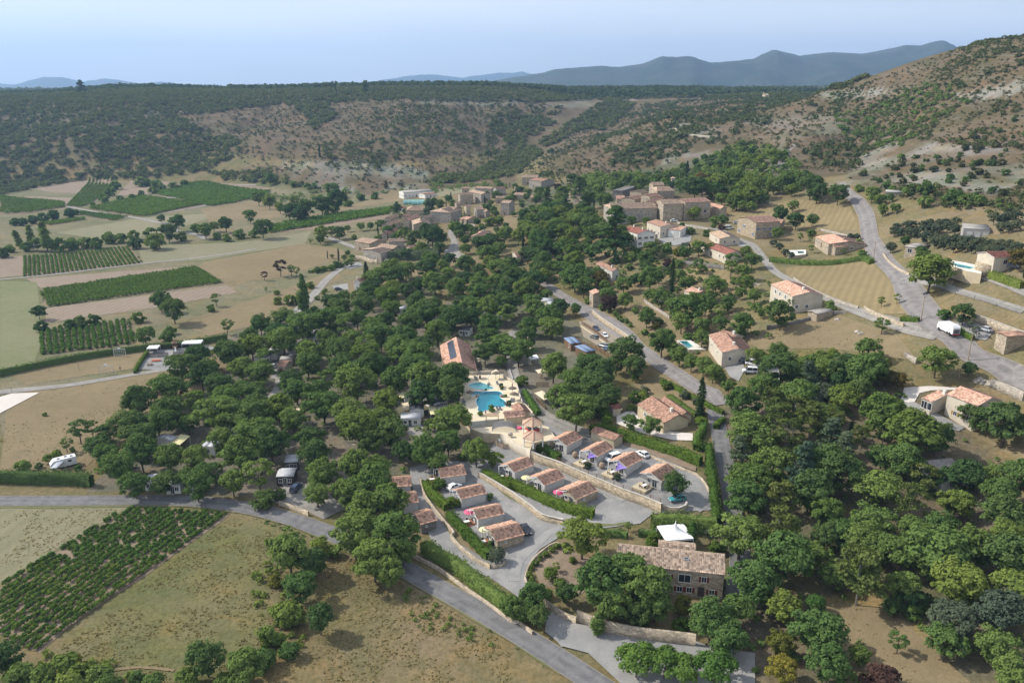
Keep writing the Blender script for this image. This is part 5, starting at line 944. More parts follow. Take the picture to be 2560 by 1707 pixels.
# ------------------------------------------------------------------ villas of the holiday park
VG = 'small tiled holiday villas'
def villa(label, o, A, B, E, wall='lav', near=None, porch=1.8, **kw):
    (a, b, e) = z2(o, A, B, E)
    t, Lw, Wn, Wf = house(label, a, b, e, 2.5, 1.25, wall, kw.pop('roof', 'tv'), name='holiday_villa', cat='villa', group=VG, near=[(.35, 1.5, .35, .4)] if near is None else near, ends=None, porch=porch, **kw)
    # lit gable end with glazed door and window, small lamp box
    return t, Lw, Wn, Wf
VIL = []
for lab, o, A, B, E, wl in (('shaded villa at the top of the western row', ZA, (120,540), (500,518), (330,708), 'lav'), ('middle villa of the western row under the tree', ZA, (285,850), (600,805), (530,1015), 'lav'), ('lowest villa of the western row with stone end wall', ZA, (570,1215), (885,1130), (820,1375), 'sdark'),
    ('dark-roofed villa at the top of the lower row', ZA, (990,378), (1465,312), (1340,515), 'lav'), ('villa of the lower row with a white car behind its roof', ZA, (1325,770), (1810,662), (1668,888), 'lav'), ('villa of the lower row with the red umbrella', ZA, (1640,1130), (2140,1030), (1978,1268), 'lav'), ('villa of the lower row beside the gravel fork', ZA, (1950,1497), (2470,1367), (2330,1660), 'stone'),
    ('villa of the middle row nearest the pool wall', ZB, (205,745), (590,598), (552,815), 'lav'), ('villa of the middle row with the pale yellow umbrella', ZB, (740,970), (1130,822), (1092,1060), 'lav'), ('stone-ended villa of the middle row with the pink umbrella', ZB, (1310,1210), (1705,1045), (1675,1315), 'stone'),
    ('villa of the upper row beside the tiled pavilions', ZB, (1140,270), (1450,122), (1457,328), 'lav'), ('villa of the upper row with the left purple sail', ZB, (1710,465), (2020,305), (2032,515), 'lav'), ('villa of the upper row with the right purple sail', ZC_, (480,655), (790,500), (810,718), 'lav'), ('villa of the upper row with slatted pergola', ZC_, (1080,895), (1390,720), (1430,972), 'lav')):
    v = villa(lab, o, A, B, E, wl); VIL.append(v)
# porch furniture
def gtable(parent_loc, rz=0, label='white garden table with chairs on a villa terrace', top='wp', group='terrace tables'):
    t = empty('garden_table', parent_loc, rz); MB().box(-.7, -.45, .7, .7, .45, .75).build('table_top', M[top], t)
    for x in (-.6, .6):
        for y in (-.35, .35): MB().box(x-.04, y-.04, 0, x+.04, y+.04, .7).build('leg', M['wood'], t)
    return tag(t, label, 'table', group)
def gchair(loc, rz=0, label='brown garden chair at a terrace table', mat='wdark', group='terrace chairs'):
    t = empty('garden_chair', loc, rz); MB().box(-.25, -.25, .42, .25, .25, .48).build('seat', M[mat], t); MB().box(-.25, .2, .48, .25, .26, .95).build('backrest', M[mat], t)
    lg = MB()
    for x in (-.22, .22):
        for y in (-.22, .22): lg.box(x-.025, y-.025, 0, x+.025, y+.025, .42)
    lg.build('legs', M[mat], t); return tag(t, label, 'chair', group)
def umbrella(loc, mat, label, r=1.5, h=2.3):
    t = empty('parasol', loc); MB().lathe([(r, 0), (r*.55, .28), (.04, .5)], 8, (0, 0, h-.45)).build('canopy', M[mat], t); MB().bar((0, 0, 0), (0, 0, h+.1), .035, n=6).build('pole', M['wp'], t); MB().lathe([(.3, 0), (.3, .12)], 8).build('base', M['conc'], t)
    return tag(t, label, 'parasol')
def zat(o, p, h=0): return at(z2(o, p)[0], h)
umbrella(zat(ZA, (1575,1290)), 'pink', 'red and white parasol beside a lower-row villa'); umbrella(zat(ZA, (1855,1620)), 'canvasy', 'pale yellow parasol at the villa beside the gravel fork')
umbrella(zat(ZB, (560,1100)), 'canvasy', 'pale yellow parasol at a middle-row villa'); umbrella(zat(ZB, (1150,1370)), 'pink', 'pink parasol at the stone-ended middle-row villa')
umbrella(at(T(3,3,(968,672))[0]), 'canvasy', 'small yellow-green parasol by the red-roofed hut')
ROWN = ['terrace of the top western villa', 'terrace of the middle western villa', 'terrace of the lowest western villa', 'terrace of the dark-roofed villa', 'terrace of the villa with the white car', 'terrace with the red parasol', 'terrace beside the gravel fork', 'terrace nearest the pool wall', 'terrace with the pale yellow parasol', 'terrace with the pink parasol', 'terrace beside the pavilions', 'terrace with the left purple sail', 'terrace with the right purple sail', 'terrace under the slatted pergola']
for i, (t, Lw, Wn, Wf) in enumerate(VIL):
    Mw = Matrix.Translation(t.location) @ Matrix.Rotation(t.rotation_euler[2], 4, 'Z'); pe = project([Mw @ Vector((-Lw/2, 0, 0)), Mw @ Vector((Lw/2, 0, 0))]); s_ = -1 if pe[0, 0] < pe[1, 0] else 1; fy = -1.
    xe = s_*Lw/2; p = Mw @ Vector((xe+s_*1.9, -Wf*.45, 0)); pd = MB(); xa, xb = sorted((xe+s_*.02, xe+s_*(3.8 if i > 9 else 2.9))); pd.box(xa, -Wf-(1.9 if i > 9 else 1.2), -.5, xb, Wn*.3, .12); o = pd.build('terrace', M['buff'] if i > 9 else M['terra'], t)
    # roof reaches out over the terrace on white posts
    if i != 13:
        MB().bar((xe, 0, 3.62), (xe+s_*.9, 0, 3.62), .08).bar((xe+s_*.9, 0, 3.62), (xe+s_*.9, -Wf-1.9, 2.5), .08).build('barge_board', M['wp'], t)
        MB().box(xe+s_*.9-.09, -Wf-1.85, -.5, xe+s_*.9+.09, -Wf-1.67, 2.5).build('post', M['wp'], t)
        MB().bar((xe+s_*.9, -.1, 2.3), (xe+s_*.9, -1.1, 3.1), .06).build('brace', M['wp'], t)
    opening(t, (xe, Wn*.35, .12), s_*-math.pi/2, 1.3, 2.0); opening(t, (xe, -Wf*.45, .9), s_*-math.pi/2, .9, 1.)
    gtable((p.x, p.y, t.location.z+.12), t.rotation_euler[2], 'garden table on the '+ROWN[i])
    for k, (dx, dy) in enumerate(((-1.1, 0), (1.1, 0), (0, .9), (0, -.9))):
        a = math.atan2(dy, dx); c_ = gchair((p.x+dx, p.y+dy, t.location.z+.12), a-math.pi/2, ('left', 'right', 'far', 'near')[k]+' chair at the table on the '+ROWN[i])
# purple sails, basket chairs, pergola, potted palms
def sail(pts, mat, label):
    P = [Vector(p) for p in pts]; c = sum(P, Vector())/len(P)-Vector((0, 0, .35)); mb = MB(); n = len(P); V = [c]
    for k in range(n): V += [P[k], (P[k]+P[(k+1) % n])*.5*.88+c*.12]
    mb.add(V, [(0, 1+k, 1+(k+1) % (2*n)) for k in range(2*n)]); mb.add([v-Vector((0, 0, .03)) for v in V], [(0, 1+(k+1) % (2*n), 1+k) for k in range(2*n)]); t = empty('shade_sail', (0, 0, 0)); t.location = c
    o = mb.build('canvas', M[mat], t); o.location = -c
    for p in P[:2]:
        q = MB().bar((p.x, p.y, H(p.x, p.y)), p, .05, n=6).build('mast', M['metal'], t); q.location = -c
    return tag(t, label, 'shade sail')
def zah(o, p, h): v = zat(o, p, h); return Vector((v.x, v.y, v.z+h))
sail([zah(ZB, (1710,480), 3.4), zah(ZB, (1870,595), 2.8), zah(ZB, (1680,630), 2.4)], 'purp', 'purple triangular sail on the left upper-row terrace')
sail([zah(ZC_, (475,690), 3.4), zah(ZC_, (640,805), 2.8), zah(ZC_, (430,850), 2.4)], 'purp', 'purple triangular sail on the right upper-row terrace')
sail([zah(ZF, (820,550), 3.0), zah(ZF, (1060,540), 3), zah(ZF, (1070,600), 2.6), zah(ZF, (840,615), 2.6)], 'canvas', 'cream sail stretched beside the restaurant')
def basket(loc, label):
    t = empty('basket_chair', loc); s = MB(); s.lathe([(.3, .1), (.7, .5), (.8, 1.1), (.55, 1.7), (.1, 1.9)], 9, cap=False); s.build('wicker_shell', M['woodp'], t); MB().lathe([(.5, 0), (.45, .1)], 9).build('foot', M['wood'], t); MB().lathe([(.45, .5), (.45, .62)], 8).build('cushion', M['canvas'], t); return tag(t, label, 'chair')
basket(zat(ZB, (1450,620)), 'wicker cocoon chair on the left upper terrace'); basket(zat(ZB, (1940,820)), 'wicker cocoon chair beside the right upper terrace')
pg = empty('pergola', zat(ZC_, (1010,1130)), VIL[13][0].rotation_euler[2]); p4 = [zat(ZC_, q) for q in ((800,1125),(965,1190),(1150,1235),(1270,1180),(880,1060))]
for q in p4[:4]:
    o = MB().box(-.13, -.13, 0, .13, .13, 2.5).build('post', M['wp']); o.parent = pg; o.matrix_world = Matrix.Translation((q.x, q.y, pg.location.z))
pa, pb, pc = zat(ZC_, (790,955), 2.5), zat(ZC_, (1150,1100), 2.5), zat(ZC_, (1250,1045), 2.5); pdv = pc-pb
for k in range(12):
    a = pa.lerp(pb, k/11); a.z = pg.location.z+2.55; b = a+Vector((pdv.x, pdv.y, 0)); o = MB().bar(a, b, .09, n=4).build('slat', M['mdark']); o.parent = pg; o.location = -Vector(pg.location); o.rotation_euler = (0, 0, 0)
    o.matrix_parent_inverse = Matrix.Rotation(-pg.rotation_euler[2], 4, 'Z'); o.location = (-Vector(pg.location))
tag(pg, 'grey slatted pergola on white posts at the last upper-row villa', 'pergola')
def pot(loc, label, kind='olive'):
    t = empty('potted_plant', loc); MB().lathe([(.3, 0), (.42, .5)], 8).build('pot', M['mdark'], t); c = link('foliage', crown_mesh('bush', 1, kind, 1), t); c.location = (0, 0, .6); c.scale = (1.6, 1.6, 1.8); return tag(t, label, 'potted plant')
pot(zat(ZB, (1670,840)), 'potted palm by the railing of the left upper terrace'); pot(zat(ZB, (2220,1050)), 'potted palm by the railing of the right upper terrace'); pot(zat(ZA, (1940,980)), 'potted shrub at the corner of a lower-row villa', 'mid')
# ------------------------------------------------------------------ farmhouse and large houses
a, b, e = T(3,4,(968,290),(1955,388),(1455,527))
fh, FL, FN, FF_ = house('long two-storey stone farmhouse with old canal tiles and red shutters', a, b, e, 5.6, 1.7, 'stone', 'tf', far=-.55, near=[(-.28,2.9,2.3,1.7,None),(-.64,3.3,.9,1.2,'shr'),(-.2,.6,1.0,1.15,'shr'),(-.38,.6,1.0,1.15,'shr'),(-.60,0,1.1,2.0,None,'wdark'),(-.80,.6,1.0,1.1,'shr'),(.02,3.3,.8,1.1,'shr'),(.3,3.6,.8,1.1,'shr'),(.6,3.6,.8,1.1,'shr'),(.1,.5,1,1.2,'shr')], ends='auto', shut='shr', name='stone_farmhouse')
sk = MB().box(-.5, -.4, 0, .5, .4, .25).build('skylight', M['metal'], fh); zz = 5.6+1.7*(1-.45); sk.location = (-FL*.15, FN*.45, zz+.05); g_ = MB().box(-.4, -.3, .25, .4, .3, .28).build('pane', M['glass'], sk)
ck = MB().box(-.35, -.35, 0, .35, .35, 1.2).box(-.42, -.42, 1.2, .42, .42, 1.32).build('chimney', M['stone'], fh); ck.location = (-FL*.16, -FF_*.4, 6.6)
a, b, e = T(3,4,(1345,272),(1690,305),(1520,312)); house('low tiled annexe behind the stone farmhouse', a, b, e, 3.6, .9, 'stone', 'tf', name='annexe', near=None, ends=None)
HS = 'houses of the village'
def hs(label, c, r, A, B, E, *ar, **kw): p = T(c, r, A, B, E); return house(label, *p, *ar, **kw)
hs('tan tiled house with wide gable beside the long hedge', 3,3,(1530,675),(1277,505),(1275,672), 3.0,1.9,'buff','tb', chim=1, far=-.8, near=[(.4,1,.9,1.1),(-.3,1,.9,1.1)], shut='shw')
hs('tiled wing of the tan house', 3,3,(1600,650),(1400,510),(1510,600), 2.8,1.2,'buff','tb', near=None, ends=None, name='house_wing', cat='house wing')
hs('cream two-storey house with ochre shutters and pink tiles', 4,3,(1762,414),(2055,520),(1790,548), 5.6,1.5,'cream','tp', shut='sho', near=[(-.62,3.4,1,1.2),(-.62,.9,1.2,1.1),(-.1,3.4,.6,1),(.3,.9,1,1.1),(-.93,0,1,2.1,None,'sho')], chim=0, ends='auto')
hs('open tiled carport of the cream two-storey house', 4,3,(1555,452),(1650,488),(1500,560), 2.7,1.3,'cream','tp', hip=0, near=[(-.4,.3,2.2,1.9),(.5,.3,1.6,1.9)], ends=None, chim=1, name='carport', cat='carport')
a, b, e = T(4,3,(1450,1100),(1690,1078),(1650,1235)); house('long shed with grey ribbed roof half hidden by trees', a, b, e, 3.0, 1.0, 'white', 'fibre', name='shed', cat='shed', near=None, ends=None, far=-.4)
a, b = T(3,3,(2080,68))[0], T(3,2,(1945,1470))[0]; e = T(3,3,(1905,78))[0]; house('cream house with orange door and dark tiled roof', a, b, e, 3.6, 1.4, 'cream', 'tb', near=[(.5,1,.8,1.),(-.3,1,.8,1.)], ends='auto', door='orange', chim=1)
hs('tiled wing behind the cream house', 3,2,(1940,1465),(2070,1500),(1960,1540), 3.4,1.3,'cream','tb', near=None, ends=None, name='house_wing', cat='house wing', chim=1)
hs('tan gabled villa with balcony above the lane', 4,2,(382,1112),(170,1004),(162,1122), 5.4,1.5,'cream','tp', far=-.9, shut='shw', near=[(.5,3.2,1,1.3),(.1,3.2,1,1.3),(-.4,3.2,1,1.3),(.5,.5,1,1.1)], ends='auto', chim=1)
hs('stone outbuilding beside the tan gabled villa', 4,2,(405,1290),(560,1262),(470,1300), 2.4,.4,'stone','fibre', tile=False, near=None, ends=None, name='outbuilding', cat='shed')
hs('low stone house with pink tiles and garden pool', 4,2,(600,582),(735,650),(510,650), 3.4,1.2,'stone','tp', near='auto', chim=1); hs('stone wing with a blue door', 4,2,(590,678),(735,668),(660,690), 3.2,.9,'stone','tp', near=[(.3,0,.9,2,None,'shb')], name='house_wing', cat='house wing', ends=None)
hs('flat concrete house with white garage doors', 4,2,(1790,500),(2030,515),(1845,530), 3.4,.15,'grey','fibre', tile=False, near=[(-.7,0,1.8,2.1,None,'shw'),(-.1,0,1.8,2.1,None,'shw'),(.5,0,1.8,2.1,None,'shw')], over=.05)
hs('square house with dark red roof above a round tower', 4,2,(2000,745),(2190,740),(2020,798), 4.6,1.,'cream','tr', near=[(-.2,2.2,1.4,1.4)], ends='auto')
q = at(T(4,2,(1995,940))[0]); rt = empty('round_tower', q); MB().lathe([(3.4,-1),(3.4,3.3)], 20).build('wall', M['swarm'], rt, True); opening(rt, (1.2,-3.2,1), math.pi, .8, 1); tag(rt, 'round warm stone tower at the foot of the red-roofed house', 'tower')
hs('low flat-roofed stone pool house', 4,2,(1310,672),(1440,690),(1390,712), 2.6,.2,'stone','fibre', tile=False, near=[(.2,.3,1.6,1.6)], name='pool_house')
hs('half-buried stone cistern on the slope', 4,2,(1080,178),(1250,186),(1180,196), 2,.2,'sgrey','conc', tile=False, near=None, ends=None, name='cistern', cat='cistern')
hs('windowless warm stone barn at the right edge of the road', 4,2,(2140,1492),(2400,1478),(2200,1500), 4.5,.2,'stone','tb', tile=False, near=None, ends=None, name='barn', cat='barn')
a, b = T(3,2,(2155,424))[0], T(4,2,(30,412))[0]; e = T(3,2,(2330,478))[0]; house('tall stone house with pink roof and blue shutters', a, b, e, 7.6, 1.7, 'swarm', 'tp', shut='shb', ends='auto', near='auto')
hs('small side wing with pink tiles right of the blue-shuttered house', 4,2,(70,447),(145,452),(110,482), 4.5,.8,'stone','tp', near='auto', name='house_wing', cat='house wing')
hs('low house with old tiled roof and two garage doors', 3,2,(1905,548),(2003,602),(1862,600), 3.2,1.1,'cream','to', near=[(-.4,1,1,1.1)], ends='auto')
hs('long house with dark red roof among the garden trees', 3,2,(1815,655),(2055,738),(1885,738), 3.4,1.2,'cream','tr', near='auto')
hs('tall grey villa with dark red tiles and balcony', 3,2,(1092,506),(1238,548),(1085,562), 6.6,1.5,'white','tr', shut='wood', near='auto', chim=2)
hs('cream house with balcony below the stone barn', 3,2,(1320,447),(1450,490),(1330,505), 5.2,1.2,'cream','tb', near='auto', chim=1); hs('garage with pink roof beside the balcony house', 3,2,(1480,503),(1600,515),(1510,545), 3.2,1.,'white','tp', near=[(-.3,0,2.2,2.1,None,'shw')], name='garage', cat='garage')
def he(label, A, B, E, *ar, **kw): p = z2(ZE, A, B, E); return house(label, *p, *ar, **kw)
he('long low manor house with hipped old roof', (330,508),(1080,490),(650,630), 8.2,2.,'sgrey','to', hip=1.6, near='auto', ends=None, chim=2); he('square stone barn with tall blank walls', (1242,434),(1615,430),(1520,516), 9,1.5,'stone','to', near=[(-.4,4,.5,1.2),(.3,6.5,.6,.6)], ends='auto', chim=0, name='stone_barn')
he('tall stone barn with clean pink roof', (1612,424),(2090,402),(1885,484), 9.4,1.3,'stone','tp', near=[(-.6,3.2,1.8,1.6),(-.7,6.6,.5,.8),(-.82,6.6,.5,.8),(-.6,6.6,.5,.8),(.3,6,.5,.8)], ends='auto', name='stone_barn'); he('lower wing at the right end of the barns', (2110,480),(2430,560),(2230,548), 4.4,1.2,'stone','tp', near=[(.4,0,1.6,2.2,None,'wdark'),(-.2,1.4,.8,1)], ends=None, name='house_wing', cat='house wing')
he('upper block of the manor with walls of warm stone', (1085,118),(1300,116),(1230,170), 8,1.3,'swarm','to', near='auto', ends='auto'); he('hipped roofed church nave above the roofs', (1190,196),(1420,194),(1280,280), 6.5,2,'stone','to', hip=1.8, near='auto', ends=None, name='church', cat='church')
he('house with pink hipped roof at the left of the village block', (440,360),(600,362),(480,440), 5,1.3,'stone','tp', near='auto', ends='auto'); he('house with pink roof in the middle of the village block', (660,385),(850,350),(760,440), 5.4,1.3,'stone','tp', near='auto', ends='auto'); he('tall house with pale ridge behind the village block', (980,335),(1180,312),(1080,380), 6,1.2,'stone','tp', near='auto', ends='auto')
he('long-roofed house rising behind the stone barn', (1020,460),(1260,360),(1150,440), 5,1.2,'buff','tp', near=None, ends='auto'); he('small old-roofed house at the back of the village', (800,270),(930,250),(860,322), 5,1.2,'stone','to', near='auto', ends='auto'); he('brown wing connecting the manor to the stone barn', (1100,470),(1240,455),(1180,520), 7.4,1.2,'swarm','to', near=None, ends='auto', name='house_wing', cat='house wing')
he('roofless grey stone ruin at the back of the village', (440,275),(800,170),(660,250), 5.5,.2,'sdark','sdark', tile=False, near=None, ends='auto', name='ruined_house', cat='ruin')
bt = empty('bell_tower', zat(ZE, (1480,230))); MB().box(-1.3,-1.3,-2,1.3,1.3,7.5).build('wall', M['sgrey'], bt); MB().add([(-1.7,-1.7,7.5),(1.7,-1.7,7.5),(1.7,1.7,7.5),(-1.7,1.7,7.5),(0,0,8.6)], [(0,1,4),(1,2,4),(2,3,4),(3,0,4),(3,2,1,0)]).build('roof', M['to'], bt)
for s in (-1, 1): opening(bt, (0, s*1.3, 4.8), 0 if s > 0 else math.pi, .8, 1.5)
tag(bt, 'small square bell tower above the church roof', 'bell tower')
hs('tall stone house with cream gable end behind the village', 3,2,(100,38),(245,40),(125,84), 6.2,1.6,'stone','to', near='auto', ends='auto'); hs('grey stone house adjoining it with hipped brown roof', 3,2,(215,66),(330,78),(280,108), 6,1.3,'sgrey','tb', near='auto', ends='auto')
hs('tiled house half hidden by cedars left of the manor', 3,2,(560,215),(680,196),(590,275), 5,1.3,'stone','tp', near='auto'); hs('small tiled cottage at the left of the village gardens', 3,2,(20,752),(115,748),(60,790), 3,1.1,'cream','tb', near='auto'); hs('white-walled cottage behind the trees', 3,2,(20,150),(90,150),(50,175), 4,1,'cream','to', near='auto')
hs('narrow stone hut with pink roof beside the road', 3,2,(762,1083),(800,1112),(722,1120), 5.6,1.,'stone','tp', near=[(0,3,.8,1.1),(.1,0,1,2,None,'wood')], ends=None, name='stone_hut', cat='hut'); hs('long half-hidden house with stepped brown roof', 3,2,(805,832),(960,900),(830,880), 4,1.2,'lav','tb', near='auto', chim=1); hs('small white cabin with dark doors', 3,2,(1405,1120),(1352,1088),(1350,1142), 2.8,.9,'white','tb', near='auto', ends='auto', name='cabin', cat='cabin'); hs('pink hipped roof below the round pines', 3,2,(1650,1068),(1750,1105),(1640,1125), 3,1.1,'cream','tp', near=None, chim=1)
hs('white gabled house with pale roof left of the campsite', 2,2,(925,1000),(985,975),(880,1040), 4.6,1.3,'white','tp', near=None, ends='auto', chim=1); hs('long white barn with fibre roof at the foot of the hill', 2,2,(1330,183),(1600,168),(1470,196), 4.5,1.2,'white','fibre', tile=False, near='auto', name='barn', cat='barn'); hs('low white shed right of the long barn', 2,2,(1520,208),(1630,200),(1580,220), 3,.7,'white','tp', near='auto', name='shed', cat='shed')
hs('large stone house in the upper village', 2,2,(1860,205),(1985,200),(1920,222), 8,1.2,'stone','to', near='auto'); hs('stone house with red-brown roof beside it', 2,2,(1990,175),(2110,200),(2050,215), 7.5,1.3,'sgrey','to', near='auto'); hs('grey stone house at the top of the village', 2,2,(2030,142),(2180,150),(2110,165), 6,1.2,'sgrey','to', near='auto', chim=1); hs('three-storey stone house standing on the rise', 2,2,(2270,270),(2352,275),(2300,300), 8.5,1.4,'sgrey','to', near='auto', ends='auto'); hs('low tiled cottage beside the three-storey house', 2,2,(2200,235),(2310,235),(2250,252), 4,1,'stone','to', near='auto')
def hz_(label, A, B, E, *ar, **kw): p = z2(ZD, A, B, E); return house(label, *p, *ar, **kw)
hz_('large three-storey village house with hipped roof', (1060,165),(1190,130),(1100,285), 7.2,1.9,'sgrey','to', hip=2.2, near='auto', ends='auto', chim=1); hz_('long wing to the right of the three-storey house', (1200,122),(1350,130),(1360,212), 7,1.5,'sgrey','to', near='auto', ends='auto'); hz_('barn with pyramid roof behind the left village houses', (570,110),(610,110),(590,205), 4.5,2.2,'stone','to', hip=5, near=None, ends=None, name='barn', cat='barn')
hz_('gabled house with white arch door in the left village', (690,405),(655,335),(520,425), 6.2,1.6,'stone','to', near='auto', ends='auto', chim=1); hz_('house with pink stepped roof in the left village', (600,262),(400,345),(510,360), 6,1.4,'stone','tp', near='auto', ends='auto'); hz_('older house at the left edge of the village', (60,310),(230,255),(180,300), 6,1.3,'stone','to', near='auto', ends='auto'); hz_('low grey-roofed house in front of it', (20,440),(260,360),(180,395), 4.5,1.2,'sgrey','to', near='auto', ends='auto')
hz_('low tiled building below the left village', (0,600),(230,515),(180,580), 3,1.3,'stone','tb', near=None, ends='auto'); hz_('tower-like house with flat pink roof', (1310,35),(1400,30),(1350,60), 8,1,'stone','to', near='auto', ends='auto'); hz_('tall narrow house with cream end', (1490,90),(1570,85),(1540,125), 8,1.1,'buff','to', near='auto', ends='auto'); hz_('house with old roof at the right of the left village', (1670,115),(1810,112),(1750,180), 6,1.4,'sgrey','to', near='auto', ends='auto'); hz_('low outbuilding with arched opening', (1810,175),(1910,190),(1850,210), 4.5,1,'sgrey','to', near='auto', name='outbuilding', cat='shed'); hz_('small annexe with pink roof under the walls', (1480,300),(1620,320),(1540,370), 3.4,1.1,'stone','tp', near='auto', name='annexe')
hz_('pale roofed house half hidden on the rise', (1830,560),(1690,640),(1790,680), 4,1.2,'cream','tp', near='auto', ends='auto', chim=1); hz_('tiled roof emerging from the campsite trees', (2080,1440),(1870,1490),(1980,1540), 3.4,1.4,'cream','tp', near=None)
hs('village manor with grey tiled roof facing the fields', 2,2,(975,612),(1120,635),(1020,668), 5.2,1.4,'stone','to', near='auto', ends='auto'); hs('middle wing of the manor with skylights', 2,2,(1150,668),(1300,690),(1200,712), 5.5,1.3,'sgrey','to', near='auto', ends='auto', name='manor_wing'); hs('front block of the manor with tiled roof', 2,2,(1060,720),(1170,700),(1110,765), 5.6,1.3,'sgrey','to', near='auto', ends='auto', name='manor_wing'); hs('right block of the manor behind the blue hedge', 2,2,(1210,625),(1360,620),(1290,650), 5,1.2,'sgrey','to', near='auto', ends='auto', name='manor_wing')
hs('pale tiled roof at the far edge of the campsite', 2,2,(2170,1000),(2080,1110),(2200,1050), 3.4,1.2,'cream','tp', near=None); hs('wooden hut with flat grey roof on the meadow', 2,2,(1185,816),(1260,818),(1225,826), 2.4,.2,'wdark','fibre', tile=False, near=None, ends=None, name='hut', cat='hut'); hs('red-roofed shed behind the pyramid-roofed barn', 2,2,(1310,330),(1380,330),(1345,345), 2.8,.7,'white','tr', near=None, name='shed', cat='shed')
hs('long tiled utility shed beside the hedge', 3,3,(760,785),(985,865),(840,835), 2.6,.9,'buff','tb', near=None, ends=None, name='shed', cat='shed'); hs('small red-roofed garden hut', 3,3,(900,585),(985,578),(940,605), 2.3,.6,'cream','tr', near=None, ends=None, name='garden_hut', cat='hut')
q = at(T(3,1,(2325,530))[0]); ch = empty('chapel', q, .3); MB().box(-3,-4,-2,3,4,4).add([(-3.3,-4.3,4),(3.3,-4.3,4),(3.3,4.3,4),(-3.3,4.3,4),(-3.3,0,5.6),(3.3,0,5.6)], [(0,1,5,4),(2,3,4,5),(0,4,3),(1,2,5),(3,2,1,0)]).build('wall', M['buff'], ch)
MB().box(-3.6,-1.2,4,-2.8,-.5,7).box(-3.6,.5,4,-2.8,1.2,7).box(-3.7,-1.3,7,-2.7,1.3,7.5).build('belfry', M['buff'], ch); opening(ch, (0, -4, 1), math.pi, .8, 1.4); tag(ch, 'small buff chapel with open belfry on the skyline', 'chapel')
hz_('low pink-roofed house between the left village and the pyramid roof', (350,270),(460,245),(420,290), 4.5,1.2,'stone','tp', near='auto', ends='auto'); hz_('dark-roofed barn behind the arch-door house', (700,300),(860,270),(800,310), 5.5,1.2,'sgrey','to', near='auto', ends='auto')
hs('long stone house at the far right of the upper village', 2,2,(2190,150),(2280,145),(2240,165), 6,1.2,'sgrey','tb', near='auto', ends='auto'); hs('brown-roofed cottage above the upper village', 3,2,(30,200),(140,205),(90,225), 3.5,1.2,'stone','to', near='auto'); hs('old-roofed cottage beside the cedars', 3,2,(180,225),(270,230),(225,250), 3.5,1.2,'stone','to', near='auto'); hs('tiled cottage below the manor of the left village', 2,2,(1390,690),(1450,682),(1430,702), 2.6,.8,'buff','tp', near=None); hs('low house with grey roof beyond the gorge mouth', 2,2,(1890,150),(1960,150),(1930,162), 4,1,'stone','tp', near='auto')
# teal greenhouses
for k, (x, y) in enumerate(((1450,300),(1530,305))):
    q = at(T(2,2,(x,y))[0]); t = empty('greenhouse', q, .1); mb = MB(); n = 10; vs = [(sx*9, 4.5*math.cos(math.pi*i/n), 3.2*math.sin(math.pi*i/n)) for sx in (-1, 1) for i in range(n+1)]
    mb.add(vs, [(i, i+1, n+2+i, n+1+i) for i in range(n)]+[tuple(range(n, -1, -1)), tuple(range(n+1, 2*n+2))]); mb.build('cover', M['teal'], t); r_ = MB()
    for x_ in (-9, -4.5, 0, 4.5, 9):
        for i in range(n): r_.bar((x_, 4.53*math.cos(math.pi*i/n), 3.23*math.sin(math.pi*i/n)), (x_, 4.53*math.cos(math.pi*(i+1)/n), 3.23*math.sin(math.pi*(i+1)/n)), .06)
    r_.build('hoops', M['wp'], t); tag(t, 'teal polytunnel greenhouse, '+('left' if k == 0 else 'right')+' of the pair by the village', 'greenhouse')
# ------------------------------------------------------------------ restaurant
a, b, e = z2(ZF, (550,640), (440,165), (165,470)); rs, RL, RN2, RF = house('long campsite restaurant with pink tiled roof and solar panels', a, b, e, 3.0, 3.2, 'buff', 'tp', far=-.85, near=None, ends='auto', name='restaurant', cat='restaurant')
sl = math.atan2(3.2, RN2+.3)
SOLAR = plain('solar_glass', (.05, .06, .085), .3, .1, 1, .5); sx_ = 1 if project([rs.location+Matrix.Rotation(rs.rotation_euler[2], 3, 'Z') @ Vector((5, 0, 3))])[0][1] < project([rs.location])[0][1] else -1
for k in range(14):
    o = MB().box(-.56, -1.25, .0, .56, 1.25, .1).box(-.51, -1.2, .1, .51, 1.2, .12).build('solar_panel', SOLAR, rs); o.location = (sx_*(.42-.048*k)*RL, RN2*.40, 6.2-3.2*.40*RN2/(RN2+.3)+.2); o.rotation_euler = (-sl, 0, 0)
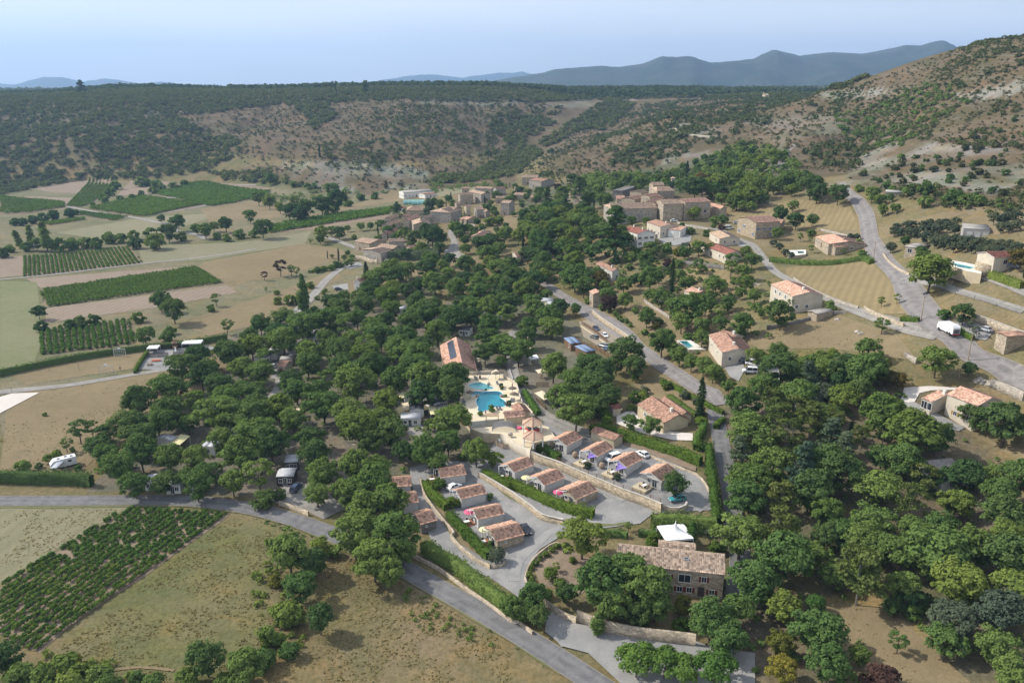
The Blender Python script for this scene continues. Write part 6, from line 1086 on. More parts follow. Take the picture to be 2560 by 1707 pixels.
# ------------------------------------------------------------------ hedges, walls, fences
def line_top(px, h): return hits(px, h)
def hedge(label, px, h, wd, colour, name='hedge', cs=.19, dn=1.):
    W = line_top(px, h); Q = smooth_line(W, .8); t_ = tang(Q); nrm = np.stack([-t_[:, 1], t_[:, 0]], 1); L_ = len(Q)*.8; rng = np.random.default_rng(len(label)+len(Q)); n = int(L_*(wd+2*h)*9*dn*(.19/cs)**1.6*.55)
    i = rng.integers(0, len(Q)-1, n); f = rng.random(n)[:, None]; c = Q[i]*(1-f)+Q[i+1]*f; N2 = nrm[i]; T2 = t_[i]; u = rng.uniform(-1, 1, n); per = rng.random(n)*(wd+2*h)
    off = np.where(per < wd, (per/wd-.5)*wd, np.where(per < wd+h, -wd/2, wd/2)); z = np.where(per < wd, h, (per-wd) % h); bump = (fbm(c[:, 0]*.8, c[:, 1]*.8, 3, 4)-.5)*1.
    off = off*(1+bump*.55)+rng.normal(0, .06, n); z = z*(1+bump*.32)+rng.normal(0, .05, n); P = np.column_stack([c+N2*off[:, None], Hs(c[:, 0], c[:, 1])+z])
    N = np.column_stack([N2*np.where(per < wd, 0, np.sign(off))[:, None], np.where(per < wd, 1., .25)]); V, F = cards(P, N, cs, rng, .5)
    A = Q-nrm*wd*.36; B = Q+nrm*wd*.36; k = len(Q); zb = Hs(Q[:, 0], Q[:, 1]); co = np.concatenate([np.column_stack([A, zb-.6]), np.column_stack([A, zb+h*.84]), np.column_stack([B, zb+h*.84]), np.column_stack([B, zb-.6])])
    j = np.arange(k-1); Fc = np.concatenate([np.stack([j+a*k, j+1+a*k, j+1+b*k, j+b*k], 1) for a, b in ((1, 0), (2, 1), (3, 2))]); e = np.array([[0, k, 2*k, 3*k], [k-1, 4*k-1, 3*k-1, 2*k-1]]); Fc = np.concatenate([Fc, e])
    me = np_mesh(name, np.concatenate([co, V]), np.concatenate([Fc, F+len(co)]), LEAF[colour]); return tag(link(name, me), label, 'hedge')
def wall(label, px, h, th, mat, cop=None, name='stone_wall', down=1.2):
    W = line_top(px, h); Q = smooth_line(W, 1.6); t_ = tang(Q); nrm = np.stack([-t_[:, 1], t_[:, 0]], 1); zb = Hs(Q[:, 0], Q[:, 1]); k = len(Q); zt = zb+h
    zt = np.convolve(np.pad(zt, 3, 'edge'), np.ones(7)/7, 'valid')
    def strip(t2, z0, z1):
        A, B = Q-nrm*t2/2, Q+nrm*t2/2; co = np.concatenate([np.column_stack([A, z0]), np.column_stack([A, z1]), np.column_stack([B, z1]), np.column_stack([B, z0])]); j = np.arange(k-1)
        return co, np.concatenate([np.stack([j+a*k, j+1+a*k, j+1+b*k, j+b*k], 1) for a, b in ((1, 0), (2, 1), (3, 2), (0, 3))]+[np.array([[0, k, 2*k, 3*k], [k-1, 4*k-1, 3*k-1, 2*k-1]])])
    c, f = strip(th, zb-down, zt)
    if not cop: return tag(link(name, np_mesh(name, c, f, M[mat])), label, 'wall')
    t = empty(name, (Q[0, 0], Q[0, 1], zb[0])); o = link('wall_body', np_mesh('wall_body', c, f, M[mat]), t); o.location = -t.location; c, f = strip(th+.14, zt, zt+.12); o = link('coping', np_mesh('coping', c, f, M[cop]), t); o.location = -t.location; return tag(t, label, 'wall')
def fence(label, px, h, gap, mat, base=0., panel=False, rails=3, name='fence'):
    W = line_top(px, h+base); Q = smooth_line(W, gap); t = empty(name, (Q[0, 0], Q[0, 1], H(*Q[0]))); L0 = t.location.copy(); pm = MB().box(-.07, -.07, 0, .07, .07, h).build('post', M[mat]); pme = pm.data; bpy.data.objects.remove(pm)
    P = [Vector((x, y, H(x, y)+base)) for x, y in Q]
    for p in P: link('post', pme, t).location = p-L0
    for a, b in zip(P[:-1], P[1:]):
        if panel:
            mb = MB(); n = max(2, int((b-a).length/.16))
            for k in range(n): q = a.lerp(b, (k+.15)/n)-L0; r = a.lerp(b, (k+.85)/n)-L0; mb.add([q+Vector((0,0,.05)), r+Vector((0,0,.05)), r+Vector((0,0,h-.05)), q+Vector((0,0,h-.05))], [(0,1,2,3)]); 
            mb.build('board_panel', M[mat], t)
        else:
            for k in range(rails): z = Vector((0, 0, h*(k+1)/rails-.06)); MB().bar(a+z-L0, b+z-L0, .035).build('rail', M[mat], t)
    return tag(t, label, 'fence')
hedge('long bright laurel hedge behind the upper row of villas', T(3,3,(720,765),(820,752),(900,770),(1000,805),(1200,862),(1400,925),(1600,990),(1740,1045)), 3.0, 2.2, 'hedge')
hedge('tall hedge running down beside the shaded road', T(3,3,(1810,915),(1822,1000),(1820,1100),(1845,1200),(1862,1350),(1880,1500),(1885,1600)), 3.2, 2.2, 'hedge'); hedge('thick dark hedge behind the white marquee', T(3,4,(1290,20),(1500,10),(1700,28),(1880,40)), 4.2, 3, 'mid')
hedge('curving clipped hedge in front of the middle row of villas', Z(960,1120,(1850,360),(2000,450),(2200,545),(2340,610))+Z(1240,1060,(170,960),(450,1070),(700,1185),(950,1295),(1250,1420),(1550,1500),(1800,1545)), 2.5, 2.6, 'hedge')
hedge('upper part of the lime hedge along the lower row of villas', Z(960,1120,(765,560),(830,700),(950,830),(1080,930),(1150,1000)), 2.3, 2.4, 'hedge'); hedge('lower part of the lime hedge along the lower row of villas', Z(960,1120,(1200,1130),(1300,1260),(1450,1400),(1560,1530))+T(2,4,(1920,140),(2000,220),(2080,300),(2140,350)), 2.3, 2.4, 'hedge')
hedge('short dense hedge between the pavilion and the upper villas', Z(1240,1060,(710,330),(850,365),(1000,445),(1160,545)), 2.4, 2.2, 'hedge'); hedge('dark hedge with red leaves above the near road wall', T(2,4,(1540,250),(1700,350),(1850,430),(2000,550),(2150,670),(2300,790),(2360,850)), 3.0, 3.0, 'mid')
hedge('long dark hedge curving behind the sports field', T(1,3,(-60,262),(0,250),(200,212),(500,150),(800,97),(1100,55),(1330,25))+D((420,782),(520,765)), 2.8, 1.8, 'dark'); hedge('thick dark hedge along the road at the left edge', T(1,3,(-60,1185),(100,1182),(300,1190),(500,1192),(700,1200),(830,1215)), 3.6, 2.4, 'dark')
hedge('short bright hedge between sports field and play area', T(1,3,(1350,80),(1300,150),(1258,215),(1235,262)), 1.6, 1.3, 'hedge'); hedge('clipped green hedge beside the pool lane', Z(1140,920,(1260,370),(1330,500),(1430,650),(1520,770)), 2.0, 2.0, 'bright')
hedge('rough hedge above the dry grass field', T(4,2,(20,790),(250,812),(500,822),(700,805),(880,775),(955,810)), 2.2, 2.6, 'mid'); hedge('dark hedge in front of the long turquoise pool', T(4,2,(1640,850),(1750,895),(1830,925),(1925,945)), 2.2, 2, 'mid'); hedge('bright hedge beside the round tower', T(4,2,(2050,915),(2150,945),(2250,980),(2345,1010)), 2.4, 3, 'light')
hedge('clipped hedge beside the refuse truck', T(4,2,(1675,1380),(1780,1450),(1890,1510)), 1.8, 1.5, 'hedge'); hedge('small clipped hedge at the road junction', T(4,2,(1222,1332),(1310,1335),(1392,1338)), 1.8, 1.3, 'hedge')
hedge('low hedge between the tan house garden and the main road', T(3,3,(1370,345),(1480,385),(1600,455),(1700,510),(1820,570),(1940,630)), 1.5, 1.6, 'hedge'); hedge('long light hedge on the bank behind the tan house', T(3,3,(1440,480),(1550,560),(1650,630),(1695,655)), 1.3, 2.2, 'light'); hedge('low dark hedge by the gravel lane behind the farmhouse', T(3,4,(810,165),(900,160),(1000,165),(1060,180)), 1.6, 1.6, 'mid'); hedge('low dark hedge left of the marquee', T(3,4,(1160,160),(1240,160),(1330,165)), 1.6, 1.6, 'mid')
hedge('great blue-grey cypress hedge behind the meadow', T(2,2,(1215,735),(1330,725),(1450,728),(1560,722),(1680,715)), 5.5, 6, 'cedar', cs=.4); hedge('bright hedge right of the driveway gate', T(3,3,(1870,760),(1900,715),(1950,690)), 1.8, 1.8, 'hedge'); hedge('hedge left of the driveway gate', T(3,3,(1745,690),(1760,740),(1740,800),(1700,860),(1690,930)), 2.2, 2, 'bright')
hedge('row of garden shrubs along the mown strip', T(2,2,(480,915),(560,900),(640,880),(740,870),(800,850)), 1.5, 2.4, 'mid', cs=.3)
wall('long warm stone retaining wall with white coping below the upper villas', Z(1240,1060,(640,500),(880,600),(1110,672),(1400,795),(1700,925),(2000,1045),(2340,1190))+Z(1480,1060,(900,1300),(1280,1465)), 2.7, .5, 'swarm', 'cap')
fence('brown railing with thin rails on top of the long retaining wall', Z(1240,1060,(1130,600),(1400,715),(1700,850),(2000,965),(2340,1110))+Z(1480,1060,(900,1215),(1260,1360)), 1.1, 2.3, 'wood', base=2.7)
wall('stone wall curving round the last upper-row villa', Z(1480,1060,(1290,1475),(1450,1540),(1600,1545),(1720,1490),(1750,1420)), 1.3, .45, 'stone', 'cap'); wall('stone terrace wall below the middle row of villas', Z(960,1120,(1735,435),(1960,565),(2340,790))+Z(1240,1060,(300,1240),(500,1390),(680,1520))+T(3,4,(280,20),(470,62)), 1.7, .45, 'swarm', 'cap')
wall('low stone wall between the western and lower rows of villas', Z(960,1120,(672,530),(700,700),(760,850),(900,1050),(1100,1300),(1290,1530))+T(2,4,(1790,200),(1900,325),(2040,430),(2150,478)), 1.2, .4, 'stone'); wall('curved stone planter wall under the olive bush', T(2,4,(2120,462),(2180,490),(2250,480),(2290,440)), .8, .35, 'stone')
wall('tall cream wall below the pavilions', Z(1140,920,(820,1205),(1000,1300),(1200,1425),(1365,1500)), 3.2, .3, 'cream'); wall('warm stone wall along the main road', T(3,2,(735,1272),(800,1330),(900,1400),(1050,1500),(1130,1570)), 1.9, .5, 'swarm', 'cap'); wall('low stone wall at the upper side of the lane', T(4,2,(235,975),(400,1075),(600,1165),(830,1240)), 1.1, .4, 'sgrey'); wall('stone wall dividing lane and orchard plot', T(4,2,(885,1240),(1000,1300),(1150,1360),(1250,1395)), 1.5, .4, 'stone')
wall('stone wall below the tan gabled villa', T(4,2,(-10,1430),(200,1385),(400,1335),(560,1290),(720,1275)), 1.3, .4, 'sdark'); wall('high stone wall behind the parked silver car', T(4,2,(1905,1315),(2100,1385),(2360,1480)), 2.2, .5, 'stone', 'cap'); wall('stone wall behind the house with the garden pool', T(4,2,(480,530),(600,555),(720,585),(850,598)), 1.1, .4, 'sgrey'); wall('stone wall on the outside of the road bend', T(4,2,(1060,750),(1110,820),(1200,890),(1300,940)), 1., .5, 'stone')
wall('stone terrace wall in front of the farmhouse garden', T(3,4,(600,895),(720,945),(890,1000),(1100,1045),(1400,1085),(1690,1115)), 2.6, .5, 'stone'); wall('low stone wall beside the near road', T(2,4,(1440,385),(1560,440),(1700,520),(1800,590),(1950,700),(2150,835),(2350,985))+T(3,4,(60,990),(190,1090)), .9, .4, 'stone'); wall('stone wall of the gravel car park entrance', T(3,4,(290,790),(400,870),(500,930),(590,960)), 1.6, .4, 'stone')
wall('stone gate wall at the campsite entrance', T(2,3,(210,1465),(300,1490),(400,1530),(480,1560)), 1.2, .4, 'stone'); wall('stone kerb wall round the farmhouse lawn', T(3,4,(490,300),(400,270),(300,330),(200,420),(140,520),(120,600),(150,680)), .5, .4, 'stone'); wall('stone wall beside the narrow field in the village', T(3,2,(1210,1175),(1320,1250),(1450,1330)), 1.3, .4, 'sgrey'); wall('dark stone terrace wall in the village gardens', T(3,2,(1580,825),(1750,845),(1950,868)), 2., .5, 'sdark'); wall('stone parapet below the square barn', T(3,2,(1515,465),(1650,505),(1800,525)), 1.1, .4, 'sgrey')
wall('low stone wall under the hedge bank', Z(1480,1060,(1050,555),(1400,700),(1700,810),(1920,890),(2080,1060),(2160,1230)), .8, .4, 'stone'); wall('boulder wall above the cream two-storey house', T(4,3,(2060,345),(2150,380),(2250,420),(2370,465)), 2.2, 1.2, 'sgrey'); wall('broken stone wall on the dry slope', T(4,3,(1265,95),(1320,130),(1370,165)), 1.4, .8, 'sgrey'); wall('stone wall on the far side of the large barn', T(3,2,(2240,285),(2360,280)), 1.5, .5, 'sdark')
wall('cream garden wall by the villa lane', Z(1140,920,(1590,1030),(1660,1070),(1710,1090)), 2., .25, 'cream'); wall('low wall in the campsite pool lane', Z(1140,920,(1150,360),(1200,480),(1280,640),(1340,700)), .6, .25, 'conc'); wall('long pale wall of the pool path', Z(1140,920,(985,15),(1030,130),(1050,190)), .7, .25, 'conc')
wall('row of pale wall blocks along the upper hill road', T(3,1,(1440,820),(1500,805),(1520,830),(1600,860),(1750,875),(1900,885)), 2.2, .8, 'sgrey'); wall('high village garden wall under the manor', T(2,2,(905,775),(1000,790),(1050,810),(1110,815)), 2.6, .5, 'stone'); wall('wall below the left village', T(2,2,(1880,490),(1950,485),(2010,490)), 2.2, .5, 'sgrey')
fence('brown board fence beside the main road car park', Z(1300,800,(1135,10),(1230,70),(1330,130),(1450,220),(1600,345)), 1.7, 2.5, 'wood', panel=True); fence('brown board fence below the car park', Z(1300,800,(1010,290),(1120,360),(1250,420),(1400,470),(1550,560),(1690,650)), 1.7, 2.5, 'wood', panel=True); wall('pale wall under the car park fence', Z(1300,800,(1110,95),(1300,220),(1500,365),(1600,440)), .6, .4, 'buff')
fence('dark board fence left part of the play area', T(1,3,(1352,108),(1450,104),(1540,100)), 2., 2.2, 'wdark', panel=True); fence('dark board fence right part of the play area', T(1,3,(1590,95),(1700,90),(1830,85),(1850,20)), 2., 2.2, 'wdark', panel=True); fence('dark fence behind the play area tents', T(1,3,(1385,40),(1500,35),(1620,22),(1720,15)), 2., 2.5, 'wdark', panel=True); fence('thin railing along the track on the right slope', T(4,2,(1720,1105),(1900,1145),(2100,1215),(2360,1290)), 1., 5, 'mdark', rails=2); fence('bamboo fence round the pool terrace corner', Z(1140,920,(65,700),(110,810),(160,910),(255,1005)), 1.6, 1.5, 'woodp', base=1.8, panel=True)
# ------------------------------------------------------------------ pools
m, t, out = newmat('pool_water'); gl = nd(t, 'ShaderNodeBsdfGlossy'); gl.inputs['Roughness'].default_value = .08; tr = nd(t, 'ShaderNodeBsdfTransparent'); tr.inputs[0].default_value = (.78, .98, .99, 1); fr = nd(t, 'ShaderNodeFresnel', i0=1.33)
nz_ = noise(t, 1.2, 3, .6); bn = nd(t, 'ShaderNodeBump'); bn.inputs['Strength'].default_value = .35; bn.inputs['Distance'].default_value = .1; t.links.new(nz_, bn.inputs['Height']); t.links.new(bn.outputs[0], gl.inputs['Normal']); t.links.new(bn.outputs[0], fr.inputs['Normal'])
ms = nd(t, 'ShaderNodeMixShader'); t.links.new(fr.outputs[0], ms.inputs[0]); t.links.new(tr.outputs[0], ms.inputs[1]); t.links.new(gl.outputs[0], ms.inputs[2]); t.links.new(ms.outputs[0], out.inputs[0]); WATER = m
TURQ = plain('pool_tiles', (.04, .62, .74), .5, .1, .6); TURQL = plain('pool_tiles_pale', (.42, .8, .8), .5, .1, .6)
from mathutils.geometry import tessellate_polygon
def smooth_ring(P, n=4):
    R = []; k = len(P)
    for i in range(k):
        p0, p1, p2, p3 = P[i-1], P[i], P[(i+1) % k], P[(i+2) % k]
        for j in range(n): s = j/n; R.append(.5*((2*p1)+(-p0+p2)*s+(2*p0-5*p1+4*p2-p3)*s*s+(-p0+3*p1-3*p2+p3)*s**3))
    return R
def deck(label, outer, pools, z, name='pool_terrace', depth=4, mat='deck', smooth=True):
    """raised paved terrace with real basins cut into it"""
    O_ = [atz(p, z) for p in outer]; t = empty(name, O_[0]); L0 = Vector(t.location); rings = [[v-L0 for v in O_]]
    for px, dz, mt in pools:
        R = [atz(p, z)-L0 for p in px]; R = smooth_ring(R) if smooth else R; rings.append(R)
    tri = tessellate_polygon([[Vector((v.x, v.y, 0)) for v in r] for r in rings]); V = [v for r in rings for v in r]
    F = []
    for f in tri:
        a, b, c = (V[i] for i in f); F.append(f if (b-a).cross(c-a).z > 0 else f[::-1])
    n = len(O_); mb = MB(); mb.add(V, F); mb.add([v for v in rings[0]]+[v-Vector((0, 0, depth)) for v in rings[0]], [(i, (i+1) % n, n+(i+1) % n, n+i) for i in range(n)], 1); mb.build('paving', [M[mat], M['buff']], t)
    for (px, dz, mt), R in zip(pools, rings[1:]):
        k = len(R); c = sum(R, Vector())/k; dn = Vector((0, 0, -dz)); b = MB().add(R+[v+dn for v in R], [(i, (i+1) % k, k+(i+1) % k, k+i) for i in range(k)]); tf = [f if (R[f[1]]-R[f[0]]).cross(R[f[2]]-R[f[0]]).z > 0 else f[::-1] for f in tessellate_polygon([[Vector((v.x, v.y, 0)) for v in R]])]; b.add([v+dn for v in R], tf)
        b.build('basin', mt, t); MB().add([v+Vector((0, 0, -.14)) for v in R], tf).build('water', WATER, t)
        g = MB(); Ro = [v+(v-c).normalized()*.45+Vector((0, 0, .05)) for v in R]; Ri = [v+Vector((0, 0, .05)) for v in R]; g.add(Ri+Ro+[v-Vector((0, 0, .06)) for v in Ri], [(i, (i+1) % k, k+(i+1) % k, k+i) for i in range(k)]+[(2*k+i, 2*k+(i+1) % k, (i+1) % k, i) for i in range(k)]); g.build('coping', M['lime'], t)
    tag(t, label, 'pool terrace'); return t
ZT = zat(ZG_, (255, 1115)).z+2.9
POOL = Z(1140,920,(262,480),(315,425),(480,438),(560,432),(700,425),(790,432),(850,462),(845,495),(800,520),(822,552),(880,590),(930,650),(895,700),(820,716),(650,722),(610,760),(540,792),(470,800),(400,778),(408,720),(380,660),(372,600),(408,540),(385,505),(330,508))
KID = Z(1140,920,(245,312),(300,284),(400,266),(500,276),(580,308),(640,338),(695,360),(650,385),(560,398),(450,394),(330,372),(262,350))
pt_ = deck('cream paved pool terrace with turquoise swimming pool and paddling pool', Z(1140,920,(60,690),(100,790),(160,900),(255,997),(560,962),(920,930),(1200,905),(1448,868),(1400,790),(1300,680),(1215,600),(1165,480),(1120,300),(1000,215),(890,140),(735,20),(650,60),(640,125),(250,125),(180,250),(120,450),(70,580)), [(POOL, 1.1, TURQ), (KID, .45, TURQL)], ZT)
def rail_wall(label, px, z, h, th, mat='cream'):
    P = [atz(p, z+h) for p in px]; t = MB(); L0 = Vector((P[0].x, P[0].y, z))
    for a, b in zip(P[:-1], P[1:]):
        d = (b-a); d.z = 0; ln = d.length; q = math.atan2(d.y, d.x); t.box(-.02, -th/2, -3.5, ln+.02, th/2, h, M=Matrix.Translation(Vector((a.x, a.y, z))-L0) @ Matrix.Rotation(q, 4, 'Z'))
    return tag(t.build('terrace_wall', M[mat], loc=L0), label, 'wall')
rail_wall('long low cream wall on the right edge of the pool terrace', Z(1140,920,(745,35),(890,140),(1095,250),(1120,300),(1170,480),(1215,600)), ZT, .9, .3); rail_wall('cream parapet at the front of the pool terrace', Z(1140,920,(255,985),(560,950),(915,918)), ZT, .35, .25, 'lime'); rail_wall('pale wall at the back of the pool terrace', Z(1140,920,(250,70),(640,48)), ZT, 1.1, .3)
def za(p, dz=0): return atz(z2(ZG_, p)[0], ZT+dz)
def straw(p, label, r=1.45):
    t = empty('straw_parasol', za(p)); MB().lathe([(r, 0), (r*.9, .12), (.06, .75)], 11, (0, 0, 2.0)).build('thatch', M['straw'], t); MB().bar((0, 0, 0), (0, 0, 2.3), .06, n=6).build('pole', M['wood'], t); return tag(t, label, 'parasol', 'thatched parasols round the pool')
for p, l in (((392,185),'thatched parasol behind the paddling pool'),((800,190),'thatched parasol in the far right corner of the pool terrace'),((262,555),'thatched parasol at the left side of the pool'),((1035,478),'upper of two thatched parasols right of the pool'),((1065,585),'lower of two thatched parasols right of the pool'),((730,200),'orange-topped parasol beside the far corner one')): straw(p, l)
def lounger(p, rz, label, mat='mdark'):
    t = empty('sun_lounger', za(p), rz); MB().box(-.33, -.95, .28, .33, .35, .34).build('bed', M[mat], t); o = MB().box(-.33, 0, 0, .33, .7, .06).build('backrest', M[mat], t); o.location = (0, .35, .3); o.rotation_euler = (.6, 0, 0)
    for x in (-.28, .28):
        for y in (-.8, .3): MB().box(x-.03, y-.03, 0, x+.03, y+.03, .28).build('leg', M[mat], t)
    return tag(t, label, 'sun lounger')
for i, (p, rz) in enumerate((((345,195),.1),((440,190),0),((380,210),.1),((180,885),1.),((200,915),1.),((222,945),1.),((760,755),.3),((815,755),.3),((1010,605),-.4),((1050,610),-.4),((150,620),.5),((140,660),.5),((760,290),.2),((915,680),.4))):
    lounger(p, rz, ['left lounger under the far parasol', 'right lounger under the far parasol', 'middle lounger under the far parasol', 'far lounger of three in the terrace corner', 'middle lounger of three in the terrace corner', 'near lounger of three in the terrace corner', 'left lounger of the pair in front of the pool', 'right lounger of the pair in front of the pool', 'left lounger under the lower right parasol', 'right lounger under the lower right parasol', 'shaded lounger at the left of the pool', 'second shaded lounger at the left of the pool', 'lounger beside the paddling pool shrub', 'lounger right of the pool end'][i])
for p, kd, c, h in (((830,350),'bush','olive',1.6),((840,390),'bush','dark',1.2),((450,870),'bush','light',1.6),((910,530),'bush','light',1.),((960,690),'bush','olive',1.8),((550,410),'bush','bright',.8),((660,800),'bush','mid',2.2)):
    q = za(p); plant(kd, c, q, h, 1.)
for p, r in (((600,310),.6),((395,530),.7),((835,530),.7),((1000,1240),.8)):
    q = za(p); s_ = MB().lathe([(r*.6, 0), (r, .3), (r*.85, .7), (r*.3, .95)], 7).build('boulder', M['sgrey'], loc=q); tag(s_, 'grey boulder on the pool edge, '+{600:'beside the paddling pool', 395:'at the left bank', 835:'at the right bank', 1000:'below the front wall'}[p[0]], 'rock')
# lower sun terrace with curved timber decks and pavilions
Z1 = zat(ZG_, (1000, 1300)).z+.0
deck('cream lower terrace in front of the pool wall', Z(1140,920,(262,1110),(500,1195),(815,1205),(1000,1300),(1200,1420),(1370,1500),(1400,1400),(1700,1330),(1850,1300),(1700,1090),(1590,1030),(1450,900),(1300,930),(920,1050)), [], Z1+2.4, 'lower_terrace', 4)
for k, (p, r) in enumerate((((890,1120),3.6),)):
    q = atz(z2(ZG_, p)[0], Z1+2.4); t = empty('planted_dome', q)
    for j in range(9): a = MB(); [a.bar((math.cos(math.pi*i/10)*r, (j-4)*.45, math.sin(math.pi*i/10)*1.7), (math.cos(math.pi*(i+1)/10)*r, (j-4)*.45, math.sin(math.pi*(i+1)/10)*1.7), .09) for i in range(10)]; a.build('hoop', M['straw' if j % 2 else 'metal'], t)
    tag(t, 'dome of curved hoops on the lower terrace', 'arbour')
def pavilion(p, z, label, tub):
    q = atz(z2(ZG_, p)[0], z); t = empty('pavilion', q, .5); n = 6; R = 3.3; base = [(R*math.cos(2*math.pi*k/n), R*math.sin(2*math.pi*k/n), 2.5) for k in range(n)]; V = []; 
    mb = MB(); mb.add(base+[(0, 0, 4.1)]+[(x, y, 2.4) for x, y, _ in base], [(k, (k+1) % n, n) for k in range(n)]+[(k, n+1+k, n+1+(k+1) % n, (k+1) % n) for k in range(n)]+[tuple(range(2*n, n, -1))]); mb.build('roof', M['to'], t)
    for k in range(n): MB().bar((base[k][0], base[k][1], 2.56), (0, 0, 4.16), .12, n=6).build('ridge_tiles', M['tp'], t); MB().box(base[k][0]*.9-.13, base[k][1]*.9-.13, 0, base[k][0]*.9+.13, base[k][1]*.9+.13, 2.5).build('post', M['wp'], t)
    tag(t, label, 'pavilion')
    if tub: s = empty('hot_tub', q, .4); MB().box(-1.6, -1.3, 0, 1.6, 1.3, .95).build('cabinet', M['red'], s); MB().box(-1.5, -1.2, .95, 1.5, 1.2, 1.02).build('water', M['teal'], s); MB().box(-2.2, -.6, 0, -1.6, .6, .4).build('step', M['lime'], s); tag(s, 'red hot tub under the tiled pavilion', 'hot tub')
pavilion((1400,1150), Z1+2.4, 'tiled six-sided pavilion over the red hot tub', True); pavilion((1420,1400), Z1+2.4, 'second tiled pavilion above the retaining wall', False)
pbag = MB().lathe([(.9, 0), (1., .25), (.5, .45)], 9, cap=True).build('bean_bag', M['pink'], loc=atz(z2(ZG_, (1160,1108))[0], Z1+2.4)); tag(pbag, 'large pink bean bag on the lower terrace', 'bean bag')
house('tiled bar wing along the right side of the pool terrace', *Z(1140,920,(1135,628),(1242,765),(1010,705)), ZT+2.6-zat(ZG_,(1200,800)).z, 1.1, 'buff', 'tb', near=None, ends=None, name='pool_bar', cat='pool bar', tile=True)
house('tiled front wing of the pool bar above the terrace wall', *Z(1140,920,(872,800),(1250,768),(1180,898)), ZT+2.4-zat(ZG_,(1150,900)).z, 1.1, 'buff', 'tp', near=None, ends=None, name='pool_bar', cat='pool bar', far=-.3)
wv = MB().box(-2, -1.2, 0, 2, 1.2, .12)
for x in (-1.8, 1.8):
    for y in (-1, 1): wv.box(x-.08, y-.08, -2.2, x+.08, y+.08, 0)
tag(wv.build('wooden_canopy', M['woodp'], loc=za((665,862), 2.2)), 'flat wooden canopy at the front of the pool terrace', 'canopy')
def gpool(label, deckp, poolp, dz=.25):
    c = hits(deckp).mean(0); z = max(H(*hits([p])[0][:2]) for p in deckp)+dz*.5; deck(label, deckp, [(poolp, 1., TURQL)], z, 'pool_terrace', 4, 'lime', smooth=False)
gpool('long turquoise pool below the olive grove', T(4,2,(1640,815),(1800,840),(1960,875),(1960,945),(1830,920),(1660,865)), T(4,2,(1690,840),(1905,887),(1850,900),(1740,882)))
gpool('small garden pool of the low stone house', T(4,2,(170,730),(350,725),(350,765),(190,785)), T(4,2,(268,738),(328,740),(332,757),(275,757))); gpool('bright garden pool behind the cream house', T(3,2,(1510,1555),(1640,1555),(1780,1640),(1620,1640)), T(3,2,(1530,1562),(1610,1562),(1665,1612),(1620,1622)))
# ------------------------------------------------------------------ campsite homes, awnings
def mh(label, c, r, A, B, E, wl='white', rf='sheet', wh=2.7, rise=.45, **kw):
    p = T(c, r, A, B, E); return house(label, *p, wh, rise, wl, rf, tile=False, over=.12, name='mobile_home', cat='mobile home', near=kw.pop('near', 'auto'), ends='auto', chim=0, **kw)
def awning(label, px, mat='canvas', h=2.5, name='awning'):
    P = hits(px, h); c = P.mean(0); z = c[2]+h; V = [atz(p, z) for p in px]; C_ = sum(V, Vector())/4; t = empty(name, (C_.x, C_.y, c[2])); L0 = Vector(t.location); mb = MB(); mb.add([v-L0 for v in V]+[v-L0-Vector((0, 0, .08)) for v in V]+[C_-L0+Vector((0, 0, .25))], [(0, 1, 8), (1, 2, 8), (2, 3, 8), (3, 0, 8), (7, 6, 5, 4), (0, 4, 5, 1), (1, 5, 6, 2), (2, 6, 7, 3), (3, 7, 4, 0)]); mb.build('canopy', M[mat], t)
    for v in V: q = v-L0; MB().box(q.x*.95-.05, q.y*.95-.05, -1, q.x*.95+.05, q.y*.95+.05, h-.05).build('post', M['wp'], t)
    MB().box(-.8, -.45, .7, .8, .45, .75).build('table', M['wood'], t); return tag(t, label, 'awning')
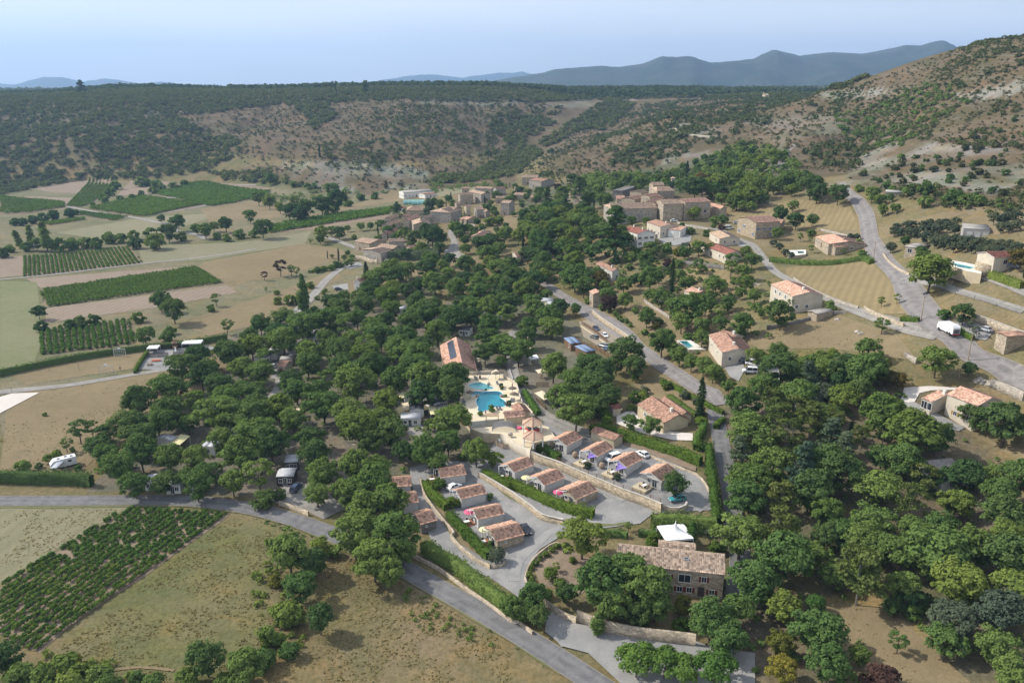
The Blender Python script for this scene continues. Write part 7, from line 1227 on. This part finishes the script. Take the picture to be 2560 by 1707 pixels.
for l, c, r, A, B, E, wl, rf in (('white mobile home with small gable above the shingle-roofed pair', 2,3,(1425,508),(1418,472),(1385,515),'white','mdark'), ('white mobile home with dark two-slope roof', 2,3,(1475,618),(1470,552),(1432,600),'white','mdark'), ('wide white mobile home at the end of the grass lane', 2,3,(1330,668),(1515,666),(1420,690),'white','sheet'), ('white gabled mobile home beside the large yellow awning', 2,3,(1745,652),(1712,568),(1700,630),'white','fibre'), ('grey-roofed mobile home near the pool tree', 2,3,(1552,502),(1632,484),(1600,545),'white','sheet'), ('low home with light panel roof behind it', 2,3,(1650,535),(1740,545),(1700,575),'white','sheet'),
    ('dark timber cabin with metal roof by the entrance', 2,3,(200,1188),(362,1184),(280,1240),'wdark','sheet'), ('grey-roofed home above the timber cabin', 2,3,(268,1062),(398,1055),(330,1108),'wdark','sheet'), ('white home in the shade left of the entrance trees', 2,3,(920,1092),(985,1092),(950,1110),'white','sheet'), ('shaded mobile home deep in the central wood', 2,3,(915,590),(1005,585),(960,612),'white','fibre'),
    ('near home of the row at the campsite gate', 2,3,(30,140),(125,80),(95,150),'white','mdark'), ('far home of the row at the campsite gate', 2,3,(135,100),(198,42),(172,92),'white','sheet'), ('flat-roofed cream reception block', 2,3,(225,140),(338,138),(280,165),'cream','fibre'), ('left white home with metal roof beside the village road', 2,2,(385,1372),(486,1370),(430,1406),'white','sheet'), ('gabled white home below the village road', 2,2,(320,1468),(378,1425),(352,1492),'white','sheet'), ('grey-roofed home by the yellow tree', 2,2,(450,1500),(610,1482),(530,1540),'white','sheet'),
    ('pale grey home at the right edge of the wood', 2,2,(2150,1350),(2222,1354),(2195,1395),'white','sheet'), ('small home glimpsed through the upper trees', 2,2,(1320,1242),(1370,1243),(1345,1264),'white','sheet'), ('open-sided home in the upper wood', 2,2,(1875,1432),(1975,1440),(1925,1462),'white','mdark'), ('home with corrugated roof in the left wood', 1,3,(1492,885),(1562,850),(1562,915),'white','sheet'), ('home beside the left cream awning', 1,3,(2140,790),(2235,722),(2230,775),'white','sheet'), ('white-roofed home in the left wood', 1,3,(1900,960),(1965,905),(1965,975),'white','sheet'),
    ('orange timber hut with metal roof beside the field', 1,3,(1500,350),(1600,337),(1560,364),'wood','sheet'), ('left home of the shaded row behind the road', 1,3,(1345,1238),(1480,1232),(1410,1262),'white','sheet'), ('middle home of the shaded row behind the road', 1,3,(1530,1265),(1680,1262),(1600,1290),'white','sheet'), ('right home of the shaded row behind the road', 1,3,(1750,1270),(1870,1268),(1810,1292),'white','sheet'), ('left flat-roofed home beside the main road', 3,2,(250,1172),(375,1168),(320,1195),'white','sheet'), ('right flat-roofed home beside the main road', 3,2,(320,1212),(450,1215),(395,1250),'white','sheet')):
    mh(l, c, r, A, B, E, wl, rf, near=[(-.5,.9,.9,1.),(.05,.1,.9,2.),(.55,.9,.9,1.)])
house('blue-grey roofed sanitary block above the dark oaks', *Z(1300,800,(900,308),(1035,418),(862,368)), 3, .25, 'wood', 'bluem', tile=False, name='sanitary_block', cat='block', near='auto', ends=None); house('second blue-grey roofed block by the fence', *Z(1300,800,(1095,452),(1312,563),(1085,512)), 3, .25, 'wood', 'bluem', tile=False, name='sanitary_block', cat='block', near='auto', ends=None); hs('tiled reception wing beside the parked silver car', 2,3,(215,182),(300,186),(250,235), 2.8,.9,'cream','tb', near='auto', name='reception', cat='reception')
for l, px, mt in (('large yellow awning beside a white mobile home', T(2,3,(1580,602),(1685,586),(1700,660),(1602,672)), 'canvasy'), ('yellow awning behind the shingle-roofed homes', T(2,3,(1300,525),(1345,455),(1378,460),(1372,515)), 'canvasy'), ('brown awning joined to the dark two-slope roof', T(2,3,(1340,570),(1430,550),(1435,618),(1342,625)), 'canvas'), ('cream awning next to the grey metal roof at the village road', T(2,2,(318,1408),(360,1375),(392,1372),(370,1410)), 'canvas'), ('white awning of the lower road home', T(2,2,(225,1478),(262,1440),(328,1432),(300,1478)), 'canvasw'), ('yellow awning spread under the young tree', T(1,3,(1580,930),(1660,850),(1745,868),(1650,950)), 'canvasy'), ('cream awning in the left wood', T(1,3,(2013,815),(2070,762),(2145,765),(2085,815)), 'canvasy'), ('pale awning above the campsite lane', T(1,3,(1900,570),(1960,560),(2012,590),(1960,640)), 'canvasw'), ('small ochre awning at the wood edge', T(1,3,(2160,640),(2200,610),(2250,615),(2215,650)), 'canvas'),
    ('cream awning above the pool lane, farthest of four', Z(1080,820,(1650,155),(1740,110),(1790,160),(1760,200)), 'canvas'), ('square cream awning over a brown terrace', Z(1080,820,(1665,345),(1770,290),(1895,335),(1800,385)), 'canvas'), ('bright white awning over a terrace', Z(1080,820,(1770,520),(1920,483),(1968,552),(1800,582)), 'canvasw'), ('cream awning over the terrace with the yellow parasol', Z(1080,820,(1900,770),(2020,745),(2110,800),(1960,835)), 'canvas'), ('long beige terrace awning beside the pool lane', Z(1080,820,(1880,1190),(2030,1145),(2170,1270),(2060,1320)), 'canvas'), ('cream awning strip in the shaded row', T(1,3,(1780,1178),(1950,1172),(1950,1192),(1790,1198)), 'canvas'), ('pale awning half hidden in the central wood', T(2,3,(380,750),(420,725),(475,730),(440,770)), 'canvas'), ('cream awning in the middle of the central wood', T(2,3,(330,620),(430,608),(430,640),(345,650)), 'canvas'), ('peach awning in the trees behind the entrance', T(2,3,(830,940),(870,920),(925,925),(900,950)), 'canvas'), ('white roof panel under the central trees', T(2,3,(1010,480),(1060,460),(1110,465),(1080,490)), 'canvas'), ('cream awning next to the flat roofs by the main road', T(3,2,(270,1225),(310,1210),(350,1225),(320,1245)), 'canvasy'), ('small ochre awning at the gate', T(2,3,(0,430),(30,410),(65,415),(40,440)), 'canvas')):
    awning(l, px, mt)
fence('timber screen round the white containers', Z(1140,920,(715,1310),(760,1350),(870,1400),(970,1380)), 1.6, 1.6, 'woodp', panel=True); fence('brown slatted terrace rail beside the pool lane', Z(1080,820,(1890,1240),(2000,1340),(2080,1430)), 1.2, 1.5, 'wood', panel=True); fence('grey timber skirt of the raised terrace', Z(1080,820,(1915,990),(2030,985),(2140,980)), 1.8, 1.5, 'woodp', panel=True)
# play area
def tent(label, q, w_=4.5, h=2.6, pk=2.2, name='white_tent'):
    t = empty(name, q, .15); mb = MB(); n = 8; rings = []
    for j in range(7):
        s = j/6; rr = w_/2*((1-s)**1.7); z = h+pk*(s**1.15*.35+s**3*.65); rings.append([(rr*(1.0 if abs(math.cos(a)) > .9 or abs(math.sin(a)) > .9 else 1.38)*math.cos(a), rr*(1.0 if abs(math.cos(a)) > .9 or abs(math.sin(a)) > .9 else 1.38)*math.sin(a), z) for a in [math.pi/4*k for k in range(n)]])
    V = [v for r in rings for v in r]; mb.add(V, [(j*n+k, j*n+(k+1) % n, (j+1)*n+(k+1) % n, (j+1)*n+k) for j in range(6) for k in range(n)]); mb.build('canopy', M['canvasw'], t, True); vb = MB()
    for k in range(4):
        a, b = [(-1,-1),(1,-1),(1,1),(-1,1)][k], [(1,-1),(1,1),(-1,1),(-1,-1)][k]; x = w_/2*.975
        MB().box(a[0]*x-.05, a[1]*x-.05, -.5, a[0]*x+.05, a[1]*x+.05, h).build('post', M['wp'], t); vb.add([(a[0]*x, a[1]*x, h), (b[0]*x, b[1]*x, h), (b[0]*x, b[1]*x, h-.45), (a[0]*x, a[1]*x, h-.45)], [(0, 1, 2, 3)])
    vb.build('valance', M['canvasw'], t); return tag(t, label, 'tent')
tent('white peaked marquee behind the stone farmhouse', at(T(3,4,(1490,285))[0]), 6.4, 2.9, 3.0, 'marquee'); tent('small white tent beside the left play area fence', at(T(1,3,(1415,100))[0]), 4.2, 2.3, .9); tent('left white tent over the trampolines', at(T(1,3,(1735,60))[0]), 4.4, 2.6, .9); tent('right white tent over the trampolines', at(T(1,3,(1810,58))[0]), 4.4, 2.6, .9)
def picnic(q, mat, label):
    t = empty('picnic_table', q, .2); MB().box(-1, -.4, .7, 1, .4, .77).build('table_top', M[mat], t)
    for y in (-.75, .75): MB().box(-1, y-.15, .42, 1, y+.15, .48).build('bench', M[mat], t)
    for x in (-.7, .7): MB().box(x-.05, -.7, .35, x+.05, .7, .42).box(x-.05, -.5, 0, x+.05, -.38, .7).box(x-.05, .38, 0, x+.05, .5, .7).build('trestle', M[mat], t)
    return tag(t, label, 'picnic table')
picnic(at(T(1,3,(1418,185))[0]), 'orange', 'left red picnic table in the play area'); picnic(at(T(1,3,(1450,185))[0]), 'orange', 'right red picnic table in the play area'); picnic(at(T(1,3,(1375,222))[0]), 'wood', 'brown picnic table in front of the play area')
def tower(q, label, roofm='red'):
    t = empty('play_tower', q, .4)
    for x in (-.8, .8):
        for y in (-.8, .8): MB().box(x-.07, y-.07, 0, x+.07, y+.07, 3).build('post', M['wood'], t)
    MB().box(-.9, -.9, 1.3, .9, .9, 1.42).build('platform', M['wood'], t); MB().add([(-1.1,-1.1,3),(1.1,-1.1,3),(1.1,1.1,3),(-1.1,1.1,3),(0,0,4)], [(0,1,4),(1,2,4),(2,3,4),(3,0,4),(3,2,1,0)]).build('roof', M[roofm], t)
    MB().add([(-.3,-.9,1.4),(.3,-.9,1.4),(.3,-3.2,.1),(-.3,-3.2,.1),(-.3,-.9,1.7),(.3,-.9,1.7),(.3,-3.2,.4),(-.3,-3.2,.4)], [(0,1,2,3),(0,3,7,4),(1,5,6,2)]).build('slide', M['wp'], t); return tag(t, label, 'play tower')
tower(at(T(1,3,(1762,160))[0]), 'red-roofed play tower with a white slide'); tower(at(T(1,3,(1610,80))[0]), 'brown play castle behind the fence', 'wood')
def goal(q, label, w_=4, h=3., mat='metal', rz=.1):
    t = empty('goal_frame', q, rz); 
    for x in (-w_/2, w_/2): MB().bar((x, 0, -.2), (x, 0, h), .07, n=6).build('upright', M[mat], t)
    MB().bar((-w_/2, 0, h), (w_/2, 0, h), .07, n=6).build('crossbar', M[mat], t); g = MB(); [g.bar((-w_/2+w_*k/6, 0, 0), (-w_/2+w_*k/6, 0, h), .025) for k in range(1, 6)]; [g.bar((-w_/2, 0, h*k/5), (w_/2, 0, h*k/5), .025) for k in range(1, 5)]; g.build('grid', M[mat], t)
    MB().box(-.5, -.05, h, .5, .05, h+.7).build('backboard', M['wp'], t); return tag(t, label, 'goal')
goal(at(T(1,3,(982,310))[0]), 'grey metal goal frame with hoop on the sports field', 5, 3.6); goal(at(T(1,3,(1103,140))[0]), 'second goal with white board in front of the hedge', 4.4, 3, 'wp')
for k, p in enumerate(((112,480),(455,278),(725,262))): q = MB().bar((0, 0, -.3), (0, 0, 2.6), .05, n=6).bar((-.15, 0, 2.6), (.15, 0, 2.6), .04).build('net_post', M['mdark'], loc=at(T(1,3,p)[0])); tag(q, ['dark net post at the sand court corner', 'left thin post on the sports field', 'middle thin post on the sports field'][k], 'post')
# ------------------------------------------------------------------ vehicles
PAINT = {k: plain('car_'+k, c, .25, .05, 1, .6) for k, c in {'white': (.75,.75,.75), 'silver': (.42,.44,.47), 'grey': (.13,.14,.15), 'black': (.02,.02,.025), 'navy': (.03,.05,.1), 'teal': (.05,.25,.28), 'blue': (.2,.28,.36)}.items()}
def loft(sec, name, mat, parent):
    """sections (x, [(y, z)...]) skinned into one shell"""
    n = len(sec[0][1]); V = [(x, y, z) for x, r in sec for y, z in r]; F = [(i*n+k, i*n+(k+1) % n, (i+1)*n+(k+1) % n, (i+1)*n+k) for i in range(len(sec)-1) for k in range(n)]+[tuple(range(n-1, -1, -1)), tuple(range((len(sec)-1)*n, len(sec)*n))]
    return MB().add(V, F).build(name, mat, parent, False)
def car_proto(kind):
    t = empty('parked_car' if kind != 'van' else 'parked_van'); L_, W_, Hh = {'car': (4.3, 1.78, 1.48), 'estate': (4.6, 1.8, 1.5), 'van': (4.6, 1.9, 1.95)}[kind]; w_ = W_/2
    def ring(wd, z0, z1): return [(-wd, z0), (-wd, z1-.12), (-wd+.1, z1), (wd-.1, z1), (wd, z1-.12), (wd, z0)]
    a, b = -L_/2, L_/2; bz = .88 if kind != 'van' else 1.0; hood = .82 if kind != 'van' else .98
    loft([(a, ring(w_*.86, .32, bz-.14)), (a+.12, ring(w_*.97, .28, bz)), (a+.9, ring(w_, .25, bz)), (b-1.2, ring(w_, .25, bz)), (b-.9, ring(w_, .25, hood)), (b-.18, ring(w_*.94, .28, hood-.16)), (b, ring(w_*.8, .34, hood-.32))], 'body', PAINT['white'], t)
    r0, r1, f1, f0 = {'car': (a+.25, a+.85, b-1.95, b-1.15), 'estate': (a+.12, a+.42, b-2.0, b-1.2), 'van': (a+.06, a+.16, b-1.6, b-.95)}[kind]
    g = MB(); lo, hi = w_*.93, w_*.76 if kind != 'van' else w_*.86; g.add([(r0, -lo, bz-.02), (f0, -lo, bz-.02), (f1, -hi, Hh-.06), (r1, -hi, Hh-.06), (r0, lo, bz-.02), (f0, lo, bz-.02), (f1, hi, Hh-.06), (r1, hi, Hh-.06)], [(0,1,2,3), (7,6,5,4), (0,3,7,4), (1,5,6,2), (3,2,6,7)]); g.build('windows', M['glass'], t)
    g = MB(); g.add([(r1-.05, -hi-.02, Hh-.07), (f1+.05, -hi-.02, Hh-.07), (f1+.05, hi+.02, Hh-.07), (r1-.05, hi+.02, Hh-.07), (r1+.1, -hi+.1, Hh), (f1-.12, -hi+.1, Hh), (f1-.12, hi-.1, Hh), (r1+.1, hi-.1, Hh)], [(0,1,5,4), (1,2,6,5), (2,3,7,6), (3,0,4,7), (4,5,6,7)])
    mid = (r1+f1)/2
    for s in (-1, 1):
        for x0, x1 in ((r0, r1), (mid, mid+.05), (f0, f1)): g.bar((x0 if x0 != mid else mid, s*(lo+.0), bz-.02), (x1, s*(hi+.01), Hh-.06), .05)
    g.build('roof', PAINT['white'], t)
    wm = None
    for x in (a+.85, b-.85):
        for s in (-1, 1):
            mb = MB(); mb.bar((0, -.11, 0), (0, .11, 0), .33, n=14); o = mb.build('wheel', M['black'], t); o.location = (x, s*(w_-.08), .33); q = MB().bar((0, -.125, 0), (0, .125, 0), .19, n=8).build('rim', M['metal'], o)
    for s in (-1, 1): MB().box(b-.12, s*w_*.6-.16, .52, b+.005, s*w_*.6+.16, .66).build('headlight', M['lime'], t); MB().box(a-.005, s*w_*.7-.12, .6, a+.1, s*w_*.7+.12, .76).build('tail_light', M['red'], t)
    MB().box(a-.03, -.26, .4, a+.05, .26, .52).build('number_plate', M['wp'], t)
    return t
CP = {k: car_proto(k) for k in ('car', 'estate', 'van')}; CUSED = set()
def car(kind, col, rc, p0, p1, label):
    P = hits(T(*rc, p0, p1)); c = P.mean(0); d = P[1]-P[0]; rz = math.atan2(d[1], d[0]); z = H(c[0], c[1])+.22
    if kind not in CUSED: t = CP[kind]; CUSED.add(kind)
    else: t = copy_tree(CP[kind])
    t.location = (c[0], c[1], z); t.rotation_euler = (0, 0, rz)
    for ch in t.children:
        if ch.name.split('.')[0] in ('body', 'roof'):
            k = (ch.data.name, col)
            if k not in _tm: me = ch.data.copy(); me.materials[0] = PAINT[col]; _tm[k] = me
            ch.data = _tm[k]
    tag(t, label, 'van' if kind == 'van' else 'car', 'parked cars'); return t
for a_ in (('estate','grey',(3,3),(870,62),(800,48),'dark grey car at the left of the pair beside the fence'),('estate','blue',(3,3),(850,85),(930,92),'blue-grey car at the right of the pair beside the fence'),('car','black',(3,3),(2118,205),(2165,200),'black car in the shade of the cream house'),('van','white',(3,3),(2180,222),(2240,228),'white van under the round tree by the cream house'),('van','white',(3,3),(2240,285),(2125,298),'white van parked on the gravel drive'),('van','white',(3,3),(960,1080),(885,1110),'white van between two upper-row villas'),('car','white',(3,3),(1235,1075),(1160,1035),'white car behind the upper row of villas'),('car','teal',(3,3),(1560,1455),(1470,1475),'teal car under the dark tree at the villa bend'),
    ('car','navy',(3,2),(750,1445),(795,1480),'dark blue car on the main road'),('car','white',(3,2),(825,1505),(880,1545),'white car on the main road behind the fence'),('estate','grey',(3,2),(785,1550),(725,1530),'dark grey estate car inside the car park fence'),('car','white',(3,2),(1468,470),(1508,468),'white car below the square stone barn'),('car','silver',(3,2),(1320,612),(1375,608),'left silver car in the village yard'),('car','silver',(3,2),(1385,606),(1430,605),'right silver car in the village yard'),('van','white',(3,2),(1965,540),(2020,535),'white van near the house with blue shutters'),('car','silver',(3,2),(2048,490),(2090,488),'silver car left of the house with blue shutters'),('car','silver',(3,2),(48,868),(105,862),'silver car beside the small tiled cottage'),
    ('car','black',(2,2),(735,1100),(780,1095),'black car beside the white gabled house'),('car','silver',(2,2),(1738,770),(1762,735),'pale car beside the blue cypress hedge'),('car','silver',(4,2),(2035,1492),(1935,1455),'silver car on the drive below the stone wall'),('car','grey',(4,2),(2205,895),(2270,892),'grey car beside the red-roofed tower house'),('car','silver',(2,3),(155,250),(185,235),'silver car beside the campsite reception'),('estate','navy',(2,3),(350,1385),(390,1340),'dark car beside the timber cabin'),('car','white',(2,3),(1770,1380),(1870,1330),'white car between two lower-row villas'),('car','black',(3,4),(105,150),(150,215),'black car behind the villa at the gravel fork'),('car','white',(2,3),(1480,945),(1560,930),'white car under the trees behind the western villas'),('car','blue',(3,3),(930,108),(960,118),'third car of the fence car park, half under the oak')): car(*a_)
q0, q1 = hits(T(4,2,(1605,1465),(1690,1525))); tk = empty('refuse_truck', ((q0+q1)/2), math.atan2(q0[1]-q1[1], q0[0]-q1[0])); tk.location.z = H(tk.location.x, tk.location.y)+.3
loft([(-3.9, [(-1.15,.7),(-1.15,2.6),(1.15,2.6),(1.15,.7)]), (-3.3, [(-1.2,.6),(-1.2,3.2),(1.2,3.2),(1.2,.6)]), (1.7, [(-1.2,.6),(-1.2,3.2),(1.2,3.2),(1.2,.6)])], 'refuse_body', PAINT['white'], tk); loft([(1.85, [(-1.15,.55),(-1.15,2.7),(1.15,2.7),(1.15,.55)]), (3.3, [(-1.15,.55),(-1.15,2.7),(1.15,2.7),(1.15,.55)]), (3.9, [(-1.1,.6),(-1.1,1.7),(1.1,1.7),(1.1,.6)])], 'cab', PAINT['white'], tk)
MB().add([(3.36,-1,2.6),(3.36,1,2.6),(3.92,1,1.72),(3.92,-1,1.72)], [(0,1,2,3)]).build('windscreen', M['glass'], tk); MB().box(-3.98,-.95,.8,-3.86,.95,2.1).build('tailgate', M['mdark'], tk); MB().box(-3.99,-1.1,.45,-3.9,1.1,.7).build('striped_bar', M['red'], tk)
for i_, x in enumerate((-2.6, -1.5, 2.7)):
    for s in (-1, 1): o = MB().bar((0, -.15, 0), (0, .15, 0), .5, n=14).build('wheel', M['black'], tk); o.location = (x, s*1.05, .5)
tag(tk, 'white refuse truck at the road junction', 'truck')
q0, q1 = hits(T(1,3,(490,1175),(680,1130))); cm = empty('camper', ((q0+q1)/2), math.atan2(q1[1]-q0[1], q1[0]-q0[0])); cm.location.z = H(cm.location.x, cm.location.y)+.1
loft([(-3.2, [(-1.1,.5),(-1.1,1.6),(1.1,1.6),(1.1,.5)]), (-2.2, [(-1.12,.45),(-1.12,2.7),(1.12,2.7),(1.12,.45)]), (3.2, [(-1.12,.45),(-1.12,2.75),(1.12,2.75),(1.12,.45)]), (3.3, [(-1.1,.6),(-1.1,2.6),(1.1,2.6),(1.1,.6)])], 'body', PAINT['white'], cm)
for x, y in ((-1, -.2), (.8, .2), (2.2, -.2)): MB().box(x-.35, y-.35, 2.72, x+.35, y+.35, 2.86).build('roof_hatch', M['mdark'], cm)
for s in (-1, 1):
    for x in (-1, 1.6): MB().box(x-.45, s*1.12-.03, 1.5, x+.45, s*1.12+.03, 2.1).build('window', M['glass'], cm)
    for x in (-2.2, 1.9): o = MB().bar((0, -.12, 0), (0, .12, 0), .36, n=12).build('wheel', M['black'], cm); o.location = (x, s*.98, .36)
tag(cm, 'white camper parked behind the left hedge', 'camper'); awning('grey awning stretched beside the white camper', T(1,3,(460,1165),(530,1100),(590,1095),(520,1160)), 'metal', 2.3)
# poles, people, rocks
def pole(rc, p, h, label):
    t = empty('utility_pole', at(T(*rc, p)[0]), .7); MB().bar((0, 0, -.5), (0, 0, h), .15, n=8, r2=.09).build('pole', M['woodp'], t); MB().box(-.8, -.05, h-.6, .8, .05, h-.48).build('crossarm', M['mdark'], t)
    for x in (-.7, 0, .7): MB().lathe([(.05, 0), (.06, .15)], 6, (x, 0, h-.48)).build('insulator', M['wp'], t)
    return tag(t, label, 'utility pole')
pole((4,2), (967,810), 7.5, 'utility pole at the inside of the road bend'); pole((4,2), (1405,1368), 8, 'utility pole at the road junction hedge'); pole((4,3), (1835,180), 8.5, 'tall utility pole beside the road at the right'); pole((4,3), (1750,338), 3, 'short grey post in the shade of the roadside tree'); pole((4,1), (1062,1292), 8, 'utility pole at the foot of the rocky slope'); pole((4,1), (850,1175), 7, 'far utility pole on the rocky slope'); pole((3,1), (765,470), 16, 'lattice mast on the skyline'); pole((4,1), (620,390), 10, 'white-topped mast on the skyline')
for p, h in (((600,330),3.6),): q = za(p); t = empty('shower_post', q); MB().bar((0, 0, 0), (0, 0, h), .05, n=6).build('pole', M['metal'], t); MB().lathe([(.4, 0), (.3, .12)], 8, (0, 0, h)).build('head', M['wp'], t); tag(t, 'shower post between the two pools', 'shower')
SKIN = plain('skin', (.45, .28, .2), .6, .05)
def person(loc, rz, shirt, label, sit=False):
    t = empty('person', loc, rz); me = bpy.data.meshes.new('body')
    J = [(0,0,.95,.14),(0,0,1.2,.15),(0,0,1.42,.13),(0,0,1.52,.06),(0,.01,1.62,.1),(0,.01,1.72,.09),(.1,0,.88,.09),(.11,.03,.48,.06),(.11,0,.08,.045),(.11,.13,.03,.04),(-.1,0,.88,.09),(-.11,-.05,.48,.06),(-.11,-.12,.08,.045),(-.11,.02,.03,.04),(.2,0,1.4,.055),(.27,-.02,1.12,.042),(.28,.1,.9,.032),(.28,.15,.82,.028),(-.2,0,1.4,.055),(-.27,-.05,1.12,.042),(-.29,.04,.88,.032),(-.29,.08,.8,.028)]
    E = [(0,1),(1,2),(2,3),(3,4),(4,5),(0,6),(6,7),(7,8),(8,9),(0,10),(10,11),(11,12),(12,13),(2,14),(14,15),(15,16),(16,17),(2,18),(18,19),(19,20),(20,21)]
    me.from_pydata([j[:3] for j in J], E, []); o = link('body', me, t); me.materials.append(SKIN); md = o.modifiers.new('skin', 'SKIN'); me.skin_vertices[0].data[0].use_root = True
    for i, j in enumerate(J): me.skin_vertices[0].data[i].radius = (j[3], j[3])
    o.modifiers.new('sub', 'SUBSURF').levels = 1
    MB().lathe([(.19, .98), (.17, 1.15), (.2, 1.35), (.14, 1.46)], 10).build('shirt', M[shirt], t, True); MB().lathe([(.19, .62), (.2, .8), (.19, 1.)], 10).build('shorts', M['mdark'], t, True); MB().lathe([(.1, 1.66), (.115, 1.73), (.07, 1.82)], 9).build('hair', M['wdark'], t, True); return tag(t, label, 'person')
person(za((1035,360)), 1.2, 'purp', 'person in a lilac top walking beside the pool terrace wall'); person(za((545,860)), 2., 'red', 'person in red at the front edge of the pool'); person(at(T(1,3,(1105,268))[0]), .5, 'mdark', 'person in dark clothes crossing the sports field'); person(zat(ZE, (1500,1190)), .5, 'conc', 'person standing in the village yard')
def rocks(label, rc, pts, r, mat='sgrey', name='boulder'):
    rn_ = random.Random(len(pts)+int(pts[0][0]))
    for i, p in enumerate(pts):
        q = at(T(*rc, p)[0]); bm = bmesh.new(); bmesh.ops.create_icosphere(bm, subdivisions=2, radius=r*rn_.uniform(.6, 1.3))
        for v in bm.verts: v.co *= 1+rn_.uniform(-.22, .22); v.co.z *= .75
        me = bpy.data.meshes.new(name); bm.to_mesh(me); bm.free(); me.materials.append(M[mat]); o = link(name, me); o.location = q; tag(o, (ORD[i] if i else 'first')+' '+label, 'rock', label)
rocks('pale boulder in the garden rockery of the village, counted from the left', (3,2), [(2070,1040),(2110,1030),(2150,1035),(2190,1030),(2230,1045),(2100,1000),(2270,1050)], 1.2, 'sgrey'); rocks('grey boulder heaped above the cream house, counted from the left', (4,3), [(1920,370),(1950,355),(1990,365),(2030,375),(1960,390),(2010,400),(2050,400)], .9); rocks('pale stone on the dry slope beside the lane, counted from the left', (4,2), [(820,1480),(850,1500),(980,1520),(640,1370)], .9)
cvs = [MB().lathe([(.9, 0), (1., .8), (.8, 1.2)], 9) for _ in range(3)]
for k, p in enumerate(((750,1320),(800,1340),(850,1360))): tag(cvs[k].build('white_container', M['wp'], loc=zat(ZG_, p)), ['left', 'middle', 'right'][k]+' white container behind the timber screen', 'container')
# trees standing on the skyline
for lab, kd, co, c, r, p, h in (('dark cedar standing up on the plateau edge', 'cedar', 'dark', 2,1,(1000,490),20), ('small dark cypress on the plateau edge left of the cedar', 'column', 'cypress', 2,1,(735,492),16), ('lone dark conifer on the left skyline', 'cedar', 'cypress', 1,1,(745,500),24), ('single cypress on the brown slope', 'column', 'cypress', 2,1,(587,1078),14), ('left cypress at the back of the village', 'column', 'cypress', 3,1,(1602,1285),15)): plant(kd, co, at(T(c,r,p)[0]), h, 1.3, label=lab)
autolabel()
